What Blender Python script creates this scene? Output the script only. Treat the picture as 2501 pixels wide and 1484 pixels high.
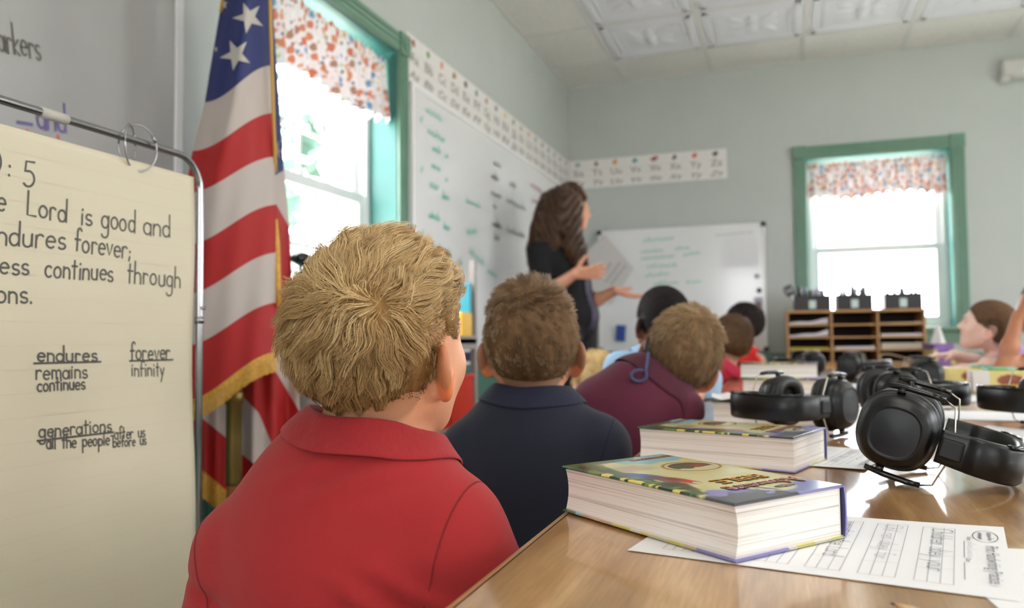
import bpy, bmesh, math, random
import numpy as np
from mathutils import Vector, Matrix, Euler

for _o in list(bpy.data.objects):
    bpy.data.objects.remove(_o)
SC = bpy.context.scene
COL = SC.collection
random.seed(7)
NP = np.random.RandomState(7)
PI = math.pi

# ------------------------------------------------------------------ camera
F_PX, CX, CY = 1924.6, 1250.5, 742.0
YAW, PITCH, ROLL = -0.33234, 0.04408, -0.010413
CAM_Z = 0.82


def cam_rows():
    f = np.array([math.sin(YAW) * math.cos(PITCH), math.cos(YAW) * math.cos(PITCH), math.sin(PITCH)])
    r = np.array([math.cos(YAW), -math.sin(YAW), 0.0])
    u = np.cross(r, f)
    c, s = math.cos(ROLL), math.sin(ROLL)
    return np.array([c * r + s * u, -s * r + c * u, -f])


RC = cam_rows()
cam_d = bpy.data.cameras.new('camera')
cam_d.sensor_width = 36.0
cam_d.lens = F_PX / 2501 * 36.0
cam_d.clip_start = 0.02
cam_d.dof.use_dof = True
cam_d.dof.focus_distance = 0.80
cam_d.dof.aperture_fstop = 5.0
cam = bpy.data.objects.new('camera', cam_d)
COL.objects.link(cam)
_m = Matrix.Identity(4)
for i in range(3):
    for j in range(3):
        _m[j][i] = RC[i][j]
_m.translation = (0, 0, CAM_Z)
cam.matrix_world = _m
SC.camera = cam

# ------------------------------------------------------------------ exposure, daylight
SC.view_settings.view_transform = 'Standard'
SC.view_settings.look = 'None'
SC.view_settings.gamma = 1.0
SC.view_settings.use_curve_mapping = False
SC.view_settings.exposure = 0.34
SC.cycles.max_bounces = 7
SC.cycles.diffuse_bounces = 4
SC.cycles.transparent_max_bounces = 12
SC.cycles.sample_clamp_indirect = 6.0
SC.cycles.caustics_reflective = False
SC.cycles.caustics_refractive = False

world = bpy.data.worlds.new('daylight')
SC.world = world
world.use_nodes = True
_bg = world.node_tree.nodes['Background']
_bg.inputs[0].default_value = (0.97, 0.955, 1.0, 1)
_bg.inputs[1].default_value = 13.0

ROOM_X0, ROOM_X1, ROOM_Y0, ROOM_Y1, ROOM_H = -1.497, 3.3, -2.6, 5.669, 2.697
# windows: wall, centre along wall.  All have the same size.
WIN_W, WIN_Z0, WIN_Z1 = 0.872, 0.865, 2.018
WINDOWS = [('left', 2.4625), ('far', 0.598), ('right', 0.3), ('right', 3.6), ('back', -0.6), ('back', 1.9), ('right', 2.0), ('far', 2.35)]


def area(name, loc, rot, sx, sy, power, color=(1, 1, 1), portal=False):
    l = bpy.data.lights.new(name, 'AREA')
    l.shape = 'RECTANGLE'
    l.size, l.size_y = sx, sy
    l.energy = power
    l.color = color
    if portal:
        l.cycles.is_portal = True
    o = bpy.data.objects.new(name, l)
    COL.objects.link(o)
    o.location = loc
    o.rotation_euler = rot
    return o


for _w, _c in WINDOWS:
    zc, hh = (WIN_Z0 + WIN_Z1) / 2, WIN_Z1 - WIN_Z0
    loc, rot = {'left': ((ROOM_X0 - 0.21, _c, zc), (0, -PI / 2, 0)), 'right': ((ROOM_X1 + 0.21, _c, zc), (0, PI / 2, 0)),
                'far': ((_c, ROOM_Y1 + 0.21, zc), (-PI / 2, 0, 0)), 'back': ((_c, ROOM_Y0 - 0.21, zc), (PI / 2, 0, 0))}[_w]
    if _w in ('left', 'right'):
        area('window_daylight', loc, rot, hh, WIN_W, 1, portal=True)
    else:
        area('window_daylight', loc, rot, WIN_W, hh, 1, portal=True)
_s = bpy.data.lights.new('sun', 'SUN')
_s.energy = 45.0
_s.angle = 0.01
_s.color = (1.0, 0.95, 0.88)
_so = bpy.data.objects.new('sun', _s)
COL.objects.link(_so)
_so.rotation_euler = Vector((-0.40, -0.04, -0.92)).to_track_quat('-Z', 'Y').to_euler()
# unseen fill lamps added to brighten the room, behind and right of view
FILL_LAMPS = [(0.47, 0.62), (0.47, -1.2), (2.3, 0.62), (2.3, 3.06)]
FILL_W = 7.0
for _x, _y in FILL_LAMPS:
    area('ceiling_fill_light', (_x, _y, ROOM_H - 0.03), (0, 0, 0), 0.56, 1.16, FILL_W, (1.0, 0.97, 0.92))

# ------------------------------------------------------------------ picking points from measured picture coordinates


def ray(px, py):
    return np.array([px - CX, CY - py, -F_PX]) / F_PX @ RC


def at_x(px, py, v):
    d = ray(px, py)
    return np.array([0, 0, CAM_Z]) + d * (v / d[0])


def at_y(px, py, v):
    d = ray(px, py)
    return np.array([0, 0, CAM_Z]) + d * (v / d[1])


def at_z(px, py, v):
    d = ray(px, py)
    return np.array([0, 0, CAM_Z]) + d * ((v - CAM_Z) / d[2])


def at_d(px, py, depth):
    return np.array([0, 0, CAM_Z]) + ray(px, py) * depth


# ------------------------------------------------------------------ materials
def lin(c):
    return c / 12.92 if c <= 0.04045 else ((c + 0.055) / 1.055) ** 2.4


def rgb(r, g, b):
    return (lin(r / 255), lin(g / 255), lin(b / 255), 1.0)


MATS = {}


def mat(name, col, rough=0.6, metal=0.0, spec=0.5, noise=0.0, nscale=8.0, bump=0.0, bscale=60.0, coat=0.0,
        sss=0.0, sss_r=(1, .3, .15), sss_s=0.01, attr=None, sheen=0.0, emit=None, trans=0.0, bstretch=None, alpha=1.0):
    if name in MATS:
        return MATS[name]
    m = bpy.data.materials.new(name)
    m.use_nodes = True
    nt = m.node_tree
    b = nt.nodes['Principled BSDF']
    if len(col) == 3:
        col = rgb(*col)
    b.inputs['Base Color'].default_value = col
    b.inputs['Roughness'].default_value = rough
    b.inputs['Metallic'].default_value = metal
    b.inputs['Specular IOR Level'].default_value = spec
    b.inputs['Coat Weight'].default_value = coat
    b.inputs['Coat Roughness'].default_value = 0.12
    b.inputs['Sheen Weight'].default_value = sheen
    if trans:
        b.inputs['Transmission Weight'].default_value = trans
    if sss:
        b.inputs['Subsurface Weight'].default_value = sss
        b.inputs['Subsurface Radius'].default_value = sss_r
        b.inputs['Subsurface Scale'].default_value = sss_s
    if emit:
        b.inputs['Emission Color'].default_value = rgb(*emit[:3])
        b.inputs['Emission Strength'].default_value = emit[3]
    tc = nt.nodes.new('ShaderNodeTexCoord')
    src = None
    if attr:
        a = nt.nodes.new('ShaderNodeVertexColor')
        a.layer_name = attr
        nt.links.new(a.outputs['Color'], b.inputs['Base Color'])
        src = a.outputs['Color']
    if noise:
        n = nt.nodes.new('ShaderNodeTexNoise')
        n.inputs['Scale'].default_value = nscale
        n.inputs['Detail'].default_value = 6
        nt.links.new(tc.outputs['Object'], n.inputs['Vector'])
        mx = nt.nodes.new('ShaderNodeMix')
        mx.data_type = 'RGBA'
        mx.blend_type = 'MULTIPLY'
        mx.inputs['Factor'].default_value = 1.0
        mr = nt.nodes.new('ShaderNodeMapRange')
        mr.inputs['From Min'].default_value = 0.3
        mr.inputs['From Max'].default_value = 0.7
        mr.inputs['To Min'].default_value = 1 - noise
        mr.inputs['To Max'].default_value = 1 + noise * 0.5
        nt.links.new(n.outputs['Fac'], mr.inputs['Value'])
        if src is not None:
            nt.links.new(src, mx.inputs['A'])
        else:
            mx.inputs['A'].default_value = col
        nt.links.new(mr.outputs['Result'], mx.inputs['B'])
        nt.links.new(mx.outputs['Result'], b.inputs['Base Color'])
    if bump:
        n = nt.nodes.new('ShaderNodeTexNoise')
        n.inputs['Scale'].default_value = bscale
        n.inputs['Detail'].default_value = 4
        if bstretch:
            mp = nt.nodes.new('ShaderNodeMapping')
            mp.inputs['Scale'].default_value = bstretch
            nt.links.new(tc.outputs['Object'], mp.inputs['Vector'])
            nt.links.new(mp.outputs['Vector'], n.inputs['Vector'])
        else:
            nt.links.new(tc.outputs['Object'], n.inputs['Vector'])
        bp = nt.nodes.new('ShaderNodeBump')
        bp.inputs['Strength'].default_value = 1.0
        bp.inputs['Distance'].default_value = bump
        nt.links.new(n.outputs['Fac'], bp.inputs['Height'])
        nt.links.new(bp.outputs['Normal'], b.inputs['Normal'])
    MATS[name] = m
    return m


# ------------------------------------------------------------------ scene graph helpers
def tag(o, label=None, cat=None, group=None, kind=None):
    if label:
        o['label'] = label
    if cat:
        o['category'] = cat
    if group:
        o['group'] = group
    if kind:
        o['kind'] = kind
    return o


def empty(name, loc=(0, 0, 0), rz=0.0, rot=None):
    o = bpy.data.objects.new(name, None)
    o.empty_display_size = 0.05
    COL.objects.link(o)
    o.location = loc
    o.rotation_euler = rot if rot is not None else (0, 0, rz)
    return o


def thing(name, label, cat, loc=(0, 0, 0), rz=0.0, group=None, rot=None):
    return tag(empty(name, loc, rz, rot), label, cat, group)


class MB:
    """collects geometry for one mesh object"""

    def __init__(s):
        s.v, s.f, s.mi, s.sm, s.mats = [], [], [], [], []

    def _m(s, m):
        if m is None:
            return 0
        if m not in s.mats:
            s.mats.append(m)
        return s.mats.index(m)

    def add(s, verts, faces, m=None, smooth=False):
        n = len(s.v)
        s.v.extend([tuple(map(float, p)) for p in verts])
        k = s._m(m)
        for f in faces:
            s.f.append(tuple(int(i) + n for i in f))
            s.mi.append(k)
            s.sm.append(smooth)
        return s

    def box(s, lo, hi, m=None, bev=0.0, M=None, seg=2):
        bm = bmesh.new()
        bmesh.ops.create_cube(bm, size=1.0)
        lo, hi = Vector(lo), Vector(hi)
        for v in bm.verts:
            v.co = Vector((lo[i] + (v.co[i] + 0.5) * (hi[i] - lo[i]) for i in range(3)))
        if bev:
            bmesh.ops.bevel(bm, geom=bm.edges[:], offset=bev, segments=seg, profile=0.5, affect='EDGES')
        return s.bm(bm, m, M, smooth=False)

    def bm(s, bm, m=None, M=None, smooth=False):
        if M is not None:
            bmesh.ops.transform(bm, matrix=M, verts=bm.verts)
        bm.verts.index_update()
        s.add([v.co for v in bm.verts], [[v.index for v in f.verts] for f in bm.faces], m, smooth)
        bm.free()
        return s

    def prism(s, pts, z0, z1, m=None, M=None, smooth=False):
        n = len(pts)
        vs = [(p[0], p[1], z0) for p in pts] + [(p[0], p[1], z1) for p in pts]
        fs = [list(range(n))[::-1], list(range(n, 2 * n))] + [[i, (i + 1) % n, n + (i + 1) % n, n + i] for i in range(n)]
        if M is not None:
            vs = [M @ Vector(v) for v in vs]
        return s.add(vs, fs, m, smooth)

    def lathe(s, prof, m=None, M=None, seg=32, smooth=True, cap=True):
        vs, fs = [], []
        for r, z in prof:
            for k in range(seg):
                a = 2 * PI * k / seg
                vs.append((r * math.cos(a), r * math.sin(a), z))
        for i in range(len(prof) - 1):
            for k in range(seg):
                k2 = (k + 1) % seg
                fs.append([i * seg + k, i * seg + k2, (i + 1) * seg + k2, (i + 1) * seg + k])
        if cap:
            fs.append(list(range(seg))[::-1])
            fs.append([(len(prof) - 1) * seg + k for k in range(seg)])
        if M is not None:
            vs = [M @ Vector(v) for v in vs]
        return s.add(vs, fs, m, smooth)

    def tube(s, pts, r, m=None, seg=10, closed=False, smooth=True):
        P = [Vector(p) for p in pts]
        n = len(P)
        rr = r if hasattr(r, '__len__') else [r] * n
        up = None
        vs, fs = [], []
        for i in range(n):
            if closed:
                t = (P[(i + 1) % n] - P[i - 1])
            else:
                t = P[min(i + 1, n - 1)] - P[max(i - 1, 0)]
            t.normalize()
            if up is None:
                up = Vector((0, 0, 1)) if abs(t.z) < 0.9 else Vector((1, 0, 0))
            a = t.cross(up)
            a.normalize()
            b = a.cross(t)
            b.normalize()
            up = b
            for k in range(seg):
                q = 2 * PI * k / seg
                vs.append(P[i] + a * (rr[i] * math.cos(q)) + b * (rr[i] * math.sin(q)))
        for i in range(n if closed else n - 1):
            j = (i + 1) % n
            for k in range(seg):
                k2 = (k + 1) % seg
                fs.append([i * seg + k, i * seg + k2, j * seg + k2, j * seg + k])
        if not closed:
            fs.append(list(range(seg))[::-1])
            fs.append([(n - 1) * seg + k for k in range(seg)])
        return s.add(vs, fs, m, smooth)

    def grid(s, fn, nu, nv, m=None, smooth=True, wrap=False):
        vs = [fn(i / (nu - 1 if not wrap else nu), j / (nv - 1)) for j in range(nv) for i in range(nu)]
        fs = []
        for j in range(nv - 1):
            for i in range(nu if wrap else nu - 1):
                i2 = (i + 1) % nu
                fs.append([j * nu + i, j * nu + i2, (j + 1) * nu + i2, (j + 1) * nu + i])
        return s.add(vs, fs, m, smooth)

    def build(s, name, m=None, parent=None, mods=None, solid=0.0):
        me = bpy.data.meshes.new(name)
        me.from_pydata(s.v, [], s.f)
        mats = s.mats if s.mats else [m]
        if s.mats and m is not None and m not in s.mats and len(set(s.mi)) == 0:
            mats = [m]
        for q in mats:
            me.materials.append(q)
        me.polygons.foreach_set('material_index', s.mi)
        me.polygons.foreach_set('use_smooth', s.sm)
        me.update()
        o = bpy.data.objects.new(name, me)
        COL.objects.link(o)
        if parent is not None:
            o.parent = parent
        if solid:
            md = o.modifiers.new('thickness', 'SOLIDIFY')
            md.thickness = solid
            md.offset = 0
        return o


def np_mesh(name, V, Fq, m, parent=None, smooth=True, colors=None):
    """fast mesh from numpy verts and an (n,3) or (n,4) face array"""
    me = bpy.data.meshes.new(name)
    k = Fq.shape[1]
    me.vertices.add(len(V))
    me.vertices.foreach_set('co', np.ascontiguousarray(V, dtype=np.float32).ravel())
    me.loops.add(Fq.size)
    me.loops.foreach_set('vertex_index', np.ascontiguousarray(Fq, dtype=np.int32).ravel())
    me.polygons.add(len(Fq))
    me.polygons.foreach_set('loop_start', np.arange(0, Fq.size, k, dtype=np.int32))
    me.polygons.foreach_set('loop_total', np.full(len(Fq), k, dtype=np.int32))
    me.polygons.foreach_set('use_smooth', np.full(len(Fq), smooth, dtype=bool))
    me.update(calc_edges=True)
    if colors is not None:
        ca = me.color_attributes.new('tint', 'FLOAT_COLOR', 'POINT')
        c4 = np.ones((len(V), 4), dtype=np.float32)
        c4[:, :3] = colors
        ca.data.foreach_set('color', c4.ravel())
    me.materials.append(m)
    o = bpy.data.objects.new(name, me)
    COL.objects.link(o)
    if parent is not None:
        o.parent = parent
    return o


def struct(name, mb, m=None, parent=None):
    o = mb.build(name, m, parent)
    if parent is None:
        o['kind'] = 'structure'
    return o


# ------------------------------------------------------------------ writing: single-stroke print letters
def _arc(cx, cy, rx, ry, a0, a1, n=14):
    return [(cx + rx * math.cos(math.radians(a0 + (a1 - a0) * i / n)), cy + ry * math.sin(math.radians(a0 + (a1 - a0) * i / n))) for i in range(n + 1)]


_ball = _arc(.2, .25, .2, .25, 20, 380)
GL = {
    'a': (.46, [_ball, [(.4, .5), (.4, 0)]]), 'b': (.46, [[(0.02, 1), (0.02, 0)], _arc(.22, .25, .2, .25, 180, -180)]),
    'c': (.42, [_arc(.22, .25, .2, .25, 50, 310)]), 'd': (.46, [_ball, [(.4, 1), (.4, 0)]]),
    'e': (.44, [[(.02, .27), (.4, .27)] + _arc(.21, .25, .2, .25, 0, 310)]), 'f': (.34, [_arc(.24, .82, .12, .16, 20, 180, 8) + [(.12, 0)], [(0, .5), (.3, .5)]]),
    'g': (.46, [_ball, [(.4, .5), (.4, -.22)] + _arc(.2, -.22, .2, .2, 0, -160, 8)]), 'h': (.46, [[(.02, 1), (.02, 0)], [(.02, .3)] + _arc(.21, .3, .19, .2, 180, 0, 8) + [(.4, 0)]]),
    'i': (.14, [[(.04, .5), (.04, 0)], [(.04, .68), (.05, .72)]]), 'j': (.2, [[(.12, .5), (.12, -.25)] + _arc(.02, -.25, .1, .15, 0, -140, 6), [(.12, .68), (.13, .72)]]),
    'k': (.42, [[(.02, 1), (.02, 0)], [(.36, .5), (.03, .22), (.38, 0)]]), 'l': (.14, [[(.04, 1), (.04, 0)]]),
    'm': (.64, [[(.02, .5), (.02, 0)], [(.02, .32)] + _arc(.16, .34, .14, .16, 180, 0, 8) + [(.3, 0)], [(.3, .32)] + _arc(.44, .34, .14, .16, 180, 0, 8) + [(.58, 0)]]),
    'n': (.44, [[(.02, .5), (.02, 0)], [(.02, .3)] + _arc(.2, .3, .18, .2, 180, 0, 8) + [(.38, 0)]]), 'o': (.46, [_arc(.21, .25, .2, .25, 90, 450)]),
    'p': (.46, [[(.02, .5), (.02, -.42)], _arc(.22, .25, .2, .25, 180, -180)]), 'q': (.46, [_ball, [(.4, .5), (.4, -.42)]]),
    'r': (.36, [[(.02, .5), (.02, 0)], [(.02, .3)] + _arc(.18, .32, .16, .18, 180, 40, 8)]), 's': (.38, [_arc(.18, .37, .15, .13, 40, 250, 9) + _arc(.18, .12, .16, .12, 80, -150, 9)]),
    't': (.34, [[(.14, .85), (.14, 0)], [(0, .55), (.3, .55)]]), 'u': (.46, [[(.02, .5), (.02, .2)] + _arc(.2, .2, .18, .2, 180, 360, 8) + [(.38, .5)], [(.38, .5), (.38, 0)]]),
    'v': (.4, [[(0, .5), (.18, 0), (.36, .5)]]), 'w': (.58, [[(0, .5), (.14, 0), (.27, .45), (.4, 0), (.54, .5)]]), 'x': (.4, [[(0, .5), (.36, 0)], [(.36, .5), (0, 0)]]),
    'y': (.42, [[(0, .5), (.19, .02)], [(.38, .5), (.08, -.42)]]), 'z': (.4, [[(.02, .5), (.34, .5), (.02, 0), (.36, 0)]]),
    'L': (.5, [[(.03, 1), (.03, 0), (.44, 0)]]), 'C': (.66, [_arc(.34, .5, .32, .5, 50, 310)]), '5': (.5, [[(.42, 1), (.08, 1), (.05, .58)] + _arc(.2, .32, .24, .31, 110, -140, 12)]),
    ':': (.2, [[(.05, .5), (.06, .46)], [(.05, .1), (.06, .06)]]), ';': (.2, [[(.06, .35), (.07, .31)], [(.07, .04), (.02, -.14)]]), '.': (.16, [[(.04, .05), (.05, 0)]]),
    ')': (.3, [_arc(-.1, .5, .3, .58, 60, -60, 8)]), '-': (.4, [[(.02, .3), (.34, .3)]]), ' ': (.42, []),
}


def scribble(n, seed):
    """strokes of a blurred word: looping up-and-down marks that spell nothing"""
    r = random.Random(seed)
    out, x = [], 0.0
    for _ in range(n):
        w = r.uniform(.25, .45)
        h = r.choice([.45, .5, .5, .9])
        out.append([(x, r.uniform(0, .15)), (x + w * .3, h), (x + w * .6, r.uniform(0, .1)), (x + w, r.uniform(.25, .5))])
        x += w + .08
    return x, out


def text_strokes(txt, gap=.09):
    x, out = 0.0, []
    for ch in txt:
        w, st = GL.get(ch, GL[' '])
        for s in st:
            out.append([(x + p[0], p[1]) for p in s])
        x += w + gap
    return x, out


def ribbon(mb, pts3, nrm, w, m=None):
    P = [Vector(p) for p in pts3]
    n = Vector(nrm)
    vs = []
    for i in range(len(P)):
        t = P[min(i + 1, len(P) - 1)] - P[max(i - 1, 0)]
        if t.length < 1e-9:
            t = Vector((1, 0, 0))
        t.normalize()
        a = n.cross(t)
        a.normalize()
        if i == 0:
            P[i] = P[i] - t * w * .4
        if i == len(P) - 1:
            P[i] = P[i] + t * w * .4
        vs += [P[i] + a * w / 2, P[i] - a * w / 2]
    mb.add(vs, [[2 * i, 2 * i + 1, 2 * i + 3, 2 * i + 2] for i in range(len(P) - 1)], m)


def write(mb, strokes, org, ux, uy, nrm, w, m=None, lift=0.0006, jit=0.0, seed=0):
    r = random.Random(seed)
    o, ux, uy, n = Vector(org), Vector(ux), Vector(uy), Vector(nrm).normalized()
    for k, s in enumerate(strokes):
        dx, dy = r.uniform(-jit, jit), r.uniform(-jit, jit)
        ribbon(mb, [o + ux * (p[0] + dx) + uy * (p[1] + dy) + n * (lift + 0.00001 * (k % 7)) for p in s], n, w, m)


def write_fit(mb, txt, p0, p1, up, nrm, cap, w, m=None, jit=0.012, seed=1, scr=0, lift=0.0006):
    """text from baseline start p0 to baseline end p1; cap = height of capitals"""
    W, st = scribble(scr, seed) if scr else text_strokes(txt)
    p0, p1 = Vector(p0), Vector(p1)
    ux = (p1 - p0) / W
    n = Vector(nrm).normalized()
    uy = n.cross((p1 - p0).normalized())
    if uy.dot(Vector(up)) < 0:
        uy = -uy
    write(mb, st, p0, ux, uy * cap, n, w, m, lift=lift, jit=jit, seed=seed)


_fc = {}


def font_verts(txt):
    """built-in sans letters as triangles (for printed matter)"""
    if txt not in _fc:
        cu = bpy.data.curves.new('print', 'FONT')
        cu.body = txt
        cu.size = 1.0
        cu.resolution_u = 3
        ob = bpy.data.objects.new('print', cu)
        COL.objects.link(ob)
        dg = bpy.context.evaluated_depsgraph_get()
        me = bpy.data.meshes.new_from_object(ob.evaluated_get(dg))
        V = [tuple(v.co) for v in me.vertices]
        Fs = [list(p.vertices) for p in me.polygons]
        bpy.data.objects.remove(ob)
        bpy.data.curves.remove(cu)
        bpy.data.meshes.remove(me)
        _fc[txt] = (V, Fs)
    return _fc[txt]


def print_text(mb, txt, org, ux, uy, nrm, m=None, lift=0.0005, fit=None, warp=None, fat=0.0):
    """ux, uy: vectors for one em.  fit: total width to stretch to"""
    V, Fs = font_verts(txt)
    if not V:
        return
    xs = [v[0] for v in V]
    x0, x1 = min(xs), max(xs)
    o, ux, uy, n = Vector(org), Vector(ux), Vector(uy), Vector(nrm).normalized()
    k = fit / (ux.length * (x1 - x0)) if fit else 1.0
    out = []
    for v in V:
        a, b = (v[0] - x0) * k, v[1]
        if warp:
            a, b = warp(a / ((x1 - x0) * k), b, a)
        out.append(o + ux * a + uy * b + n * lift)
    mb.add(out, Fs, m)

# ================================================================== THE ROOM
M_WALL = mat('sage_wall_paint', (196, 201, 198), rough=0.75, noise=0.03, nscale=3, bump=0.0006, bscale=220)
M_TRIM = mat('green_gloss_trim', (104, 142, 122), rough=0.35, noise=0.06, nscale=14, coat=0.2)
M_REVEAL = mat('green_window_reveal', (58, 118, 112), rough=0.45)
M_WAINS = mat('green_beadboard', (96, 142, 128), rough=0.4, noise=0.06, nscale=10)
M_VINYL = mat('white_window_vinyl', (236, 238, 238), rough=0.35)
M_TILE = mat('ceiling_tile', (234, 232, 229), rough=0.85, noise=0.05, nscale=30, bump=0.0015, bscale=260)
M_EMB = mat('embossed_ceiling_tile', (230, 231, 238), rough=0.35, bump=0.0015, bscale=30, coat=0.15)
M_TBAR = mat('ceiling_grid', (222, 222, 220), rough=0.5)
M_FLOOR = mat('floor_vinyl', (206, 198, 186), rough=0.4, noise=0.12, nscale=5)
M_GLASS = bpy.data.materials.new('window_glass')
M_GLASS.use_nodes = True
_nt = M_GLASS.node_tree
_nt.nodes.clear()
_o = _nt.nodes.new('ShaderNodeOutputMaterial')
_tr = _nt.nodes.new('ShaderNodeBsdfTransparent')
_tr.inputs[0].default_value = (0.965, 0.985, 0.98, 1)
_gl = _nt.nodes.new('ShaderNodeBsdfGlossy')
_gl.inputs['Roughness'].default_value = 0.03
_mx = _nt.nodes.new('ShaderNodeMixShader')
_mx.inputs[0].default_value = 0.05
_nt.links.new(_tr.outputs[0], _mx.inputs[1])
_nt.links.new(_gl.outputs[0], _mx.inputs[2])
_nt.links.new(_mx.outputs[0], _o.inputs[0])

WT = 0.20   # wall thickness


def frame_of(wall):
    """(origin function) s along the wall, z up, d into the wall (outwards) -> world"""
    if wall == 'left':
        return lambda s, z, d: (ROOM_X0 - d, s, z)
    if wall == 'right':
        return lambda s, z, d: (ROOM_X1 + d, s, z)
    if wall == 'far':
        return lambda s, z, d: (s, ROOM_Y1 + d, z)
    return lambda s, z, d: (s, ROOM_Y0 - d, z)


def wbox(mb, W, s0, s1, z0, z1, d0, d1, m=None, bev=0.0):
    a, b = W(s0, z0, d0), W(s1, z1, d1)
    lo = [min(a[i], b[i]) for i in range(3)]
    hi = [max(a[i], b[i]) for i in range(3)]
    mb.box(lo, hi, m, bev)


def build_wall(wall, s0, s1):
    W = frame_of(wall)
    mb = MB()
    wins = sorted(c for w, c in WINDOWS if w == wall)
    cur = s0
    for c in wins:
        a, b = c - WIN_W / 2, c + WIN_W / 2
        wbox(mb, W, cur, a, 0, ROOM_H, 0, WT)
        wbox(mb, W, a, b, 0, WIN_Z0, 0, WT)
        wbox(mb, W, a, b, WIN_Z1, ROOM_H, 0, WT)
        cur = b
    wbox(mb, W, cur, s1, 0, ROOM_H, 0, WT)
    struct('wall_' + wall, mb, M_WALL)
    # beadboard wainscot, chair rail and baseboard
    mb = MB()
    zt = 0.655
    n = int((s1 - s0) / 0.05)
    for i in range(n):
        a, b = s0 + (s1 - s0) * i / n, s0 + (s1 - s0) * (i + 1) / n
        wbox(mb, W, a + .002, b - .002, 0.10, zt, -0.012, 0.0, M_WAINS)
    wbox(mb, W, s0, s1, 0.1, zt, -0.008, 0.0, M_WAINS)
    wbox(mb, W, s0, s1, zt, zt + 0.05, -0.03, 0.0, M_TRIM, 0.008)
    struct('trim_%d' % {'left': 1, 'far': 2, 'right': 3, 'back': 4}[wall], mb, M_TRIM)
    mb = MB()
    wbox(mb, W, s0, s1, 0.0, 0.10, -0.018, 0.0, M_TRIM, 0.005)
    struct('baseboard_' + wall, mb, M_TRIM)


build_wall('left', ROOM_Y0, ROOM_Y1)
build_wall('far', ROOM_X0 - WT, ROOM_X1 + WT)
build_wall('right', ROOM_Y0, ROOM_Y1)
build_wall('back', ROOM_X0 - WT, ROOM_X1 + WT)
struct('floor', MB().box((ROOM_X0 - WT, ROOM_Y0 - WT, -0.1), (ROOM_X1 + WT, ROOM_Y1 + WT, 0)), M_FLOOR)

# ceiling: suspended grid of plain border tiles and embossed inner tiles
mb = MB()
mb.box((ROOM_X0 - WT, ROOM_Y0 - WT, ROOM_H), (ROOM_X1 + WT, ROOM_Y1 + WT, ROOM_H + 0.1), M_TILE)
gx = [-1.055 + .61 * i for i in range(-1, 9) if ROOM_X0 < -1.055 + .61 * i < ROOM_X1]
gy = [5.19 - .61 * i for i in range(0, 14) if 5.19 - .61 * i > ROOM_Y0]
for x in gx:
    mb.box((x - .012, ROOM_Y0, ROOM_H - .006), (x + .012, ROOM_Y1, ROOM_H + .01), M_TBAR)
for y in gy:
    mb.box((ROOM_X0, y - .012, ROOM_H - .0062), (ROOM_X1, y + .012, ROOM_H + .01), M_TBAR)
for xs in (ROOM_X0, ROOM_X1 - .02):
    mb.box((xs, ROOM_Y0, ROOM_H - .0058), (xs + .02, ROOM_Y1, ROOM_H + .01), M_TBAR)
for ys in (ROOM_Y0, ROOM_Y1 - .02):
    mb.box((ROOM_X0, ys, ROOM_H - .0056), (ROOM_X1, ys + .02, ROOM_H + .01), M_TBAR)


def emb_tile(x0, y0):
    """pressed pattern: stepped square frames round a flower"""
    cx, cy, h = x0 + .305, y0 - .305, ROOM_H
    mb.box((cx - .29, cy - .29, h - .003), (cx + .29, cy + .29, h + .004), M_EMB, 0.002)
    for ro, ri, d in ((.275, .235, .010), (.215, .20, .007)):
        for ax in (0, 1):
            for sg in (-1, 1):
                a0, a1 = sorted((sg * ro, sg * ri))
                lo = [cx - ro, cy - ro]
                hi = [cx + ro, cy + ro]
                lo[ax], hi[ax] = (cx, cy)[ax] + a0, (cx, cy)[ax] + a1
                mb.box((lo[0], lo[1], h - d), (hi[0], hi[1], h), M_EMB, 0.006)
    for k in range(8):
        a = k * PI / 4
        r = .085 if k % 2 == 0 else .13
        mm = Matrix.Translation((cx + r * math.cos(a), cy + r * math.sin(a), h - .003)) @ Matrix.Rotation(a, 4, 'Z') @ Matrix.Diagonal((1.6, .8, -.3, 1))
        mb.lathe([(.038, 0), (.034, .012), (.02, .024), (.001, .03)], M_EMB, mm, 12)
    mb.lathe([(.035, 0), (.03, .015), (.001, .026)], M_EMB, Matrix.Translation((cx, cy, h - .003)) @ Matrix.Diagonal((1, 1, -1, 1)), 16)


for i in range(len(gx) - 1):
    for j in range(len(gy) - 1):
        if any(abs(gx[i] + .305 - lx) < .3 and abs(gy[j] - .305 - ly) < .7 for lx, ly in FILL_LAMPS):
            continue
        if gy[j] > 1.5:
            emb_tile(gx[i], gy[j])
struct('ceiling', mb, M_TILE)


# invented fluorescent housings round the added fill lamps
M_DIFF = mat('lamp_diffuser', (240, 240, 236), rough=.5, emit=(255, 250, 240, .6))
for _x, _y in FILL_LAMPS:
    t = thing('fill_light_panel', 'added fill light panel in the ceiling, unseen, outside the picture above', 'ceiling light', (_x, _y, ROOM_H - .02), group='added ceiling fill lights')
    mb = MB()
    for s in (-1, 1):
        mb.box((s * .29 - .012, -.60, 0), (s * .29 + .012, .60, .0195), M_TBAR, .002)
        mb.box((-.28, s * .59 - .012, 0), (.28, s * .59 + .012, .0195), M_TBAR, .002)
    mb.build('frame', M_TBAR, t)
    mb = MB()
    mb.box((-.278, -.578, .006), (.278, .578, .012), M_DIFF)
    mb.build('diffuser', M_DIFF, t)


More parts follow.
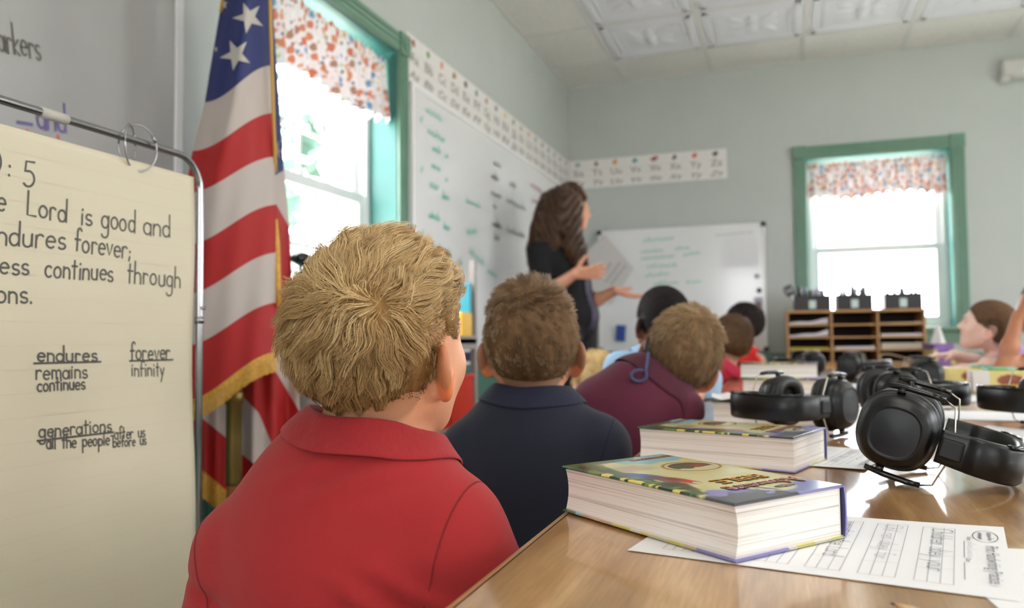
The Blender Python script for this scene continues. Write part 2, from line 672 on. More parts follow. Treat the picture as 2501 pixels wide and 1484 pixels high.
# ------------------------------------------------------------------ windows
def build_window(n, wall, c, detail=True):
    W = frame_of(wall)
    a, b = c - WIN_W / 2, c + WIN_W / 2
    z0, z1 = WIN_Z0, WIN_Z1
    root = MB()
    # white vinyl outer frame
    D0, D1 = 0.125, 0.195
    t = 0.035
    for s0, s1, q0, q1 in ((a, a + t, z0, z1), (b - t, b, z0, z1), (a + t, b - t, z1 - t, z1), (a + t, b - t, z0, z0 + t)):
        wbox(root, W, s0, s1, q0, q1, D0, D1, M_VINYL, 0.003)
    w = struct('window_%d' % n, root, M_VINYL)
    zm = 1.40
    for nm, q0, q1, d0, d1 in (('upper_sash', zm - .01, z1 - t, .165, .19), ('lower_sash', z0 + t, zm + .022, .135, .162)):
        mb = MB()
        r = 0.042
        ia, ib = a + t, b - t
        for s0, s1, p0, p1 in ((ia, ia + r, q0, q1), (ib - r, ib, q0, q1), (ia + r, ib - r, q1 - r, q1), (ia + r, ib - r, q0, q0 + r)):
            wbox(mb, W, s0, s1, p0, p1, d0, d1, M_VINYL, 0.003)
        s = mb.build(nm, M_VINYL, w)
        g = MB()
        dm = (d0 + d1) / 2
        wbox(g, W, ia + r - .004, ib - r + .004, q0 + r - .004, q1 - r + .004, dm - .002, dm + .002, M_GLASS)
        g.build('pane', M_GLASS, s)
        if detail:
            mb = MB()
            wbox(mb, W, c - .008, c + .008, q0 + r, q1 - r, dm - .006, dm + .006, M_VINYL)
            hz = 1.60 if nm == 'upper_sash' else 1.165
            wbox(mb, W, ia + r, ib - r, hz - .008, hz + .008, dm - .0058, dm + .0058, M_VINYL)
            mb.build('muntin', M_VINYL, s)
    # painted lining of the opening
    mb = MB()
    e = .004
    wbox(mb, W, a, a + e, z0, z1, 0, D0, M_REVEAL)
    wbox(mb, W, b - e, b, z0, z1, 0, D0, M_REVEAL)
    wbox(mb, W, a + e, b - e, z1 - e, z1, 0, D0, M_REVEAL)
    mb.build('reveal', M_REVEAL, w)
    mb = MB()
    wbox(mb, W, a - .1, b + .1, z0 - .025, z0 + .003, -0.05, D0, M_TRIM, 0.008)
    wbox(mb, W, a - .075, b + .075, z0 - .1, z0 - .026, -0.018, 0, M_TRIM, 0.005)
    mb.build('sill', M_TRIM, w)
    # fluted casing and corner blocks with a rosette
    cw = .082
    for nm, s0, s1, q0, q1, vert in (('casing', a - cw, a, z0 + .003, z1, 1), ('casing', b, b + cw, z0 + .003, z1, 1), ('casing', a, b, z1, z1 + cw, 0)):
        mb = MB()
        wbox(mb, W, s0, s1, q0, q1, -.014, 0, M_TRIM, 0.002)
        for k in range(3):
            o = cw * (.2 + .3 * k)
            if vert:
                wbox(mb, W, s0 + o - .008, s0 + o + .008, q0 + .01, q1 - .005, -.021, -.010, M_TRIM, 0.005)
            else:
                wbox(mb, W, s0 + .005, s1 - .005, q0 + o - .008, q0 + o + .008, -.021, -.010, M_TRIM, 0.005)
        mb.build(nm, M_TRIM, w)
    for s0 in (a - cw, b):
        mb = MB()
        wbox(mb, W, s0 - .003, s0 + cw + .003, z1 - .003, z1 + cw + .003, -.026, 0, M_TRIM, 0.003)
        cpt = Vector(W(s0 + cw / 2, z1 + cw / 2, -.026))
        nrm = Vector(W(0, 0, -1)) - Vector(W(0, 0, 0))
        mm = Matrix.Translation(cpt) @ nrm.to_track_quat('Z', 'Y').to_matrix().to_4x4()
        mb.lathe([(.032, -.002), (.032, .006), (.026, .008), (.022, .003), (.014, .003), (.011, .008), (.001, .010)], M_TRIM, mm, 24)
        mb.build('corner_block', M_TRIM, w)
    return w


for _i, (_w, _c) in enumerate(WINDOWS):
    build_window(_i + 1, _w, _c, detail=(_i == 0))

# ------------------------------------------------------------------ outdoors, seen blown out through the glass
M_BOUNCE = mat('pale_bounce_ground', (206, 204, 198), rough=0.9, noise=0.3, nscale=2)  # ground colour made pale to bounce daylight up into the room
struct('ground', MB().box((-60, -40, -0.9), (60, 70, -0.5)), M_BOUNCE)
M_LEAF = mat('leaves', (52, 84, 70), rough=0.6, noise=0.3, nscale=3)
M_BARK = mat('bark', (110, 96, 84), rough=0.9, noise=0.3, nscale=10)


def tree(name, x, y, h, r, label, seed):
    rs = np.random.RandomState(seed)
    t = thing(name, label, 'tree', (x, y, -0.5), 0, 'trees outside the windows')
    mb = MB()
    mb.tube([(0, 0, 0), (.05, 0, h * .3), (0, .08, h * .7)], [.16, .12, .05], M_BARK)
    for k in range(7):
        a = k * 2.4
        mb.tube([(0, 0, h * (.3 + .05 * k)), (math.cos(a) * r * .6, math.sin(a) * r * .6, h * (.5 + .05 * k))], [.06, .02], M_BARK, 6)
    mb.build('trunk', M_BARK, t)
    n = 2600
    blobs = [(rs.normal(0, r * .45), rs.normal(0, r * .45), h * .68 + rs.normal(0, h * .16), r * rs.uniform(.25, .45)) for _ in range(14)]
    V, Fq = [], []
    for k in range(n):
        bx, by, bz, br = blobs[k % 14]
        d = rs.normal(size=3)
        d /= np.linalg.norm(d)
        p = np.array([bx, by, bz]) + d * br * rs.uniform(.6, 1)
        u = rs.normal(size=3)
        u /= np.linalg.norm(u)
        v = np.cross(u, rs.normal(size=3))
        v /= np.linalg.norm(v)
        s = rs.uniform(.09, .16)
        i = len(V)
        V += [p - u * s, p - v * s * .6, p + u * s, p + v * s * .6]
        Fq.append((i, i + 1, i + 2, i + 3))
    np_mesh('foliage', np.array(V), np.array(Fq), M_LEAF, t, smooth=False)


tree('tree', -6.5, 6.6, 4.6, 1.7, 'leafy tree outside the near side window, filling the upper pane', 3)
tree('tree', -11.0, 13.5, 5.2, 2.0, 'pale tree farther off outside the near side window', 4)
tree('tree', -12.5, 9.5, 6.4, 2.2, 'tall hazy tree behind the flag outside the side window', 6)

# ================================================================== ON THE WALLS
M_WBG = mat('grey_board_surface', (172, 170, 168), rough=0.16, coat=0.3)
M_WB = mat('whiteboard_surface', (242, 242, 243), rough=0.16, coat=0.3)
M_ALU = mat('whiteboard_frame', (246, 244, 244), rough=0.35)
M_BLK = mat('black_plastic', (24, 24, 26), rough=0.4)
M_PAPER = mat('white_paper', (236, 234, 232), rough=0.8)
M_TEAL = mat('teal_marker_ink', (96, 196, 172), rough=0.6)
M_INK = mat('dark_marker_ink', (70, 72, 74), rough=0.6)
M_MAROON = mat('maroon_marker_ink', (176, 110, 140), rough=0.6)
M_BLUEINK = mat('violet_marker_ink', (110, 96, 150), rough=0.6)
M_REDINK = mat('red_marker_ink', (206, 98, 80), rough=0.6)
M_GREY = mat('grey_print', (120, 120, 124), rough=0.7)


def whiteboard(name, label, wall, s0, s1, z0, z1, d=0.0, fr=0.022, pm=None):
    W = frame_of(wall)
    mid = W((s0 + s1) / 2, z0, -d)
    t = thing(name, label, 'whiteboard', mid)
    o = Vector(mid)

    def put(nm, m, boxes, bev=0.002):
        mb = MB()
        for b in boxes:
            wbox(mb, W, *b, m, bev)
        mb.v = [tuple(Vector(v) - o) for v in mb.v]
        return mb.build(nm, m, t)
    put('panel', pm or M_WB, [(s0, s1, z0, z1, -d - .012, -d - .001)], 0)
    put('frame', M_ALU, [(s0 - fr, s0, z0 - fr, z1 + fr, -d - .018, -d), (s1, s1 + fr, z0 - fr, z1 + fr, -d - .018, -d),
                         (s0, s1, z1, z1 + fr, -d - .018, -d), (s0, s1, z0 - fr, z0, -d - .018, -d)])
    return t, W, o, put


def board_writing(t, W, o, d, name, m, lines, w=0.006):
    """lines: (s0, z0, s1, z1, cap, n, seed); illegible marker words"""
    nrm = Vector(W(0, 0, -1)) - Vector(W(0, 0, 0))
    for s0, z0, s1, z1, cap, n, seed in lines:
        mb = MB()
        a, b = Vector(W(s0, z0, -d - .0135)), Vector(W(s1, z1, -d - .0135))
        write_fit(mb, '', a - o, b - o, (0, 0, 1), nrm, cap, w, m, scr=n, seed=seed, lift=0.0003)
        mb.build(name, m, t)


# big board on the side wall
t, W, o, put = whiteboard('whiteboard', 'long wall whiteboard covered in teal and black writing behind the teacher', 'left', 3.03, 5.60, .735, 1.905)
put('marker_tray', M_ALU, [(3.05, 5.58, .70, .713, -.075, 0)])
board_writing(t, W, o, 0, 'teal_writing', M_TEAL, [
    (3.16, 1.83, 3.33, 1.83, .05, 4, 1), (3.17, 1.74, 3.36, 1.735, .05, 5, 2), (3.22, 1.67, 3.31, 1.67, .05, 3, 3), (3.36, 1.67, 3.40, 1.67, .05, 2, 4),
    (3.21, 1.59, 3.31, 1.59, .05, 3, 5), (3.36, 1.56, 3.39, 1.56, .03, 2, 6), (3.19, 1.50, 3.29, 1.50, .055, 3, 7), (3.33, 1.47, 3.41, 1.47, .055, 3, 8),
    (3.18, 1.36, 3.30, 1.36, .05, 4, 9), (3.34, 1.33, 3.42, 1.33, .05, 3, 10), (3.18, 1.22, 3.42, 1.22, .05, 7, 11), (3.17, 1.14, 3.34, 1.14, .05, 5, 12),
    (3.10, 1.77, 3.12, 1.77, .06, 1, 13), (3.10, 1.55, 3.12, 1.55, .06, 1, 14), (3.10, 1.27, 3.12, 1.27, .06, 1, 15), (3.62, 1.50, 3.82, 1.50, .04, 5, 16),
    (3.62, 1.34, 3.76, 1.36, .05, 4, 17), (3.66, 1.25, 3.86, 1.20, .05, 5, 18), (3.90, 1.17, 4.05, 1.15, .045, 4, 19), (3.5, 1.18, 3.56, 1.18, .06, 2, 20), (3.46, 1.05, 3.5, 1.07, .05, 1, 21)], 0.008)
board_writing(t, W, o, 0, 'black_writing', M_INK, [
    (4.02, 1.775, 4.14, 1.775, .05, 3, 31), (3.98, 1.69, 4.10, 1.69, .06, 4, 32), (4.28, 1.70, 4.40, 1.70, .06, 3, 33), (3.97, 1.60, 4.14, 1.60, .05, 6, 34),
    (4.22, 1.60, 4.58, 1.60, .045, 9, 35), (4.0, 1.53, 4.06, 1.53, .05, 2, 36), (3.98, 1.43, 4.14, 1.43, .05, 6, 37), (4.22, 1.43, 4.56, 1.43, .045, 9, 38), (4.02, 1.36, 4.10, 1.36, .05, 3, 39)], 0.007)
board_writing(t, W, o, 0, 'maroon_writing', M_MAROON, [
    (4.68, 1.77, 4.92, 1.77, .055, 6, 41), (4.70, 1.68, 4.90, 1.68, .05, 5, 42), (4.72, 1.59, 4.90, 1.59, .05, 5, 43), (4.72, 1.50, 4.86, 1.50, .05, 4, 44)], 0.009)
board_writing(t, W, o, 0, 'violet_writing', mat('pale_violet_ink', (186, 186, 224), rough=.6), [(4.25, 1.22, 4.3, 1.22, .05, 1, 45), (4.25, 1.13, 4.31, 1.13, .05, 2, 46), (3.86, 0.92, 4.0, .92, .06, 3, 47)], 0.009)
# marker things on its ledge
mb = MB()
for k, (s, c) in enumerate(((3.72, (70, 120, 90)), (3.79, (98, 80, 140)), (3.86, (40, 44, 60)))):
    m = mat('ledge_marker_%d' % k, c, rough=.4)
    e = MB()
    e.tube([(0, -.06, .009), (0, .035, .009)], .009, m)
    e.tube([(0, .036, .009), (0, .065, .009)], .0098, M_BLK)
    tag(e.build('marker', m), ['green marker lying on the whiteboard ledge', 'purple marker lying on the whiteboard ledge', 'dark marker farthest along the whiteboard ledge'][k], 'marker', 'markers on the whiteboard ledge').location = (ROOM_X0 + .045, s, .713)
e = MB()
e.box((-.02, -.06, 0), (.02, .06, .045), mat('eraser_navy', (60, 62, 92), rough=.8), .004)
e.build('eraser').location = (ROOM_X0 + .045, 3.60, .7131)
tag(bpy.data.objects['eraser'], 'dark felt eraser on the ledge of the long wall whiteboard', 'eraser')

# near board, mostly out of frame
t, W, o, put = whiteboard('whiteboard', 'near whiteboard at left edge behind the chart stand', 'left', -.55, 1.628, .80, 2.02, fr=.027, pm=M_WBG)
mb = MB()
n = Vector((1, 0, 0))
M_INK2 = mat('worn_black_ink', (96, 92, 84), rough=.6)
a, b = at_x(-30, 117, ROOM_X0 + .0135), at_x(104, 147, ROOM_X0 + .0135)
write_fit(mb, 'markers', Vector(a) - o, Vector(b) - o, (0, 0, 1), n, .062, .004, M_INK2, jit=.03, seed=5, lift=.0003)
mb.build('black_writing', M_INK2, t)
mb = MB()
a, b = at_x(92, 312, ROOM_X0 + .0135), at_x(168, 326, ROOM_X0 + .0135)
write_fit(mb, 'and', Vector(a) - o, Vector(b) - o, (0, 0, 1), n, .062, .0055, M_BLUEINK, jit=.03, seed=6, lift=.0003)
ribbon(mb, [Vector(at_x(44, 298, ROOM_X0 + .0138)) - o, Vector(at_x(78, 304, ROOM_X0 + .0138)) - o], n, .007, M_BLUEINK)
mb.build('violet_writing', M_BLUEINK, t)
mb = MB()
for k, (x, y, dx, dy) in enumerate(((66, 318, 2, 14), (90, 333, 12, 2), (115, 338, 10, 2), (142, 331, 2, 14))):
    ribbon(mb, [Vector(at_x(x, y, ROOM_X0 + .0138)) - o, Vector(at_x(x + dx, y + dy, ROOM_X0 + .0138)) - o], n, .006, M_REDINK)
mb.build('red_writing', M_REDINK, t)

# framed board leaning on the far wall
t, W, o, put = whiteboard('whiteboard', 'white marker board with black corner caps on the far wall beside the window', 'far', -1.262, -.122, .735, 1.585, d=.02, fr=.012)
cap = []
for s0, s1 in ((-1.280, -1.248), (-.136, -.104)):
    for q0, q1 in ((.717, .749), (1.571, 1.603)):
        c = MB()
        wbox(c, W, s0, s1, q0, q1, -.044, -.018, M_BLK, .005)
        c.v = [tuple(Vector(v) - o) for v in c.v]
        c.build('corner_cap', M_BLK, t)
put('ledge', M_BLK, [(-1.24, -.99, .708, .722, -.075, -.02)])
board_writing(t, W, o, .02, 'teal_writing', M_TEAL, [
    (-.94, 1.50, -.72, 1.51, .045, 6, 51), (-.96, 1.425, -.80, 1.43, .03, 5, 52), (-.72, 1.435, -.61, 1.44, .03, 4, 53), (-.96, 1.375, -.72, 1.385, .035, 7, 54), (-.66, 1.39, -.54, 1.40, .03, 4, 55),
    (-.92, 1.315, -.70, 1.32, .035, 6, 56), (-.93, 1.25, -.76, 1.26, .035, 5, 57), (-.87, 1.19, -.70, 1.195, .035, 5, 58), (-.64, 1.195, -.54, 1.20, .03, 3, 59), (-.86, 1.13, -.76, 1.13, .03, 3, 60), (-.59, .98, -.50, .97, .06, 3, 61)], 0.006)
board_writing(t, W, o, .02, 'grey_writing', M_GREY, [(-.44, 1.52, -.18, 1.53, .02, 6, 62)], 0.003)


def stuck(name, label, cat, px0, py0, px1, py1, m, dep=.006, rot=0.0, round_=False, group=None):
    """small flat thing stuck on the far board, between two picture corners"""
    a, b = at_y(px0, py0, ROOM_Y1 - .033), at_y(px1, py1, ROOM_Y1 - .033)
    w, h = abs(b[0] - a[0]), abs(b[2] - a[2])
    mb = MB()
    if round_:
        mb.lathe([(w / 2, 0), (w / 2, dep * .7), (w / 2 - .002, dep), (.001, dep)], m, Matrix.Rotation(PI / 2, 4, 'X'), 20)
    else:
        mb.box((-w / 2, -dep, -h / 2), (w / 2, 0, h / 2), m, min(.002, dep / 3))
    ob = mb.build(name, m)
    ob.location = ((a[0] + b[0]) / 2, ROOM_Y1 - .0325, (a[2] + b[2]) / 2)
    ob.rotation_euler = (0, rot, 0)
    return tag(ob, label, cat, group)


M_BLUE = mat('blue_felt', (52, 82, 158), rough=.8)
stuck('eraser', 'blue magnetic eraser low on the far white board', 'eraser', 1506, 794, 1528, 832, M_BLUE, .03, .08)
stuck('magnet', 'round black magnet on right side of the far white board', 'magnet', 1848, 703, 1861, 715, M_BLK, .01, round_=True)
stuck('magnet', 'faint grey magnet above the black one on the far white board', 'magnet', 1843, 668, 1856, 680, mat('grey_magnet', (176, 174, 170), rough=.5), .008, round_=True)
stuck('magnet', 'larger dark round magnet lowest on the far white board', 'magnet', 1838, 785, 1856, 815, M_BLK, .01, round_=True)
ph = stuck('photo_print', 'small portrait photo stuck on the right edge of the far white board', 'photo', 1841, 726, 1864, 756, mat('photo_lilac', (176, 176, 196), rough=.4), .001)
e = MB()
e.box((-.018, -.0018, -.03), (.016, -.0011, .012), mat('photo_brown', (150, 112, 100), rough=.5))
e.build('picture', None, ph)
sh = stuck('paper_sheet', 'blank white sheet at the top right of the far white board', 'paper', 1762, 578, 1852, 650, mat('grey_sheet', (236, 236, 240), rough=.7), .001)
# tilted sheet with print, hanging askew by the teacher
pts = [at_y(x, y, ROOM_Y1 - .05) for x, y in ((1436, 612), (1476, 572), (1548, 655), (1492, 742), (1440, 700))]
c = np.mean(pts, 0)
mb = MB()
mb.prism([(p[0] - c[0], p[2] - c[2]) for p in pts], 0, .002, mat('hung_sheet', (218, 214, 212), rough=.8), Matrix.Rotation(PI / 2, 4, 'X'))
ob = tag(mb.build('paper_sheet', M_PAPER), 'big white sheet hung askew on the far board just behind the teacher', 'paper')
ob.location = c
mb = MB()
for k, (x0, y0, x1, y1, nn) in enumerate(((1482, 690, 1518, 640, 5), (1494, 696, 1532, 646, 5), (1478, 668, 1496, 642, 3))):
    a, b = Vector(at_y(x0, y0, ROOM_Y1 - .0525)), Vector(at_y(x1, y1, ROOM_Y1 - .0525))
    write_fit(mb, '', a - Vector(c), b - Vector(c), (-1, 0, 1), (0, -1, 0), .035, .005, M_GREY, scr=nn, seed=70 + k, lift=.0006)
mb.build('print', M_GREY, ob)

# ------------------------------------------------------------------ alphabet strips
M_CARD = mat('alphabet_card', (240, 236, 234), rough=.6)
ICON = [(150, 40, 32), (90, 140, 80), (214, 150, 120), (150, 112, 40), (40, 36, 36), (50, 130, 120), (170, 110, 60), (40, 34, 34), (220, 200, 120), (130, 130, 110), (190, 140, 80), (220, 150, 90),
        (120, 116, 110), (100, 96, 90), (120, 124, 120), (150, 140, 120), (110, 116, 110), (140, 130, 110), (130, 170, 190), (130, 96, 60), (200, 60, 40), (40, 140, 150), (160, 80, 70), (70, 70, 74), (210, 60, 60), (90, 86, 70)]
M_PRINT = mat('alphabet_print', (118, 114, 112), rough=.7)
M_DASH = mat('alphabet_rule', (196, 186, 190), rough=.7)


def alphabet(label, wall, s0, s1, letters, i0, z0=1.928, z1=2.138):
    W = frame_of(wall)
    mid = Vector(W((s0 + s1) / 2, z0, 0))
    t = thing('alphabet_strip', label, 'alphabet strip', mid, group=None)
    nrm = Vector(W(0, 0, -1)) - Vector(W(0, 0, 0))
    ux = Vector(W(1, 0, 0)) - Vector(W(0, 0, 0))
    pit = (s1 - s0) / len(letters)
    for k, L in enumerate(letters):
        a = s0 + pit * k
        c = MB()
        wbox(c, W, a + .0005, a + pit - .0005, z0, z1, -.003, -.001, M_CARD)
        for q in (.045, .09, .135):
            wbox(c, W, a + .008, a + pit - .008, z0 + q - .0006, z0 + q + .0006, -.0034, -.003, M_DASH)
        c.v = [tuple(Vector(v) - mid) for v in c.v]
        card = c.build('letter_card', M_CARD, t)
        e = MB()
        col = ICON[i0 + k]
        im = mat('icon_%d' % (i0 + k), col, rough=.6)
        r = random.Random(i0 + k)
        wd = 1.6 if L == 'W' else 1.0
        pts = [(wd * .016 * (1 + .45 * math.sin(3 * q + r.random() * 6)) * math.cos(q), .019 * (1 + .3 * math.sin(2 * q + r.random())) * math.sin(q)) for q in [2 * PI * j / 18 for j in range(18)]]
        org = Vector(W(a + pit * .45, z1 - .032, -.0036)) - mid
        e.add([org + ux * p[0] + Vector((0, 0, p[1])) for p in pts], [list(range(18))], im)
        if L == 'U':
            org2 = org + ux * .012 + Vector((0, 0, -.012)) + nrm * .0003
            e.add([org2 + ux * -.03, org2 + ux * -.005 + Vector((0, 0, .016)), org2 + ux * .004 + Vector((0, 0, -.014))], [[0, 1, 2]], mat('icon_yellow', (230, 200, 60), rough=.6))
        e.build('picture', None, card)
        e = MB()
        print_text(e, L + L.lower(), Vector(W(a + pit * .22, z0 + .092, -.0036)) - mid, ux * .062, Vector((0, 0, .062)), nrm, M_PRINT, fit=pit * .55)
        e.build('printed_letters', M_PRINT, card)
        e = MB()
        sl = lambda u, b, a2: (a2 + b * .5, b)
        print_text(e, L + L.lower(), Vector(W(a + pit * .15, z0 + .02, -.0036)) - mid, ux * .058, Vector((0, 0, .052)), nrm, M_PRINT, fit=pit * .6, warp=sl)
        e.build('cursive_letters', M_PRINT, card)


alphabet('long alphabet card strip with letters A to R above the long wall whiteboard', 'left', 2.985, 5.655, 'ABCDEFGHIJKLMNOPQR', 0)
alphabet('short alphabet card strip with letters S to Z on the far wall', 'far', -1.492, -.352, 'STUVWXYZ', 18)

# ------------------------------------------------------------------ valances
m = bpy.data.materials.new('printed_valance_cotton')
m.use_nodes = True
nt = m.node_tree
nt.nodes.clear()
N = nt.nodes.new
out = N('ShaderNodeOutputMaterial')
uv = N('ShaderNodeUVMap')
uv.uv_map = 'uv'


def spots(scale, rad, pal, seedoff):
    mp = N('ShaderNodeMapping')
    mp.inputs['Location'].default_value = (seedoff, seedoff * .7, 0)
    nt.links.new(uv.outputs[0], mp.inputs[0])
    v = N('ShaderNodeTexVoronoi')
    v.voronoi_dimensions = '2D'
    v.inputs['Scale'].default_value = scale
    v.inputs['Randomness'].default_value = .55
    nt.links.new(mp.outputs[0], v.inputs['Vector'])
    nz = N('ShaderNodeTexNoise')
    nz.inputs['Scale'].default_value = scale * 3
    nt.links.new(mp.outputs[0], nz.inputs['Vector'])
    ad = N('ShaderNodeMath')
    ad.operation = 'MULTIPLY_ADD'
    ad.inputs[1].default_value = .35
    nt.links.new(nz.outputs['Fac'], ad.inputs[0])
    nt.links.new(v.outputs['Distance'], ad.inputs[2])
    lt = N('ShaderNodeMath')
    lt.operation = 'LESS_THAN'
    lt.inputs[1].default_value = rad + .17
    nt.links.new(ad.outputs[0], lt.inputs[0])
    sp = N('ShaderNodeSeparateColor')
    nt.links.new(v.outputs['Color'], sp.inputs[0])
    cr = N('ShaderNodeValToRGB')
    cr.color_ramp.interpolation = 'CONSTANT'
    while len(cr.color_ramp.elements) < len(pal):
        cr.color_ramp.elements.new(.5)
    for i, c in enumerate(pal):
        cr.color_ramp.elements[i].position = i / len(pal)
        cr.color_ramp.elements[i].color = rgb(*c)
    nt.links.new(sp.outputs[0], cr.inputs[0])
    return lt, cr


WHT = (240, 236, 238)
l1, c1 = spots(19, .34, [(204, 136, 104), WHT, (196, 116, 94), (212, 160, 124), WHT, (110, 150, 184), (168, 130, 114), (206, 132, 106)], 0)
l2, c2 = spots(33, .26, [(110, 110, 124), WHT, (216, 146, 112), (134, 134, 146), WHT, (186, 206, 160), (120, 112, 116), (206, 164, 160)], 3.3)
mx1, mx2 = N('ShaderNodeMix'), N('ShaderNodeMix')
for q in (mx1, mx2):
    q.data_type = 'RGBA'
mx1.inputs['A'].default_value = rgb(*WHT)
nt.links.new(l2.outputs[0], mx1.inputs['Factor'])
nt.links.new(c2.outputs[0], mx1.inputs['B'])
nt.links.new(l1.outputs[0], mx2.inputs['Factor'])
nt.links.new(mx1.outputs['Result'], mx2.inputs['A'])
nt.links.new(c1.outputs[0], mx2.inputs['B'])
df, tl, ms = N('ShaderNodeBsdfDiffuse'), N('ShaderNodeBsdfTranslucent'), N('ShaderNodeMixShader')
ms.inputs[0].default_value = .05
nt.links.new(mx2.outputs['Result'], df.inputs[0])
nt.links.new(mx2.outputs['Result'], tl.inputs[0])
nt.links.new(df.outputs[0], ms.inputs[1])
nt.links.new(tl.outputs[0], ms.inputs[2])
nt.links.new(ms.outputs[0], out.inputs[0])
M_VAL = m


def valance(label, wall, c, d, zt, zb, seed):
    W = frame_of(wall)
    a, b = c - WIN_W / 2 + .012, c + WIN_W / 2 - .012
    t = thing('window_valance', label, 'valance', W(c, zt, d), group='ruffled valances in the window recesses')
    o = Vector(W(c, zt, d))
    nu, nv = 260, 26
    rs = np.random.RandomState(seed)
    ph = np.cumsum(rs.uniform(.6, 1.4, nu))
    ph = ph / ph[-1] * 2 * PI * 13
    V, uvs = [], []
    arc = 0
    for j in range(nv):
        v = j / (nv - 1)
        for i in range(nu):
            u = i / (nu - 1)
            amp = .006 + .020 * v
            dd = amp * math.sin(ph[i]) + .006 * math.sin(ph[i] * .37 + 1) * v
            zz = zt + (zb - zt) * v - .012 * v * math.sin(ph[i] + .8) - .014 * v * math.sin(u * 9 + seed)
            if v < .12:
                dd *= .8
                zz += .006 * math.sin(ph[i] * 1.7) * (v == 0)
            V.append(tuple(Vector(W(a + (b - a) * u, zz, d + dd)) - o))
            uvs.append((ph[i] / (2 * PI * 13) * 1.7, v * .31))
    F = [(j * nu + i, j * nu + i + 1, (j + 1) * nu + i + 1, (j + 1) * nu + i) for j in range(nv - 1) for i in range(nu - 1)]
    ob = np_mesh('fabric', np.array(V), np.array(F), M_VAL, t)
    ul = ob.data.uv_layers.new(name='uv')
    li = np.empty(len(ob.data.loops), dtype=np.int32)
    ob.data.loops.foreach_get('vertex_index', li)
    ul.data.foreach_set('uv', np.array(uvs, dtype=np.float32)[li].ravel())
    r = MB()
    r.tube([Vector(W(a - .008, zt - .02, d + .03)) - o, Vector(W(b + .008, zt - .02, d + .03)) - o], .005, M_ALU)
    r.build('curtain_rod', M_ALU, t)


valance('white valance printed with orange and blue pictures in the side window', 'left', WINDOWS[0][1], .045, 1.985, 1.71, 2)
valance('backlit ruffled valance with orange print in the far window', 'far', WINDOWS[1][1], .045, 1.985, 1.745, 5)

# ------------------------------------------------------------------ emergency light, top right
t = thing('emergency_light', 'white plastic emergency light with green lamp high on the far wall', 'emergency light', (1.47, ROOM_Y1, 2.40))
M_EML = mat('warm_white_plastic', (206, 204, 200), rough=.4)
mb = MB()
mb.box((-.14, -.07, .025), (.16, 0, .135), M_EML, .012)
mb.build('housing', M_EML, t)
mb = MB()
mb.box((-.15, -.05, 0), (-.09, -.005, .045), M_EML, .01)
mb.box((-.085, -.06, .012), (.15, -.01, .026), M_EML, .004)
mb.build('base', M_EML, t)
mb = MB()
mb.lathe([(.008, 0), (.007, .004), (.001, .006)], mat('green_led', (60, 190, 80), rough=.3, emit=(60, 220, 80, 1.2)), Matrix.Translation((-.018, -.07, .045)) @ Matrix.Rotation(PI / 2, 4, 'X'), 14)
mb.build('indicator_lamp', None, t)

# ================================================================== CHART STAND
M_CHROME = mat('chrome_tube', (158, 156, 156), rough=0.18, metal=1.0)
M_CHART = mat('cream_chart_paper', (214, 203, 178), rough=0.8, noise=0.03, nscale=3)
M_CHINK = mat('chart_marker_ink', (80, 76, 71), rough=0.6)
CD = Vector((math.sin(math.radians(-.5)), math.cos(math.radians(-.5)), 0))
CN = Vector((CD.y, -CD.x, 0))
_cp = Vector(at_x(470, 900, -0.98))


def chart_pt(px, py, off=0.0):
    d = Vector(ray(px, py))
    o = Vector((0, 0, CAM_Z))
    k = ((_cp - o).dot(CN) - off) / d.dot(CN)
    return o + d * -k if False else o + d * (((_cp + CN * off) - o).dot(CN) / d.dot(CN))


cor = chart_pt(490, 420)                 # upper right outer corner of the tube frame
bar_l = chart_pt(0, 245)
top_z = (bar_l.z + chart_pt(400, 363).z) / 2
post = chart_pt(486, 900)
base = Vector((post.x, post.y, 0))
t = thing('chart_stand', 'chrome tube chart stand holding the cream paper at left', 'chart stand', base)
LW = 0.72


def rel(v):
    return Vector(v) - base


pr = 0.0060
R_ = .055
pts = [rel(post) * 1 for _ in range(0)]
pts = [Vector((0, 0, .04))] + [Vector((0, 0, z)) for z in (.3, .6, .9, top_z - R_)]
for k in range(1, 9):
    a = k / 8 * PI / 2
    pts.append(Vector((0, 0, top_z - R_)) - CD * R_ * (1 - math.cos(a)) + Vector((0, 0, R_ * math.sin(a))))
tubepts = pts
mb = MB()
far = Vector((0, 0, top_z)) - CD * (LW - R_)
mirror = [Vector((p.x, p.y, p.z)) for p in pts]
left = [(-CD * LW) - Vector((p.x, p.y, 0)) + Vector((0, 0, p.z)) for p in pts][::-1]
mb.tube(pts + left, pr, M_CHROME, 14)
mb.build('tube_frame', M_CHROME, t)
for s, nm in ((0, 'foot'), (1, 'foot')):
    mb = MB()
    o = -CD * LW * s
    mb.tube([o - CN * .26 + Vector((0, 0, .012)), o - CN * .2 + Vector((0, 0, .03)), o + Vector((0, 0, .05)), o + CN * .2 + Vector((0, 0, .03)), o + CN * .26 + Vector((0, 0, .012))], .011, M_CHROME, 12)
    mb.build(nm, M_CHROME, t)
mb = MB()
a, b = rel(chart_pt(98, 273)), rel(chart_pt(163, 292))
a.z = b.z = top_z
mb.tube([a, b], pr + .0016, mat('clear_sleeve', (196, 190, 180), rough=.55, bump=.001, bscale=900), 14)
mb.build('sleeve', None, t, )
mb = MB()
c = rel(chart_pt(486, 782))
c.x, c.y = 0, 0
mb.tube([c + Vector((0, 0, -.006)), c + Vector((0, 0, .006))], pr + .002, M_CHROME, 14)
mb.tube([c + Vector((0, 0, .022)), c + Vector((0, 0, .022)) + CN * .011], .0035, M_CHROME, 10)
mb.build('height_button', M_CHROME, t)

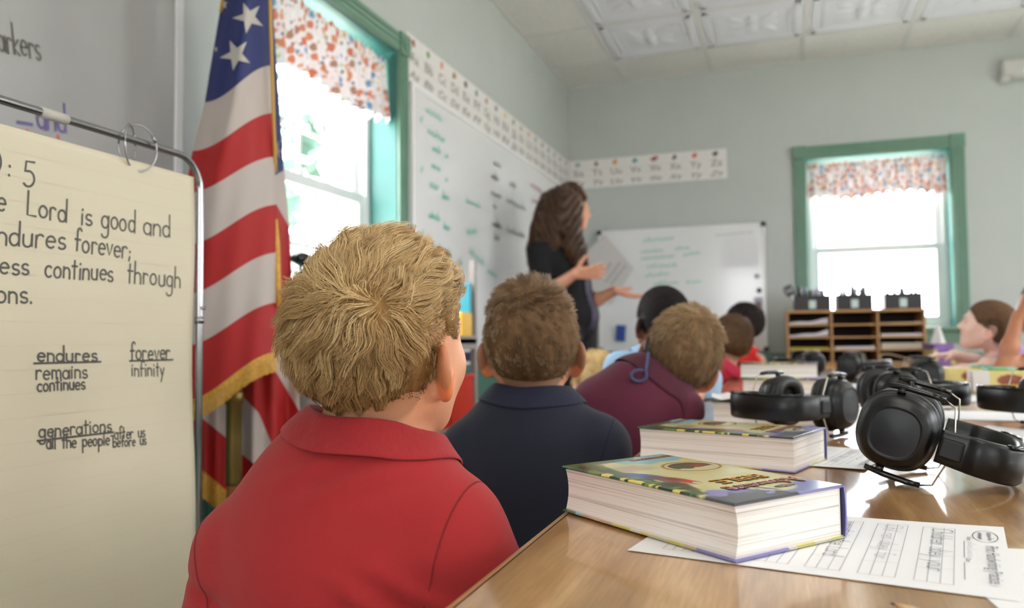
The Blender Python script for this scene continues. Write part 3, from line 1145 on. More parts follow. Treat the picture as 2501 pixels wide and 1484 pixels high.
# the paper
UPV = Vector((0, 0, 1))
ptop = chart_pt(475, 432)
pt = chart_pt(472, 900)
pw, plen = .66, .80
ppos = Vector((pt.x, pt.y, ptop.z))
ppr = thing('chart_paper', 'cream ruled chart paper with handwritten verse and word meanings', 'chart paper', ppos)


def pfn(u, v):
    s = u * pw
    z = -v * plen
    wv = .004 * math.sin(u * 9 + v * 2) * v + .003 * math.sin(v * 11 + u * 3) + .006 * v * v
    return tuple(-CD * s + UPV * z + CN * (wv - .002))


mb = MB()
mb.grid(pfn, 60, 70, M_CHART)
sheet = mb.build('sheet', M_CHART, ppr, solid=.0006)
# faint rules printed on the sheet
mb = MB()
mr = mat('chart_rule', (209, 198, 171), rough=.8)
for k in range(1, 24):
    v = k / 24.5
    ribbon(mb, [Vector(pfn(i / 30, v)) + CN * .0006 for i in range(31)], CN, .0010, mr)
mb.build('ruled_lines', mr, sheet)


def cpt(px, py):
    """point on the wavy sheet under a picture point (flat plane first, then the sheet's wave)"""
    q = chart_pt(px, py) - ppos
    u, v = -q.dot(CD) / pw, -q.z / plen
    return u, v


def chart_write(txt, x0, y0, x1, y1, cap_px, w=.0029, seed=1, nm='handwriting'):
    u0, v0 = cpt(x0, y0)
    u1, v1 = cpt(x1, y1)
    W, st = text_strokes(txt)
    cap = (chart_pt(x0, y0 - cap_px) - chart_pt(x0, y0)).length
    mb = MB()
    r = random.Random(seed)
    for s in st:
        jx, jy = r.uniform(-.02, .02), r.uniform(-.03, .03)
        pts = []
        for p in s:
            f = (p[0] + jx) / W
            u, v = u0 + (u1 - u0) * f, v0 + (v1 - v0) * f - (p[1] + jy) * cap / plen
            pts.append(Vector(pfn(u, v)) + CN * .0009)
        if len(pts) > 1:
            ribbon(mb, pts, CN, w, M_CHINK)
    return mb.build(nm, M_CHINK, sheet)


def chart_line(x0, y0, x1, y1, w=.003):
    u0, v0 = cpt(x0, y0)
    u1, v1 = cpt(x1, y1)
    mb = MB()
    ribbon(mb, [Vector(pfn(u0 + (u1 - u0) * k / 8, v0 + (v1 - v0) * k / 8)) + CN * .0009 for k in range(9)], CN, w, M_CHINK)
    mb.build('underline', M_CHINK, sheet)


chart_write('):', -14, 424, 40, 436, 58)
chart_write('5', 58, 456, 92, 460, 62)
chart_write('e', -4, 514, 22, 517, 62)
chart_write('Lord', 68, 524, 168, 543, 58, seed=3)
chart_write('is', 199, 547, 230, 551, 52, seed=4)
chart_write('good', 247, 556, 332, 568, 58, seed=5)
chart_write('and', 348, 572, 418, 581, 56, seed=6)
chart_write('endures', -36, 594, 168, 607, 62, seed=7)
chart_write('forever;', 186, 612, 324, 632, 56, seed=8)
chart_write('ness', -22, 665, 82, 671, 54, seed=9)
chart_write('continues', 115, 675, 282, 686, 54, seed=10)
chart_write('through', 312, 690, 444, 702, 54, seed=11)
chart_write('tions.', -42, 737, 94, 741, 56, seed=12)
chart_write('endures', 97, 882, 246, 882, 40, .0030, seed=13)
chart_line(88, 887, 250, 883)
chart_write('remains', 92, 926, 222, 922, 42, .0026, seed=14)
chart_write('continues', 93, 955, 214, 949, 36, .0026, seed=15)
chart_write('forever', 322, 878, 420, 876, 44, .0028, seed=16)
chart_line(320, 881, 424, 878)
chart_write('infinity', 324, 918, 406, 917, 38, .0024, seed=17)
chart_write('generations', 95, 1068, 275, 1052, 38, .0026, seed=18)
chart_line(90, 1076, 276, 1055)
chart_write('all the people', 112, 1096, 268, 1086, 36, .0024, seed=19)
chart_write('-after us', 268, 1074, 354, 1066, 32, .0022, seed=20)
chart_write('before us', 274, 1092, 356, 1084, 28, .0022, seed=21)

# binder rings through the paper, over the bar
for k, (px, py, rr, ang) in enumerate(((337, 352, .030, .45), (318, 356, .026, -.5))):
    c0 = chart_pt(px, py)
    barp = rel(c0)
    c1 = Vector((c0.x, c0.y, top_z - rr * .35))
    mb = MB()
    ax = CD * math.cos(ang) + CN * math.sin(ang)
    cps = [ax * rr * math.cos(q) + UPV * rr * 1.25 * math.sin(q) for q in [2 * PI * j / 36 for j in range(36)]]
    mb.tube(cps, .0013, M_CHROME, 8, closed=True)
    mb.tube([cps[2] * 1.0, cps[4] * 1.0], .0028, M_CHROME, 8)
    ob = mb.build('binder_ring', M_CHROME)
    ob.location = c1
    tag(ob, ['larger wire binder ring hooked over the right end of the chart bar', 'smaller wire ring looped just left of the larger one on the chart bar'][k], 'binder ring', 'rings holding the chart paper')

# ================================================================== FLAG
M_FLAG = mat('flag_cloth', (200, 200, 200), rough=0.6, attr='tint', bump=.0005, bscale=900)
M_STAR = mat('flag_star', (188, 182, 174), rough=0.6)
M_GOLD = mat('gold_fringe', (214, 160, 62), rough=0.55, noise=.25, nscale=120)
M_CORD = mat('gold_cord', (200, 156, 66), rough=0.5, bump=.002, bscale=300)
M_POLE = mat('oak_pole', (128, 72, 34), rough=0.35, noise=.25, nscale=18, coat=.3)
M_BRASS = mat('aged_brass', (120, 98, 52), rough=0.35, metal=.8)
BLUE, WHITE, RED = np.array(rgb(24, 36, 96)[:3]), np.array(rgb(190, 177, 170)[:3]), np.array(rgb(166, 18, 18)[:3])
fbase = Vector(at_d(571, 1150, 1.985))
fbase.z = 0
flag = thing('flag', 'United States flag with gold fringe hanging furled on a wooden pole', 'flag', fbase)


def sstep(x):
    x = min(1, max(0, x))
    return x * x * (3 - 2 * x)


# front fold: rows (left x, left y, right x, right y, colour of the band below this row)
FR = [(552, -190, 652, -230, 'B'), (541, 0, 655, -30, 'B'), (500, 247, 661, 163, 'W'), (470, 366, 667, 279, 'R'), (452, 470, 671, 386, 'W'), (448, 597, 673, 503, 'R'),
      (446, 718, 675, 620, 'W'), (446, 843, 676, 742, 'R'), (446, 985, 677, 868, 'F'), (446, 1032, 678, 913, None)]


def front(u, v):
    """v counts rows; -> picture x, y, depth"""
    i = min(int(v), len(FR) - 2)
    f = v - i
    a, b = FR[i], FR[i + 1]
    lx, ly, rx, ry = [a[k] + (b[k] - a[k]) * f for k in range(4)]
    x = lx + (rx - lx) * u
    s = .35 * u + .65 * sstep(u)
    y = ly + (ry - ly) * s + 5 * math.sin(u * 5 + .5)
    d = 1.90 - .05 * math.sin(PI * min(1, u * 1.02)) + .010 * math.sin(u * 7 + v * .6) + .004 * math.sin(u * 17 + v * 1.3) + .035 * u ** 6
    return x, y, d


def front3(u, v, off=0.0):
    x, y, d = front(u, v)
    return Vector(at_d(x, y, d - off)) - fbase


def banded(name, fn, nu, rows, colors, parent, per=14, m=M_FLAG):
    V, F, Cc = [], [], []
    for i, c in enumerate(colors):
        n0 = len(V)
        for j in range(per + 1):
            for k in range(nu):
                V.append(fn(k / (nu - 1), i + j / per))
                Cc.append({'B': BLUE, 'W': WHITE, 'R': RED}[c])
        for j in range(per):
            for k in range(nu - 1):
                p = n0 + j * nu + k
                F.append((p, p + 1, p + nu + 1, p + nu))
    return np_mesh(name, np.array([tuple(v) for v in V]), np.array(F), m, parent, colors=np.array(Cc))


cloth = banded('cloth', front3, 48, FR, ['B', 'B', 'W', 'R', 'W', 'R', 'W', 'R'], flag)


def fringe(fn, v0, v1, u0, u1, n, parent, name='fringe'):
    mb = MB()
    rs = random.Random(4)
    for k in range(n):
        u = u0 + (u1 - u0) * k / n
        w = (u1 - u0) / n
        q = v1 - rs.uniform(0, .08) * (v1 - v0)
        j = rs.uniform(-.2, .2) * w
        a, b, c, d = fn(u, v0, .001), fn(u + w * .86, v0, .001), fn(u + w * .86 + j, q, .001 + .001 * (k % 2)), fn(u + j, q, .001 + .001 * (k % 2))
        mb.add([a, b, c, d], [[0, 1, 2, 3]], M_GOLD)
    mb.add([fn(u0 + (u1 - u0) * i / 40, v, .0004) for v in (v0 - .05, v0 + .25 * (v1 - v0)) for i in range(41)], [[i, i + 1, 42 + i, 41 + i] for i in range(40)], M_GOLD, True)
    return mb.build(name, M_GOLD, parent)


fringe(front3, 8.0, 9.0, 0, 1, 130, flag)

# back folds
BR = [  # polylines of band borders, in picture coordinates
    [(446, -190), (668, -200)], [(446, 440), (668, 430), (693, 416)], [(446, 500), (668, 487), (706, 553)], [(446, 800), (668, 792), (716, 705)],
    [(446, 800), (596, 838), (640, 872), (676, 911), (734, 1008)], [(446, 838), (494, 880), (552, 930), (596, 971), (632, 1008), (674, 1108), (734, 1210)],
    [(446, 985), (494, 1021), (552, 1068), (590, 1108), (626, 1137), (674, 1192), (734, 1290)],
    [(446, 1118), (494, 1153), (547, 1199), (590, 1236), (734, 1380)], [(446, 1180), (494, 1217), (547, 1258), (590, 1296), (734, 1450)]]
BXL = [575, 478, 452, 446, 446, 446, 446, 446, 446]
BX = [652, 694, 707, 715, 733, 733, 722, 700, 696]


def pl(poly, x):
    for a, b in zip(poly, poly[1:]):
        if x <= b[0] or b is poly[-1]:
            return a[1] + (b[1] - a[1]) * (x - a[0]) / (b[0] - a[0])


def back3(u, v, off=0.0):
    i = min(int(v), len(BR) - 2)
    f = v - i
    xr = BX[i] + (BX[i + 1] - BX[i]) * f
    xl = BXL[i] + (BXL[i + 1] - BXL[i]) * f
    x = xl + (xr - xl) * u
    y = pl(BR[i], x) * (1 - f) + pl(BR[i + 1], x) * f
    d = 2.06 + .022 * math.sin(x * .045 + 1) + .012 * math.sin(x * .11) + .03 * u ** 8
    return Vector(at_d(x, y, d - off)) - fbase


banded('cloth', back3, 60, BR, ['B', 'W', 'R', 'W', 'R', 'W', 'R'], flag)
fringe(back3, 7.0, 8.0, 0, .97, 120, flag)


_gu, _gv = np.meshgrid(np.linspace(0, 1, 140), np.linspace(0, 2.2, 160))
_gq = np.array([front(u_, v_) for u_, v_ in zip(_gu.ravel(), _gv.ravel())])


def front_depth(x, y):
    k = np.argpartition((_gq[:, 0] - x) ** 2 + (_gq[:, 1] - y) ** 2, 4)[:4]
    return _gq[k, 2].mean()


def star(tips, depth, off):
    c = np.mean(tips, 0)
    ring = []
    for k in range(5):
        ring.append(np.array(tips[k], float))
        a = (np.array(tips[k]) + np.array(tips[(k + 1) % 5])) / 2
        ring.append(c + (a - c) * .48)
    mb = MB()
    m_ = 6
    for k in range(10):
        a, b_ = ring[k], ring[(k + 1) % 10]
        idx, vs, fs = {}, [], []
        for i in range(m_ + 1):
            for j in range(i + 1):
                q = c + (a - c) * (i - j) / m_ + (b_ - c) * j / m_
                idx[i, j] = len(vs)
                vs.append(Vector(at_d(q[0], q[1], depth(q[0], q[1]) - off)) - fbase)
        for i in range(m_):
            for j in range(i + 1):
                fs.append([idx[i, j], idx[i + 1, j], idx[i + 1, j + 1]])
                if j < i:
                    fs.append([idx[i, j], idx[i + 1, j + 1], idx[i, j + 1]])
        mb.add(vs, fs, M_STAR)
    return mb.build('star', M_STAR, flag)


star([(594, 6), (634, 14), (643, 64), (601, 82), (567, 44)][::1], lambda x, y: front_depth(x, y), .004)
star([(561, 98), (603, 101), (611, 154), (569, 173), (536, 141)], lambda x, y: front_depth(x, y), .004)
star([(524, 112), (531, 115), (532, 124), (526, 129), (523, 121)], lambda x, y: front_depth(x, y), .005)
star([(545, -6), (556, 4), (553, 20), (542, 28), (543, 10)], lambda x, y: front_depth(x, y), .005)
star([(664, 348), (681, 342), (688, 372), (685, 388), (664, 376)], lambda x, y: 2.055, .014)

mb = MB()
mb.tube([Vector(at_d(x, y, 1.895 + .0001 * abs(y))) - fbase for x, y in ((655, -230), (658, -60), (661, 60), (664, 163), (668, 280), (672, 386), (674, 420))], .0042, M_CORD, 8)
mb.build('cord', M_CORD, flag)
mb = MB()
mb.tube([Vector(at_d(x, y, 1.93)) - fbase for x, y in ((672, 535), (676, 600), (678, 680), (681, 750))], [.006, .008, .008, .007], M_GOLD, 8)
mb.build('tassel', M_GOLD, flag)
mb = MB()
mb.tube([Vector(at_d(543 - .16 * y, y, 1.90)) - fbase for y in (-190, -120, -60, 0, 30)], .0035, M_CORD, 8)
mb.build('cord', M_CORD, flag)
px0 = Vector(at_d(571, 1150, 1.985)) - fbase
mb = MB()
mb.tube([(px0.x, px0.y, z) for z in (.03, .46)], .0182, M_POLE, 18)
mb.tube([(px0.x, px0.y, z) for z in (.52, 2.36)], .0165, M_POLE, 18)
mb.build('pole', M_POLE, flag)
zf0, zf1 = at_d(571, 1066, 1.985)[2], at_d(571, 960, 1.985)[2]
mb = MB()
mb.lathe([(.0183, .46), (.020, .47), (.0195, zf0), (.0195, zf1 - .03), (.023, zf1 - .025), (.023, zf1), (.017, zf1 + .01)], M_BRASS, Matrix.Translation((px0.x, px0.y, 0)))
mb.build('ferrule', M_BRASS, flag)
mb = MB()
mb.lathe([(.16, 0), (.16, .015), (.14, .03), (.05, .05), (.03, .09), (.022, .10)], M_BRASS, Matrix.Translation((px0.x, px0.y, 0)), 40)
mb.build('floor_base', M_BRASS, flag)
mb = MB()
mb.lathe([(.012, 2.36), (.03, 2.38), (.02, 2.42), (.001, 2.52)], M_BRASS, Matrix.Translation((px0.x, px0.y, 0)), 20)
mb.build('finial', M_BRASS, flag)

# ================================================================== LEFT SIDE, LOW: cabinet, rack, bins
M_STEEL = mat('grey_steel_cabinet', (166, 162, 160), rough=.45)
t = thing('filing_cabinet', 'plain grey steel cabinet below the side window, behind the flag', 'cabinet', (-1.31, 2.14, 0))
mb = MB()
mb.box((-.13, -.30, 0), (.125, .30, .74), M_STEEL, .006)
mb.build('body', M_STEEL, t)
for k in range(2):
    mb = MB()
    mb.box((.126, -.285, .03 + .35 * k), (.142, .285, .365 + .35 * k), M_STEEL, .004)
    d = mb.build('drawer', M_STEEL, t)
    mb = MB()
    mb.box((.142, -.06, .26 + .35 * k), (.158, .06, .275 + .35 * k), M_CHROME, .004)
    mb.build('handle', M_CHROME, d)

t = thing('sill_object', 'dark rounded object on the side window sill, left of the blond boy', 'lamp', (-1.475, 2.175, WIN_Z0 + .0035))  # unidentified dark rounded object; its lamp form is invented
mb = MB()
mb.lathe([(.045, 0), (.045, .008), (.035, .014), (.008, .02), (.006, .03)], M_BLK, None, 24)
mb.build('base', M_BLK, t)
mb = MB()
mb.tube([(0, 0, .02), (.0, .02, .09), (0, .02, .15), (0, 0, .20)], .005, M_BLK, 10)
mb.build('stem', M_BLK, t)
mb = MB()
mb.lathe([(.052, .0), (.05, .012), (.038, .032), (.018, .045), (.001, .048)], mat('glossy_black', (22, 23, 26), rough=.18, coat=.5), Matrix.Translation((0, .0, .195)) @ Matrix.Rotation(-.35, 4, 'X'), 28)
mb.build('rounded_head', None, t)

M_RACK = mat('grey_brown_rack', (148, 140, 134), rough=.5)
M_RBIN = mat('red_plastic_bin', (206, 52, 34), rough=.35)
t = thing('storage_rack', 'narrow grey rack with red bins standing under the long whiteboard', 'rack', (-1.32, 2.735, 0))
for sx in (-.135, .125):
    for sy in (-.245, .245):
        mb = MB()
        mb.box((sx - .012, sy - .012, 0), (sx + .012, sy + .012, 1.14), M_RACK, .003)
        mb.build('post', M_RACK, t)
for z in (.10, .455, .80):
    mb = MB()
    mb.box((-.14, -.245, z), (.14, .245, z + .025), M_RACK, .003)
    mb.box((.128, -.245, z - .02), (.14, .245, z + .035), M_RACK, .003)
    mb.build('shelf', M_RACK, t)
BINP = [(2.62, .4812), (2.855, .4812), (2.62, .1262), (2.855, .1262)]
BINL = ['red bin at near end of the rack middle shelf, mostly behind the blond boy', 'red bin at far end of the rack middle shelf, next to the green wainscot',
        'red bin at near end of the rack bottom shelf', 'red bin at far end of the rack bottom shelf']
for k, (y, z) in enumerate(BINP):
    mb = MB()
    hx, hy, h, th = .125, .115, .20, .004
    for s in ((-hx, -hy, 0, hx, hy, th), (-hx, -hy, 0, -hx + th, hy, h), (hx - th, -hy, 0, hx, hy, h), (-hx, -hy, 0, hx, -hy + th, h), (-hx, hy - th, 0, hx, hy, h)):
        mb.box(s[:3], s[3:], M_RBIN, .0015)
    b = MB()
    ob = mb.build('storage_bin', M_RBIN)
    ob.location = (-1.32, y, z)
    tag(ob, BINL[k], 'bin', 'red bins on the grey rack')
    b.box((hx - .002, -hy - .004, h - .014), (hx + .008, hy + .004, h), M_RBIN, .003)
    b.build('rim', M_RBIN, ob)
for nm, c, y, z, h, lb in (('folder', (40, 150, 170), 2.98, .826, .22, 'teal folder standing at the far end of the rack top shelf'), ('folder', (226, 176, 40), 2.925, .60, .09, '')):
    if not lb:
        continue
    mb = MB()
    mb.box((-.10, -.01, 0), (.13, .01, h), mat(nm + str(c[0]), c, rough=.5), .003)
    ob = mb.build(nm)
    ob.location = (-1.32, y - .04, z)
    tag(ob, lb, 'folder')
mb = MB()
mb.box((-.03, -.05, 0), (.03, .05, .10), mat('yellow_tub', (232, 180, 40), rough=.4), .008)
ob = mb.build('pencil_tub', None)
ob.location = (-1.21, 2.885, .681)
ob.location.z = .826
tag(ob, 'small yellow tub on the rack top shelf beside the teal folder', 'tub')

# ================================================================== BACK OF THE ROOM: low cabinet, organizer, bins
M_OAK = mat('light_oak', (186, 142, 92), rough=.45, noise=.12, nscale=12)
M_OAKIN = mat('hardboard_dark', (62, 44, 36), rough=.8)
t = thing('low_cabinet', 'low wooden cabinet under the paper organizer at the far window', 'cabinet', (.62, 5.40, 0))
mb = MB()
mb.box((-.70, -.32, 0), (.70, .22, .61), M_OAK, .004)
mb.build('body', M_OAK, t)
mb = MB()
mb.box((-.72, -.345, .61), (.72, .23, .64), M_OAK, .006)
mb.build('top', M_OAK, t)
for k in range(3):
    mb = MB()
    mb.box((-.69 + .465 * k, -.336, .05), (-.69 + .465 * k + .45, -.321, .59), M_OAK, .004)
    d = mb.build('door', M_OAK, t)
    mb = MB()
    mb.lathe([(.008, 0), (.012, .02), (.001, .024)], M_BRASS, Matrix.Translation((-.66 + .465 * k, -.336, .45)) @ Matrix.Rotation(PI / 2, 4, 'X'), 14)
    mb.build('knob', M_BRASS, d)

OX0, OX1, OY0, OY1, OZ0, OZ1 = .010, .800, 5.27, 5.56, .641, .978
t = thing('paper_organizer', 'wooden paper organizer with twelve slots in front of the far window', 'organizer', ((OX0 + OX1) / 2, (OY0 + OY1) / 2, OZ0), rz=math.radians(1.5))
hx, hy, H = (OX1 - OX0) / 2, (OY1 - OY0) / 2, OZ1 - OZ0
th = .012
mb = MB()
mb.box((-hx - .005, -hy - .004, H - th * 1.3), (hx + .005, hy, H), M_OAK, .003)
mb.build('top_board', M_OAK, t)
mb = MB()
mb.box((-hx, -hy, 0), (hx, hy, th), M_OAK, .002)
mb.build('bottom_board', M_OAK, t)
for s in (-1, 1):
    mb = MB()
    mb.box((s * hx - th / 2 - s * th / 2, -hy, th), (s * hx + th / 2 - s * th / 2, hy, H - th * 1.3), M_OAK, .002)
    mb.build('side_board', M_OAK, t)
for s in (-1, 1):
    mb = MB()
    mb.box((s * hx / 3 - th / 2, -hy + .002, th), (s * hx / 3 + th / 2, hy, H - th * 1.3), M_OAK, .002)
    mb.build('divider', M_OAK, t)
mb = MB()
mb.box((-hx + .002, hy - .004, .002), (hx - .002, hy, H - .003), M_OAKIN)
mb.build('back_panel', M_OAKIN, t)
SH = [th + (H - th * 2.3) * k / 4 for k in (1, 2, 3)]
for c in range(3):
    for z in SH:
        mb = MB()
        x0 = -hx + c * 2 * hx / 3
        mb.box((x0 + th * .8, -hy + .003, z - .005), (x0 + 2 * hx / 3 - th * .8, hy - .005, z + .005), M_OAK, .001)
        mb.build('slot_shelf', M_OAK, t)
Mo = Matrix.Translation(((OX0 + OX1) / 2, (OY0 + OY1) / 2, OZ0)) @ Matrix.Rotation(math.radians(1.5), 4, 'Z')


def stack(col, row, h, m, label, curl=0.0, gw=.225, name='paper_stack', seed=0):
    """papers lying in a slot; row 0 is the lowest"""
    z = (th if row == 0 else SH[row - 1] + .005) + .0005
    x0 = -hx + (col + .5) * 2 * hx / 3
    mb = MB()
    nx = 24
    rs = random.Random(seed)
    ph = rs.uniform(0, 3)
    vs, fs = [], []
    for j, y in enumerate((-hy + .012, hy - .02)):
        for lay in (0, 1):
            for i in range(nx):
                u = i / (nx - 1)
                cz = curl * (u ** 2.2 + .25 * math.sin(u * 5 + ph) ** 2) * (1 if j == 0 else .3)
                vs.append((x0 - gw / 2 + gw * u, y, z + (h * lay) + cz * (.25 + .75 * lay)))
    n = nx
    for i in range(n - 1):
        fs += [[i, i + 1, n + i + 1, n + i], [2 * n + i, 3 * n + i, 3 * n + i + 1, 2 * n + i + 1], [n + i, n + i + 1, 3 * n + i + 1, 3 * n + i], [i, 2 * n + i, 2 * n + i + 1, i + 1]]
    fs += [[0, n, 3 * n, 2 * n], [n - 1, 3 * n - 1, 4 * n - 1, 2 * n - 1][::1]]
    mb.add([Mo @ Vector(v) for v in vs], fs, m)
    c = Mo @ Vector((x0, 0, z))
    mb.v = [tuple(Vector(v) - c) for v in mb.v]
    ob = mb.build(name, m)
    ob.location = c
    return tag(ob, label, 'paper', 'papers in the organizer slots')


M_P2 = mat('lilac_white_paper', (214, 206, 210), rough=.8)
M_TAN = mat('tan_paper', (196, 172, 142), rough=.8)
M_LIME = mat('lime_folder', (176, 172, 40), rough=.6)
stack(0, 3, .012, M_P2, 'curled white papers in the top left organizer slot', .022, seed=1)
stack(0, 2, .010, M_P2, 'wavy white papers in the second slot down at left', .028, seed=2)
stack(0, 1, .010, M_LIME, 'yellow green folders in the third slot down at left', 0)
stack(1, 1, .014, M_P2, 'pale papers in the third slot down of the middle column', .003)
stack(2, 3, .004, M_TAN, 'thin tan sheets in the top right organizer slot', .004)
stack(2, 2, .014, M_P2, 'greyish white papers in the second slot down at right', .002)
stack(2, 1, .034, mat('ivory_paper', (206, 196, 180), rough=.8), 'thick ivory paper pile in the third slot down at right', .003)
# tan strap curled in the lowest right slot
mb = MB()
pts = []
for k in range(40):
    u = k / 39
    pts.append((hx * .44 + .11 * u - (.05 if u < .0 else 0), -hy + .02, th + .004 + .0 * u))
loop = [(.16 + .02 * math.cos(a) * 1.0, .032 + .024 * math.sin(a)) for a in [PI * .5 + PI * k / 14 for k in range(15)]]
prof = [(.34, .012)] + [(.30, .008), (.24, .006)] + [(p[0], p[1]) for p in loop[::-1]] + [(.20, .055), (.26, .036), (.33, .016)]
vs, fs = [], []
for x, z in prof:
    for y in (-hy + .01, -hy + .05):
        vs.append(Mo @ Vector((x, y, th + z - .005)))
fs = [[2 * i, 2 * i + 1, 2 * i + 3, 2 * i + 2] for i in range(len(prof) - 1)]
c = Mo @ Vector((.25, -hy + .03, th))
mb.add([v - c for v in vs], fs, M_TAN, True)
ob = mb.build('paper_loop', M_TAN, solid=.008)
ob.location = c
tag(ob, 'tan strip curled into a loop in the bottom right organizer slot', 'paper')

M_BIN = mat('black_bin', (52, 47, 50), rough=.5)
binx = [(-.345, -.130), (-.095, .110), (.175, .385)]
binl = ['black bin of markers at the left end on the organizer', 'black bin of markers in the middle on the organizer', 'black bin at the right end on the organizer']
MC = [(60, 70, 90), (190, 60, 60), (70, 120, 190), (230, 228, 232), (120, 90, 150), (40, 40, 44), (220, 190, 90), (150, 60, 110), (206, 206, 216), (90, 80, 110)]
for k, (a, b) in enumerate(binx):
    cx, w = (a + b) / 2, (b - a) / 2
    loc = Mo @ Vector((cx, -.03, H + .0005))
    bt = thing('desk_bin', binl[k], 'bin', loc, math.radians(1.5), 'black bins on the organizer')
    d, h = .09, .095
    mb = MB()
    e = .004
    for lo, hi in (((-w, -d, 0), (w, d, e)), ((-w, -d, e), (-w + e, d, h)), ((w - e, -d, e), (w, d, h)), ((-w, d - e, e), (w, d, h)), ((-w + e, -d, e), (w - e, -d + e, h))):
        mb.box(lo, hi, M_BIN, .001)
    mb.build('body', M_BIN, bt)
    mb = MB()
    mb.box((-.02, -d - .002, .012), (.02, -d - .0004, .062), mat('label_card', (206, 224, 222), rough=.5), .0005)
    mb.build('label_card', None, bt)
    rs = random.Random(20 + k)
    nmk = (9, 9, 6)[k]
    for q in range(nmk):
        L = rs.uniform(.125, .160) - (.02 if k == 2 else 0)
        mx = -w + .02 + (2 * w - .04) * (q + .5) / nmk
        my = rs.uniform(-.05, .05)
        tx, ty = rs.uniform(-.12, .12), rs.uniform(-.2, .2)
        c = MC[(q * 3 + k) % len(MC)]
        mm = mat('marker_%d_%d_%d' % c, c, rough=.4)
        e2 = MB()
        e2.lathe([(.007, 0), (.0095, .004), (.0095, L * .62)], mm, None, 10)
        e2.lathe([(.0102, L * .62), (.0102, L - .006), (.005, L)], mat('marker_cap_%d' % (q % 3), [(60, 60, 66), (214, 214, 220), (110, 100, 140)][q % 3], rough=.35), None, 10)
        ob = e2.build('marker', mm)
        p = Mo @ Vector((cx + mx, -.03 + my, H + .006))
        ob.location = p
        ob.rotation_euler = (ty, tx, 0)
        tag(ob, ['marker standing upright in the left black bin on the organizer', 'marker standing upright in the middle black bin on the organizer', 'marker top showing in the right black bin on the organizer'][k], 'marker', 'markers in the %s bin' % ['left', 'middle', 'right'][k])
t = thing('scissors', 'black handled scissors leaning out left of the black marker bin', 'scissors', Mo @ Vector((-.318, -.05, H + .007)), rot=(0, -.40, 0))
mb = MB()
mb.box((-.006, -.002, 0), (.006, .002, .11), M_CHROME, .001)
mb.build('blade', M_CHROME, t)
mb = MB()
for s in (-1, 1):
    mb.tube([(s * .012 + .012 * math.cos(a), 0, .135 + 0.030 * math.sin(a)) for a in [2 * PI * j / 20 for j in range(20)]], .008, M_BLK, 8, closed=True)
mb.build('handle', M_BLK, t)

t = thing('tissue_box', 'purple and yellow tissue box with white tissue right of the organizer', 'tissue box', (.850, 5.17, .641), .3)
mb = MB()
mb.box((-.058, -.058, 0), (.058, .058, .125), mat('tissue_box_purple', (128, 88, 158), rough=.5, noise=.35, nscale=40), .003)
mb.build('box', None, t)
mb = MB()
for s in (-1, 1):
    mb.box((s * .05 - .012, -.0595, .004), (s * .05 + .012, .0595, .09), mat('tissue_box_yellow', (206, 190, 120), rough=.5, noise=.4, nscale=60), .001)
mb.build('printed_corner', None, t)
mb = MB()
mb.grid(lambda u, v: ((.035 * (1 - v) + .006) * math.cos(2 * PI * u) * (1 + .3 * math.sin(6 * PI * u)), (.03 * (1 - v) + .004) * math.sin(2 * PI * u) * (1 + .3 * math.cos(8 * PI * u)), .12 + .115 * v), 36, 10, M_PAPER, wrap=True)
mb.build('tissue', M_PAPER, t)

# ================================================================== THE TABLES
TZ = 0.64
m = bpy.data.materials.new('maple_laminate')
m.use_nodes = True
nt = m.node_tree
N = nt.nodes.new
b = nt.nodes['Principled BSDF']
tc = N('ShaderNodeTexCoord')
mp = N('ShaderNodeMapping')
mp.inputs['Scale'].default_value = (9, 1.1, 1)
nt.links.new(tc.outputs['Object'], mp.inputs[0])
n1 = N('ShaderNodeTexNoise')
n1.inputs['Scale'].default_value = 2.2
n1.inputs['Detail'].default_value = 8
n1.inputs['Distortion'].default_value = .6
nt.links.new(mp.outputs[0], n1.inputs['Vector'])
n2 = N('ShaderNodeTexNoise')
n2.inputs['Scale'].default_value = 3.0
n2.inputs['Detail'].default_value = 3
nt.links.new(tc.outputs['Object'], n2.inputs['Vector'])
mp3 = N('ShaderNodeMapping')
mp3.inputs['Scale'].default_value = (120, 7, 1)
nt.links.new(tc.outputs['Object'], mp3.inputs[0])
n3 = N('ShaderNodeTexNoise')
n3.inputs['Scale'].default_value = 3
n3.inputs['Detail'].default_value = 5
nt.links.new(mp3.outputs[0], n3.inputs['Vector'])
cr = N('ShaderNodeValToRGB')
cr.color_ramp.elements[0].position = .34
cr.color_ramp.elements[0].color = rgb(148, 106, 64)
cr.color_ramp.elements[1].position = .66
cr.color_ramp.elements[1].color = rgb(206, 166, 118)
e = cr.color_ramp.elements.new(.5)
e.color = rgb(182, 139, 90)
nt.links.new(n1.outputs['Fac'], cr.inputs[0])
mr = N('ShaderNodeMapRange')
mr.inputs['From Min'].default_value = .3
mr.inputs['From Max'].default_value = .7
mr.inputs['To Min'].default_value = .84
mr.inputs['To Max'].default_value = 1.1
nt.links.new(n3.outputs['Fac'], mr.inputs[0])
mx = N('ShaderNodeMix')
mx.data_type = 'RGBA'
mx.blend_type = 'MULTIPLY'
mx.inputs['Factor'].default_value = 1
nt.links.new(cr.outputs[0], mx.inputs['A'])
nt.links.new(mr.outputs[0], mx.inputs['B'])
nt.links.new(mx.outputs['Result'], b.inputs['Base Color'])
mr2 = N('ShaderNodeMapRange')
mr2.inputs['From Min'].default_value = .35
mr2.inputs['From Max'].default_value = .65
mr2.inputs['To Min'].default_value = .26
mr2.inputs['To Max'].default_value = .38
nt.links.new(n2.outputs['Fac'], mr2.inputs[0])
nt.links.new(mr2.outputs[0], b.inputs['Roughness'])
b.inputs['Specular IOR Level'].default_value = .5
b.inputs['Coat Weight'].default_value = .9
b.inputs['Coat Roughness'].default_value = .07
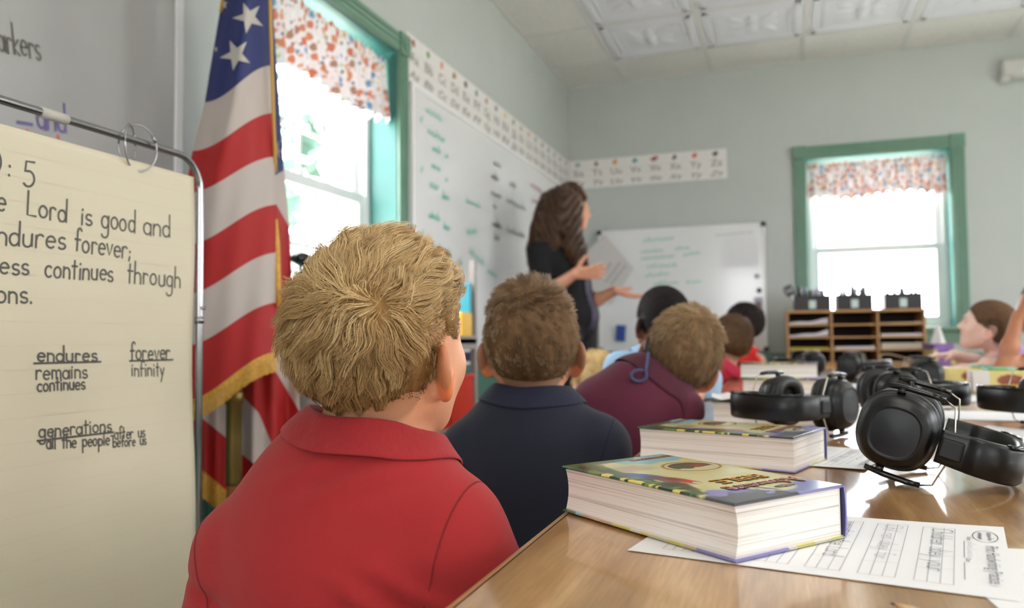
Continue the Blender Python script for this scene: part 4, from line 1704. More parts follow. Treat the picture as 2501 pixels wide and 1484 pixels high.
M_TABLE = m
M_TEDGE = mat('maple_edge_band', (196, 154, 104), rough=.4, noise=.1, nscale=30)
TX0, TX1 = -.227, .76
TABLES = [(.26, 2.42, 'near wooden table with the two thick books and worksheet on it'), (2.425, 4.60, 'far wooden table with black ear defenders, near the paper organizer')]
for y0, y1, lb in TABLES:
    t = thing('classroom_table', lb, 'table', ((TX0 + TX1) / 2, (y0 + y1) / 2, 0))
    hx, hy = (TX1 - TX0) / 2, (y1 - y0) / 2
    mb = MB()
    mb.box((-hx + .012, -hy + .001, TZ - .028), (hx - .012, hy - .001, TZ), M_TABLE, .0015)
    mb.build('tabletop', M_TABLE, t)
    mb = MB()
    for s in (-1, 1):
        pr_ = [(s * (hx - .0119), TZ - .0285)] + [(s * (hx - .010 + .010 * math.sin(PI * k / 10)), TZ - .0143 - .0143 * math.cos(PI * k / 10)) for k in range(11)] + [(s * (hx - .0119), TZ + .0001)]
        nP = len(pr_)
        vs = [(p[0], y, p[1]) for y in (-hy, hy) for p in pr_]
        mb.add(vs, [[i, i + 1, nP + i + 1, nP + i] for i in range(nP - 1)] + [list(range(nP)), list(range(nP, 2 * nP))], M_TEDGE, True)
    mb.build('edge_band', M_TEDGE, t)
    mb = MB()
    for s in (-1, 1):
        mb.box((s * (hx - .10) - .012, -hy + .08, TZ - .075), (s * (hx - .10) + .012, hy - .08, TZ - .029), M_RACK, .003)
        mb.box((-hx + .113, s * (hy - .09) - .012, TZ - .075), (hx - .113, s * (hy - .09) + .012, TZ - .029), M_RACK, .003)
    mb.build('apron', M_RACK, t)
    for sx in (-1, 1):
        for sy in (-1, 1):
            mb = MB()
            mb.tube([(sx * (hx - .10), sy * (hy - .09), 0.0), (sx * (hx - .10), sy * (hy - .09), TZ - .076)], .018, M_CHROME, 14)
            mb.build('leg', M_CHROME, t)

# ================================================================== BOOKS
M_COVER = mat('glossy_printed_cover', (200, 200, 180), rough=.16, attr='tint', coat=.4)
m = bpy.data.materials.new('page_edges')
m.use_nodes = True
nt = m.node_tree
N = nt.nodes.new
b = nt.nodes['Principled BSDF']
b.inputs['Roughness'].default_value = .8
tc, mp, nz, cr = N('ShaderNodeTexCoord'), N('ShaderNodeMapping'), N('ShaderNodeTexNoise'), N('ShaderNodeValToRGB')
mp.inputs['Scale'].default_value = (2.2, 2.2, 420)
nt.links.new(tc.outputs['Object'], mp.inputs[0])
nz.inputs['Scale'].default_value = 1.0
nz.inputs['Detail'].default_value = 3
nt.links.new(mp.outputs[0], nz.inputs['Vector'])
cr.color_ramp.elements[0].position = .30
cr.color_ramp.elements[0].color = rgb(186, 176, 168)
cr.color_ramp.elements[1].position = .46
cr.color_ramp.elements[1].color = rgb(244, 238, 232)
nt.links.new(nz.outputs['Fac'], cr.inputs[0])
nt.links.new(cr.outputs[0], b.inputs['Base Color'])
bp = N('ShaderNodeBump')
bp.inputs['Distance'].default_value = .0006
nt.links.new(nz.outputs['Fac'], bp.inputs['Height'])
nt.links.new(bp.outputs[0], b.inputs['Normal'])
M_PAGES = m
M_ENDP = mat('white_endpaper', (236, 232, 226), rough=.7)
BW, BL, BT = .140, .232, .047


def srgb(a):
    a = np.asarray(a, dtype=float) / 255
    return np.where(a <= .04045, a / 12.92, ((a + .055) / 1.055) ** 2.4)


def vnoise(x, y, seed=0):
    """smooth value noise"""
    rs = np.random.RandomState(seed)
    T = rs.rand(64, 64)
    xi, yi = np.floor(x).astype(int), np.floor(y).astype(int)
    fx, fy = x - xi, y - yi
    fx, fy = fx * fx * (3 - 2 * fx), fy * fy * (3 - 2 * fy)
    g = lambda i, j: T[(xi + i) % 64, (yi + j) % 64]
    return (g(0, 0) * (1 - fx) + g(1, 0) * fx) * (1 - fy) + (g(0, 1) * (1 - fx) + g(1, 1) * fx) * fy


def cover_colour(U, Vv):
    """U 0 at spine .. 1 at fore-edge; Vv 0 at foot .. 1 at head (jungle scene)"""
    n1, n2, n3 = vnoise(U * 7, Vv * 11, 1), vnoise(U * 22, Vv * 34, 2), vnoise(U * 3, Vv * 5, 3)
    C = np.empty(U.shape + (3,))
    C[:] = srgb((226, 216, 152))
    w = np.clip((n1 - .35) * 3, 0, 1)[..., None]
    C = C * (1 - .5 * w) + .5 * w * srgb((240, 232, 186))

    def paint(mask, c, k=1.0):
        mk = (np.clip(mask, 0, 1) * k)[..., None]
        C[:] = C * (1 - mk) + mk * srgb(c)
    sky = np.clip((.19 - Vv + .10 * (n1 - .5) - .05 * (U - .3)) * 30, 0, 1) * np.clip((.72 - U + .2 * (n3 - .5)) * 14, 0, 1)
    paint(sky, (158, 204, 214))
    paint(np.clip((.085 - np.abs(Vv - .29 - .1 * (n3 - .5))) * 20, 0, 1) * np.clip((U - .45) * 6, 0, 1), (196, 170, 140), .7)
    # lavender head with torn lower border
    lav = np.clip((Vv - .845 - .05 * (n1 - .5) * 2 + .055 * np.sin(U * 9 + 1)) * 40, 0, 1)
    paint(lav, (146, 142, 204))
    # jungle band along the foot corner and fore-edge
    jung = np.clip((U - .80 + .22 * (n1 - .5) + .28 * np.clip(.30 - Vv, 0, 1)) * 22, 0, 1) * np.clip((.84 - Vv) * 30, 0, 1)
    paint(jung, (56, 92, 46))
    paint(jung * np.clip((n2 - .52) * 9, 0, 1), (28, 48, 30))
    paint(jung * np.clip((.36 - n2) * 9, 0, 1), (112, 150, 62))
    foot = np.clip((.065 - Vv + .07 * (n1 - .5) + .05 * (U - .4)) * 40, 0, 1) * np.clip((U - .25) * 6, 0, 1)
    paint(foot, (66, 110, 60))
    trunk = np.clip((.05 - np.abs(U - .86 - .05 * np.sin(Vv * 9))) * 60, 0, 1) * np.clip((Vv - .15) * 20, 0, 1) * np.clip((.78 - Vv) * 20, 0, 1)
    paint(trunk, (70, 58, 44), .85)
    for v0, v1 in ((.28, .33), (.40, .425), (.45, .53), (.57, .585), (.61, .62), (.70, .74)):
        paint(np.clip((U - .93 - .03 * n2) * 60, 0, 1) * (Vv > v0) * (Vv < v1), (236, 218, 110))
    # dark palm at the head corner by the fore-edge
    palm = np.clip((U - .46 - .20 * (n2 - .5) * 2 + 1.1 * (Vv - .97)) * 26, 0, 1) * np.clip((Vv - .86 - .05 * (n2 - .5)) * 40, 0, 1)
    paint(palm, (72, 74, 84))
    fr = np.clip((np.sin((U * 60 + Vv * 40)) - .2) * 3, 0, 1) * np.clip((.06 - np.abs(Vv - .875)) * 40, 0, 1) * np.clip((U - .42) * 20, 0, 1) * np.clip((.72 - U) * 20, 0, 1)
    paint(fr, (84, 82, 118))
    # bird: red body, blue wing
    def ell(u0, v0, ru, rv, rot=0):
        c, s = math.cos(rot), math.sin(rot)
        du, dv = (U - u0) * BW, (Vv - v0) * BL
        a, bb = du * c + dv * s, -du * s + dv * c
        return np.clip((1 - np.sqrt((a / ru) ** 2 + (bb / rv) ** 2)) * 9, 0, 1)
    paint(ell(.80, .42, .010, .026, .35), (60, 84, 170))
    paint(ell(.74, .55, .010, .024, .25), (168, 40, 36))
    paint(ell(.77, .50, .006, .020, .4), (112, 32, 36))
    paint(ell(.71, .63, .008, .011), (206, 64, 50))
    paint(ell(.70, .65, .004, .005), (230, 224, 214))
    # oval medallion
    o = lambda k: ell(.25, .35, .030 * k, .025 * k, 0)
    paint(o(1.12) > .0, (196, 160, 60))
    paint(o(1.05) > 0, (120, 92, 52))
    paint(o(1.0) > 0, (228, 216, 170))
    paint((o(.86) > 0) & (Vv < .37 + .02 * n2), (96, 74, 48))
    paint(ell(.21, .345, .014, .010) > 0, (150, 70, 40))
    paint(ell(.32, .345, .010, .012) > 0, (60, 96, 90))
    # wooden banner at the foot
    ban = np.clip((.024 - np.abs(Vv - .075 - .03 * (U - .2))) * 300, 0, 1) * np.clip((.46 - U) * 80, 0, 1)
    paint(ban, (112, 66, 40))
    paint(ban * np.clip((n2 - .5) * 5, 0, 1), (88, 50, 32))
    # soft pale cloud round the title
    cl = np.clip((.10 - np.abs(Vv - .74 + .06 * (U - .5)) + .06 * (n1 - .5)) * 16, 0, 1) * np.clip((.74 - U) * 20, 0, 1)
    paint(cl * (1 - lav * .2), (238, 228, 160), .8)
    return C


def edge_colour(U, Vv):
    """lower board wrap colours along the fore-edge"""
    v = np.clip(Vv + .02 * np.sin(U * 40), 0, 1)
    st = [(0, (70, 112, 56)), (.085, (90, 120, 70)), (.11, (150, 200, 205)), (.16, (206, 180, 120)), (.21, (214, 186, 150)), (.36, (228, 216, 110)), (.47, (238, 236, 214)), (.53, (230, 220, 130)),
          (.58, (224, 214, 170)), (.68, (228, 216, 110)), (.77, (214, 190, 150)), (.83, (146, 140, 200)), (1.01, (146, 140, 200))]
    C = np.zeros(U.shape + (3,))
    for (a, c), (b_, _) in zip(st, st[1:]):
        C[(v >= a) & (v <= b_)] = srgb(c)
    hd = (Vv > .985)
    for a, b_, c in ((0, .14, (226, 222, 150)), (.14, .30, (232, 230, 200)), (.30, .46, (222, 212, 110)), (.46, .54, (226, 222, 214)), (.54, 1.01, (146, 140, 200))):
        C[hd & (U >= a) & (U < b_)] = srgb(c)
    return C


def board(name, parent, z0, z1, colfn, res=1.0):
    """one hard cover: dense grid with rounded rim"""
    nu, nv = int(140 * res), int(232 * res)
    U, Vv = np.meshgrid(np.linspace(0, 1, nu), np.linspace(0, 1, nv))
    X, Y = (U - .5) * BW, (Vv - .5) * BL
    X = X + 0
    d = np.minimum(np.minimum(U, 1 - U) * BW, np.minimum(Vv, 1 - Vv) * BL)
    rim = np.where(d < .0012, (1 - np.sqrt(np.clip(1 - ((.0012 - d) / .0012) ** 2, 0, 1))) * .0011, 0)
    top = np.stack([X, Y, z1 - rim], -1).reshape(-1, 3)
    bot = np.stack([X, Y, z0 + rim], -1).reshape(-1, 3)
    C = colfn(U, Vv).reshape(-1, 3)
    q = np.arange(nu * nv).reshape(nv, nu)
    f = np.stack([q[:-1, :-1], q[:-1, 1:], q[1:, 1:], q[1:, :-1]], -1).reshape(-1, 4)
    n = nu * nv
    loop = np.concatenate([q[0, :], q[1:, -1], q[-1, -2::-1], q[-2:0:-1, 0]])
    l2 = np.roll(loop, -1)
    side = np.stack([loop, loop + n, l2 + n, l2], -1)[:, ::-1]
    return np_mesh(name, np.concatenate([top, bot]), np.concatenate([f, f[:, ::-1] + n, side]), M_COVER, parent, colors=np.concatenate([C, C]))


M_T1 = mat('cover_orange_print', (226, 160, 40), rough=.25, coat=.3)
M_T2 = mat('cover_red_print', (208, 84, 84), rough=.25, coat=.3)
M_T3 = mat('cover_dark_print', (52, 44, 44), rough=.25, coat=.3)
M_T4 = mat('cover_white_print', (236, 230, 224), rough=.25, coat=.3)
M_T5 = mat('cover_gold_print', (206, 170, 80), rough=.3, coat=.3)
M_SPINE = mat('lavender_spine', (142, 138, 198), rough=.2, coat=.4)


def cover_text(mb, txt, u0, v0, width, size, m, lift, warp=None):
    print_text(mb, txt, ((u0 - .5) * BW, (v0 - .5) * BL, BT), Vector((1, 0, 0)) * size, Vector((0, 1, 0)) * size, (0, 0, 1), m, lift=lift, fit=width, warp=warp)


def build_book(label, loc, rz, z=TZ + .0003, detail=True, group='thick hardcover books on the tables', proto=None):
    if proto:
        r = proto.copy()
        COL.objects.link(r)
        for ch in proto.children:
            c = ch.copy()
            COL.objects.link(c)
            c.parent = r
            for g in ch.children:
                d = g.copy()
                COL.objects.link(d)
                d.parent = c
        r.location, r.rotation_euler = (loc[0], loc[1], z), (0, 0, rz)
        r['label'] = label
        return r
    t = thing('book', label, 'book', (loc[0], loc[1], z), rz, group)
    bt = .0028
    top = board('front_cover', t, BT - bt, BT, cover_colour)
    board('back_cover', t, 0, bt, edge_colour, .6)
    # page block, hollowed at the fore-edge and rounded to the spine
    nz, na = 14, 60
    x0, x1, yy = -BW / 2 + .004, BW / 2 - .003, BL / 2 - .003
    mb = MB()
    out = []
    for j in range(nz):
        w = j / (nz - 1)
        z_ = bt + (BT - 2 * bt) * w
        c = 4 * w * (1 - w)
        sag = .0035 * c
        ring = [(x0, -yy), (x1 - sag, -yy), (x1 - sag, yy), (x0, yy)]
        pts = []
        for (ax, ay), (bx, by) in zip(ring, ring[1:] + ring[:1]):
            for k in range(15):
                f = k / 15
                pts.append((ax + (bx - ax) * f, ay + (by - ay) * f, z_ + .0006 * math.sin(9 * (ax + ay) + f * 7) * c))
        out += pts
    fs = []
    for j in range(nz - 1):
        for k in range(na):
            fs.append([j * na + k, j * na + (k + 1) % na, (j + 1) * na + (k + 1) % na, (j + 1) * na + k])
    fs += [list(range(na))[::-1], [(nz - 1) * na + k for k in range(na)]]
    mb.add(out, fs, M_PAGES)
    mb.build('page_block', M_PAGES, t)
    mb = MB()
    sp = [(-BW / 2 - .0002 - .003 * math.sin(PI * k / 12), BT * .5 - (BT / 2 - .0005) * math.cos(PI * k / 12)) for k in range(13)]
    sp2 = [(p[0] + .0022, p[1]) for p in sp[::-1]]
    loop = sp + sp2
    nP = len(loop)
    vs = [(p[0], y, p[1]) for y in (-BL / 2, BL / 2) for p in loop]
    mb.add(vs, [[i, (i + 1) % nP, nP + (i + 1) % nP, nP + i] for i in range(nP)] + [[i, i + 1, nP - 2 - i, nP - 1 - i] for i in range(12)] + [[nP + j for j in (i, i + 1, nP - 2 - i, nP - 1 - i)][::-1] for i in range(12)], M_SPINE, True)
    mb.build('spine', M_SPINE, t)
    mb = MB()
    mb.box((-BW / 2 + .0032, -BL / 2 + .0025, bt), (-BW / 2 + .0042, BL / 2 - .0025, BT - bt), M_ENDP)
    mb.build('hinge_endpaper', M_ENDP, t)
    # title lettering
    mb = MB()
    wig = lambda u, b_, a: (a, b_ * (1 + .25 * math.cos(u * 2 * PI)) + .10 * math.sin(u * PI))
    fatten = [(-.0009, -.0009), (.0009, -.0009), (-.0009, .0009), (.0009, .0009), (0, .0013), (0, -.0013), (.0013, 0), (-.0013, 0)]
    lf = [.00012]

    def up_():
        lf[0] += .00003
        return lf[0]
    for dx, dy in fatten:
        cover_text(mb, 'Adventure', .05 + dx / BW, .775 + dy / BL, .093, .025, M_T3, up_(), wig)
        cover_text(mb, 'BIBLE', .17 + dx / BW, .655 + dy / BL, .060, .026, M_T3, up_())
    for dx, dy in fatten[:4]:
        cover_text(mb, 'Adventure', .05 + dx * .5 / BW, .775 + dy * .5 / BL, .093, .025, M_T4, up_(), wig)
        cover_text(mb, 'BIBLE', .17 + dx * .5 / BW, .655 + dy * .5 / BL, .060, .026, M_T1, up_())
    cover_text(mb, 'Adventure', .05, .775, .093, .025, M_T2, up_(), wig)
    mb.build('title_lettering', None, top)
    mb = MB()
    pts = [((.33 - .5) * BW + .013 * math.cos(q), (.885 - .5) * BL + .005 * math.sin(q)) for q in [2 * PI * k / 20 for k in range(20)]]
    mb.prism(pts, BT + .00005, BT + .0002, M_T3)
    cover_text(mb, 'NIrV', .28, .878, .016, .008, M_T5, .0005)
    cover_text(mb, 'A Bible for Kids', .06, .062, .052, .010, M_T5, .0003)
    mb.build('small_lettering', None, top)
    return t


def from_corner(F, ang, inset=0):
    """book centre from its front-right bottom corner (fore-edge, head)"""
    X = np.array([math.cos(ang), math.sin(ang)])
    Y = np.array([-math.sin(ang), math.cos(ang)])
    return np.array(F) - X * BW / 2 - Y * BL / 2


def yang(deg):
    return math.radians(deg - 90)


b1 = build_book('thick illustrated book nearest the camera, on the worksheet at the table edge', from_corner((-.0405, .651), yang(-38.5)), yang(-38.5), z=TZ + .0012)
build_book('second thick illustrated book, lying just behind the nearest one', from_corner((.008, 1.10), yang(-19)), yang(-19), proto=b1)
build_book('thick book with loose paper on top, left of the ear defenders', from_corner((.085, 1.665), yang(-4)), yang(-4), proto=b1)
build_book('lower book of the two-book stack on the far table', from_corner((.10, 2.56), yang(-6)), yang(-6), proto=b1)
build_book('upper book of the two-book stack on the far table', from_corner((.095, 2.60), yang(-1)), yang(-1), z=TZ + .0008 + BT, proto=b1)
build_book('farthest thick book on the table, before the organizer', from_corner((.13, 3.86), yang(4)), yang(4), proto=b1)

# ================================================================== PAPERS
M_SHEET = mat('worksheet_paper', (240, 238, 238), rough=.7)
M_LINE = mat('worksheet_line', (158, 158, 168), rough=.7)
M_WINK = mat('worksheet_ink', (92, 90, 102), rough=.7)
M_PENC = mat('pencil_writing', (166, 162, 172), rough=.7)


def paper(name, label, p0, ang, w, h, z=TZ + .0002, curl=0.0, group=None, corner=None):
    """w along ang, h to its left; origin at a corner"""
    t = thing(name, label, 'paper', (p0[0], p0[1], z), ang, group)
    nu, nv = 26, 20

    def fn(u, v):
        zz = .0006
        if corner:
            k = max(0, 1 - math.hypot((u - corner[0]) * 1.5, (v - corner[1]) * 1.5))
            zz += curl * k * k
        else:
            zz += curl * (u - .5) ** 2
        return (u * w, v * h, zz)
    mb = MB()
    mb.grid(fn, nu, nv, M_SHEET)
    s = mb.build('sheet', M_SHEET, t)
    return t, s, fn


def worksheet(label, p0, ang, z=TZ + .0002, detail=True, **kw):
    W_, H_ = .279, .216
    t, s, fn = paper('worksheet', label, p0, ang, W_, H_, z, **kw)

    def P(a, b_, e=.0005):      # a: reading direction 0..H_, b_: up the page 0..W_
        u, v = b_ / W_, 1 - a / H_
        q = fn(u, v)
        return Vector((q[0], q[1], q[2] + e))
    up = Vector((1, 0, 0))
    rd = Vector((0, -1, 0))
    n = Vector((0, 0, 1))
    rows = [.222, .184, .146, .108, .070, .032]
    mb = MB()
    for b_ in rows:
        for k in range(4):
            ribbon(mb, [P(.022 + .176 * i / 10, b_ - .007 + .0085 * k) for i in range(11)], n, .0005, M_LINE)
        for a in (.022, .198):
            ribbon(mb, [P(a, b_ - .007), P(a, b_ + .0185)], n, .0005, M_LINE)
        for a in (.12, .16):
            ribbon(mb, [P(a, b_ - .007), P(a - .004, b_ + .0185)], n, .0003, M_LINE)
    mb.build('writing_rows', M_LINE, s)
    mb = MB()
    for txt, b_, m_, a1 in (('Children obey your', .222, M_WINK, .168), ('parents in the Lord', .146, M_WINK, .158), ('for this is', .070, M_WINK, .10)):
        write_fit(mb, txt, P(.026, b_ + .0005), P(a1, b_ + .0005), up, n, .0165, .0007, m_, jit=.0, lift=.0001)
    mb.build('tracing_text', M_WINK, s)
    for txt, a0, a1, b0, c_, sc_ in (('Chil ren obey for', .026, .15, .184, .015, 0), ('parents  the', .026, .11, .108, .015, 0), ('', .062, .115, .2495, .008, 7)):
        mb = MB()
        write_fit(mb, txt, P(a0, b0), P(a1, b0), up, n, c_, .0006, M_PENC, jit=.03, seed=9, scr=sc_, lift=.0001)
        mb.build('pencil_handwriting', M_PENC, s)
    mb = MB()
    print_text(mb, 'Print Handwriting Practice', P(.072, .263), rd * .0135, up * .0135, n, M_WINK, fit=.115)
    print_text(mb, 'Name:', P(.048, .2495), rd * .0055, up * .0055, n, M_WINK)
    print_text(mb, 'Date:', P(.118, .2485), rd * .0055, up * .0055, n, M_WINK)
    for a0, a1 in ((.062, .115), (.13, .18)):
        ribbon(mb, [P(a0, .2475), P(a1, .2475)], n, .0005, M_WINK)
    mb.build('heading', M_WINK, s)
    mb = MB()
    for rr in (1.0,):
        ribbon(mb, [P(.040 + .019 * rr * math.cos(q), .2635 + .0095 * rr * math.sin(q)) for q in [2 * PI * k / 30 for k in range(31)]], n, .0007, M_WINK)
    for k, b_ in enumerate((.265, .258)):
        write_fit(mb, '', P(.027 + .002 * k, b_), P(.053 - .002 * k, b_), up, n, .006, .0011, M_WINK, scr=7, seed=40 + k, lift=.0001)
    mb.build('oval_logo', M_WINK, s)
    return t


A1 = math.atan2(-.183, .983)
worksheet('print handwriting worksheet under the nearest thick book', (-.130, .668), A1, curl=.004, corner=(1, 1))
worksheet('handwriting worksheet under the second thick book, beside the ear defenders', (-.172, 1.225), math.radians(-20) + .06, curl=.002, corner=(1, 0))
t, s, fn = paper('paper_sheet', 'white sheet partly under the nearest worksheet at lower right', (.135, .545), math.radians(7), .279, .216, z=TZ - .0002)
t, s, fn = paper('paper_sheet', 'curled white paper at right, behind the nearest ear defenders', (.262, 1.535), math.radians(-28), .279, .216, curl=.02)
mb = MB()
for k in range(5):
    ribbon(mb, [Vector(fn(.15 + .05 * i, .2 + .14 * k)) + Vector((0, 0, .0006)) for i in range(14)], (0, 0, 1), .0006, M_LINE)
mb.build('writing_rows', M_LINE, s)
PAP = [((.22, 1.90), -8, 'white sheet between the ear defenders and the right table side', .004), ((.30, 2.35), 12, 'white sheet in front of the nearer yellow crayon box', .004),
       ((-.05, 2.62 + .35), -6, 'white sheet behind the two-book stack', .006), ((.28, 3.35), 8, 'white sheet by the far ear defender with its band to the left', .004), ((-.15, 3.55), -4, 'white sheet far along the left table side, by the boys in red', .006),
       ((.10, 2.20), -14, 'white sheet right of the book with loose paper on top', .012)]
for p0, a, lb, c in PAP:
    paper('paper_sheet', lb, p0, math.radians(a), .279, .216, curl=c)
# crumpled sheet lying on the third book
t = thing('paper_sheet', 'crumpled white paper lying on the third thick book', 'paper', (-.03, 1.745, TZ + BT + .0015), .1)
rs = np.random.RandomState(3)
mb = MB()
bump_ = rs.rand(12, 10) * .010


def cf(u, v):
    i, j = u * 10.99, v * 8.99
    i0, j0 = int(i), int(j)
    f, g = i - i0, j - j0
    z_ = (bump_[i0, j0] * (1 - f) + bump_[min(i0 + 1, 11), j0] * f) * (1 - g) + (bump_[i0, min(j0 + 1, 9)] * (1 - f) + bump_[min(i0 + 1, 11), min(j0 + 1, 9)] * f) * g
    return (-.12 + .19 * u, -.05 + .11 * v, z_ * (1.2 - u) + .0006)


mb.grid(cf, 40, 30, M_SHEET)
mb.build('sheet', M_SHEET, t)

# pencil at the bottom edge
t = thing('pencil', 'sharpened pencil tip poking in at the bottom edge of the picture', 'pencil', tuple(at_z(2176, 1472, TZ + .004)), math.radians(-52))
M_PWOOD = mat('pencil_wood', (214, 176, 130), rough=.6)
mb = MB()
mb.lathe([(.0005, 0), (.0012, .004)], mat('graphite', (60, 58, 60), rough=.4), Matrix.Rotation(PI / 2, 4, 'Y'), 12)
mb.build('lead', None, t)
mb = MB()
mb.lathe([(.0012, .004), (.0036, .018)], M_PWOOD, Matrix.Rotation(PI / 2, 4, 'Y'), 12)
mb.build('sharpened_wood', None, t)
mb = MB()
mb.lathe([(.0037, .0178), (.0037, .15)], mat('pencil_paint', (206, 170, 160), rough=.3), Matrix.Rotation(PI / 2, 4, 'Y'), 6, smooth=False)
mb.build('barrel', None, t)

# crayon boxes
M_YBOX = mat('yellow_crayon_box', (226, 212, 140), rough=.45, noise=.12, nscale=30)
M_BADGE = mat('crayon_box_badge', (150, 84, 60), rough=.5, noise=.35, nscale=70)
M_BADGE2 = mat('crayon_box_badge_gold', (222, 176, 60), rough=.5)


def crayon_box(label, p, rz, w, h, lid):
    t = thing('crayon_box', label, 'box', (p[0], p[1], TZ + .0003), rz, 'yellow crayon boxes on the far table')
    mb = MB()
    mb.box((-w / 2, -.05, 0), (w / 2, .05, h), M_YBOX, .002)
    mb.build('carton', M_YBOX, t)
    mb = MB()
    pts = [(.034 * (1 + .12 * (k % 2)) * math.cos(2 * PI * k / 24) + .005, .017 * (1 + .12 * (k % 2)) * math.sin(2 * PI * k / 24) + h * .58) for k in range(24)]
    mb.prism(pts, 0, .0006, M_BADGE, Matrix.Translation((0, -.0502, 0)) @ Matrix.Rotation(PI / 2, 4, 'X'))
    mb.box((-.02, -.0512, h * .12), (.026, -.0502, h * .40), M_BADGE2)
    mb.build('badge', M_BADGE, t)
    if lid:
        mb = MB()
        mb.box((-w / 2 - .0005, -.0505, h * .1), (-w / 2 + .045, -.0499, h + .0005), M_PAPER)
        mb.box((-w / 2 - .0006, -.0506, 0), (-w / 2 - .0001, .0506, h), M_PAPER)
        mb.build('white_end', M_PAPER, t)
    return t


crayon_box('yellow crayon box farther back, in front of the girl in lilac', (.605, 3.12), -.06, .15, .062, False)
crayon_box('nearer yellow crayon box with a white end at right', (.64, 2.80), -.04, .19, .066, True)
for k, (px, py, y, c, lb) in enumerate(((2395, 893, 3.13, (150, 210, 190), 'pale green crayon lying on the farther yellow box'), (2404, 893, 3.15, (80, 150, 90), 'dark green crayon lying on the farther yellow box'),
                                        (2437, 912, 2.82, (160, 214, 220), 'pale blue crayon lying on the nearer yellow box'), (2450, 914, 2.80, (120, 186, 130), 'light green crayon lying on the nearer yellow box'))):
    q = at_y(px, py, y)
    h = .062 if k < 2 else .066
    mb = MB()
    mm = mat('crayon_%d' % k, c, rough=.5)
    mb.lathe([(.001, -.045), (.004, -.036), (.005, -.035), (.005, .045)], mm, Matrix.Rotation(PI / 2, 4, 'Y'), 10)
    ob = mb.build('crayon', mm)
    ob.location = (q[0], y, TZ + h + .0056)
    ob.rotation_euler = (0, 0, .5 + k)
    tag(ob, lb, 'crayon', 'green and blue crayons on the yellow boxes')

# ================================================================== EAR DEFENDERS
M_HB = mat('ear_defender_black', (11, 11, 12), rough=.36, spec=.4)
M_HG = mat('ear_defender_gloss', (13, 13, 14), rough=.2)
M_CUSH = mat('ear_cushion', (24, 24, 26), rough=.45)
M_FOAM = mat('ear_foam', (8, 8, 9), rough=.9)
M_WIRE = mat('steel_wire', (190, 180, 166), rough=.25, metal=1.0)
M_LOGO = mat('grey_pad_print', (150, 148, 144), rough=.5)


def oval(r, n=56, ry=.047, rz=.044, p=2.5):
    out = []
    for k in range(n):
        a = 2 * PI * k / n
        c, s = math.cos(a), math.sin(a)
        out.append((abs(c) ** (2 / p) * math.copysign(1, c) * ry * r, abs(s) ** (2 / p) * math.copysign(1, s) * rz * r))
    return out


def cup(parent, sx, tilt=0.0, logo=False):
    """ear cup: outward along sx*x, long axis y"""
    M = Matrix.Translation((sx * .040, 0, 0)) @ Matrix.Rotation(tilt, 4, 'Y')

    def rings(prof, m, nm, par, cap0=True, cap1=True):
        mb = MB()
        n = 56
        vs, fs = [], []
        for r, x in prof:
            for y, z in oval(r, n):
                vs.append(M @ Vector((sx * x, y, z)))
        for i in range(len(prof) - 1):
            for k in range(n):
                k2 = (k + 1) % n
                fs.append([i * n + k, i * n + k2, (i + 1) * n + k2, (i + 1) * n + k])
        if cap0:
            fs.append(list(range(n)))
        if cap1:
            fs.append([(len(prof) - 1) * n + k for k in range(n)])
        mb.add(vs, fs, m, True)
        return mb.build(nm, m, par)
    c = rings([(.60, .006), (.98, .006), (1.02, .008), (1.02, .0115), (1.0, .013), (.985, .0135), (.97, .016), (.955, .0165), (.955, .022), (.95, .0225), (.945, .026), (.94, .0262), (.92, .031), (.86, .0375), (.76, .0425), (.67, .0452), (.65, .0462), (.635, .0462), (.62, .0452), (.58, .0452), (.40, .0462), (.001, .047)], M_HB, 'ear_cup', parent)
    rings([(.56, .002), (.57, -.004), (.64, -.0085), (.78, -.010), (.92, -.0085), (.985, -.003), (.99, .002), (.96, .0058), (.6, .0058)], M_CUSH, 'cushion', c, False, False)
    rings([(.565, .004), (.001, .0045)], M_FOAM, 'foam', c, False, True)
    for s in (-1, 1):
        mb = MB()
        q = lambda x, y, z: M @ Vector((sx * x, s * y, z))
        mb.tube([q(.026, .0515, -.022), q(.026, .0535, .0), q(.027, .0535, .024), q(.028, .052, .040)], [.0032, .0038, .0036, .0034], M_HG, 10)
        mb.tube([q(.024, .044, -.006), q(.026, .0525, -.006)], .005, M_HG, 10)
        mb.build('pivot_bar', M_HG, c)
        mb = MB()
        mb.tube([q(.028, .052, .040), q(.030, .047, .052), (Vector((sx * .073, s * .022, .058))), (Vector((sx * .0745, s * .010, .061))), (Vector((sx * .076, s * .004, .056))), (Vector((sx * .0745, 0, .052)))], .0011, M_WIRE, 8)
        mb.build('wire', M_WIRE, parent)
    if logo:
        mb = MB()
        ux, uy = Vector((0, -1, 0)), Vector((0, 0, 1))
        if sx < 0:
            ux = Vector((0, 1, 0))
        o = M @ Vector((sx * .0474, .030 if sx > 0 else -.030, .012))
        R3 = M.to_3x3()
        print_text(mb, 'ProForSho', o, R3 @ ux * .013, R3 @ uy * .013, R3 @ Vector((sx, 0, 0)), M_LOGO, fit=.058)
        mb.build('logo', M_LOGO, c)
    return c


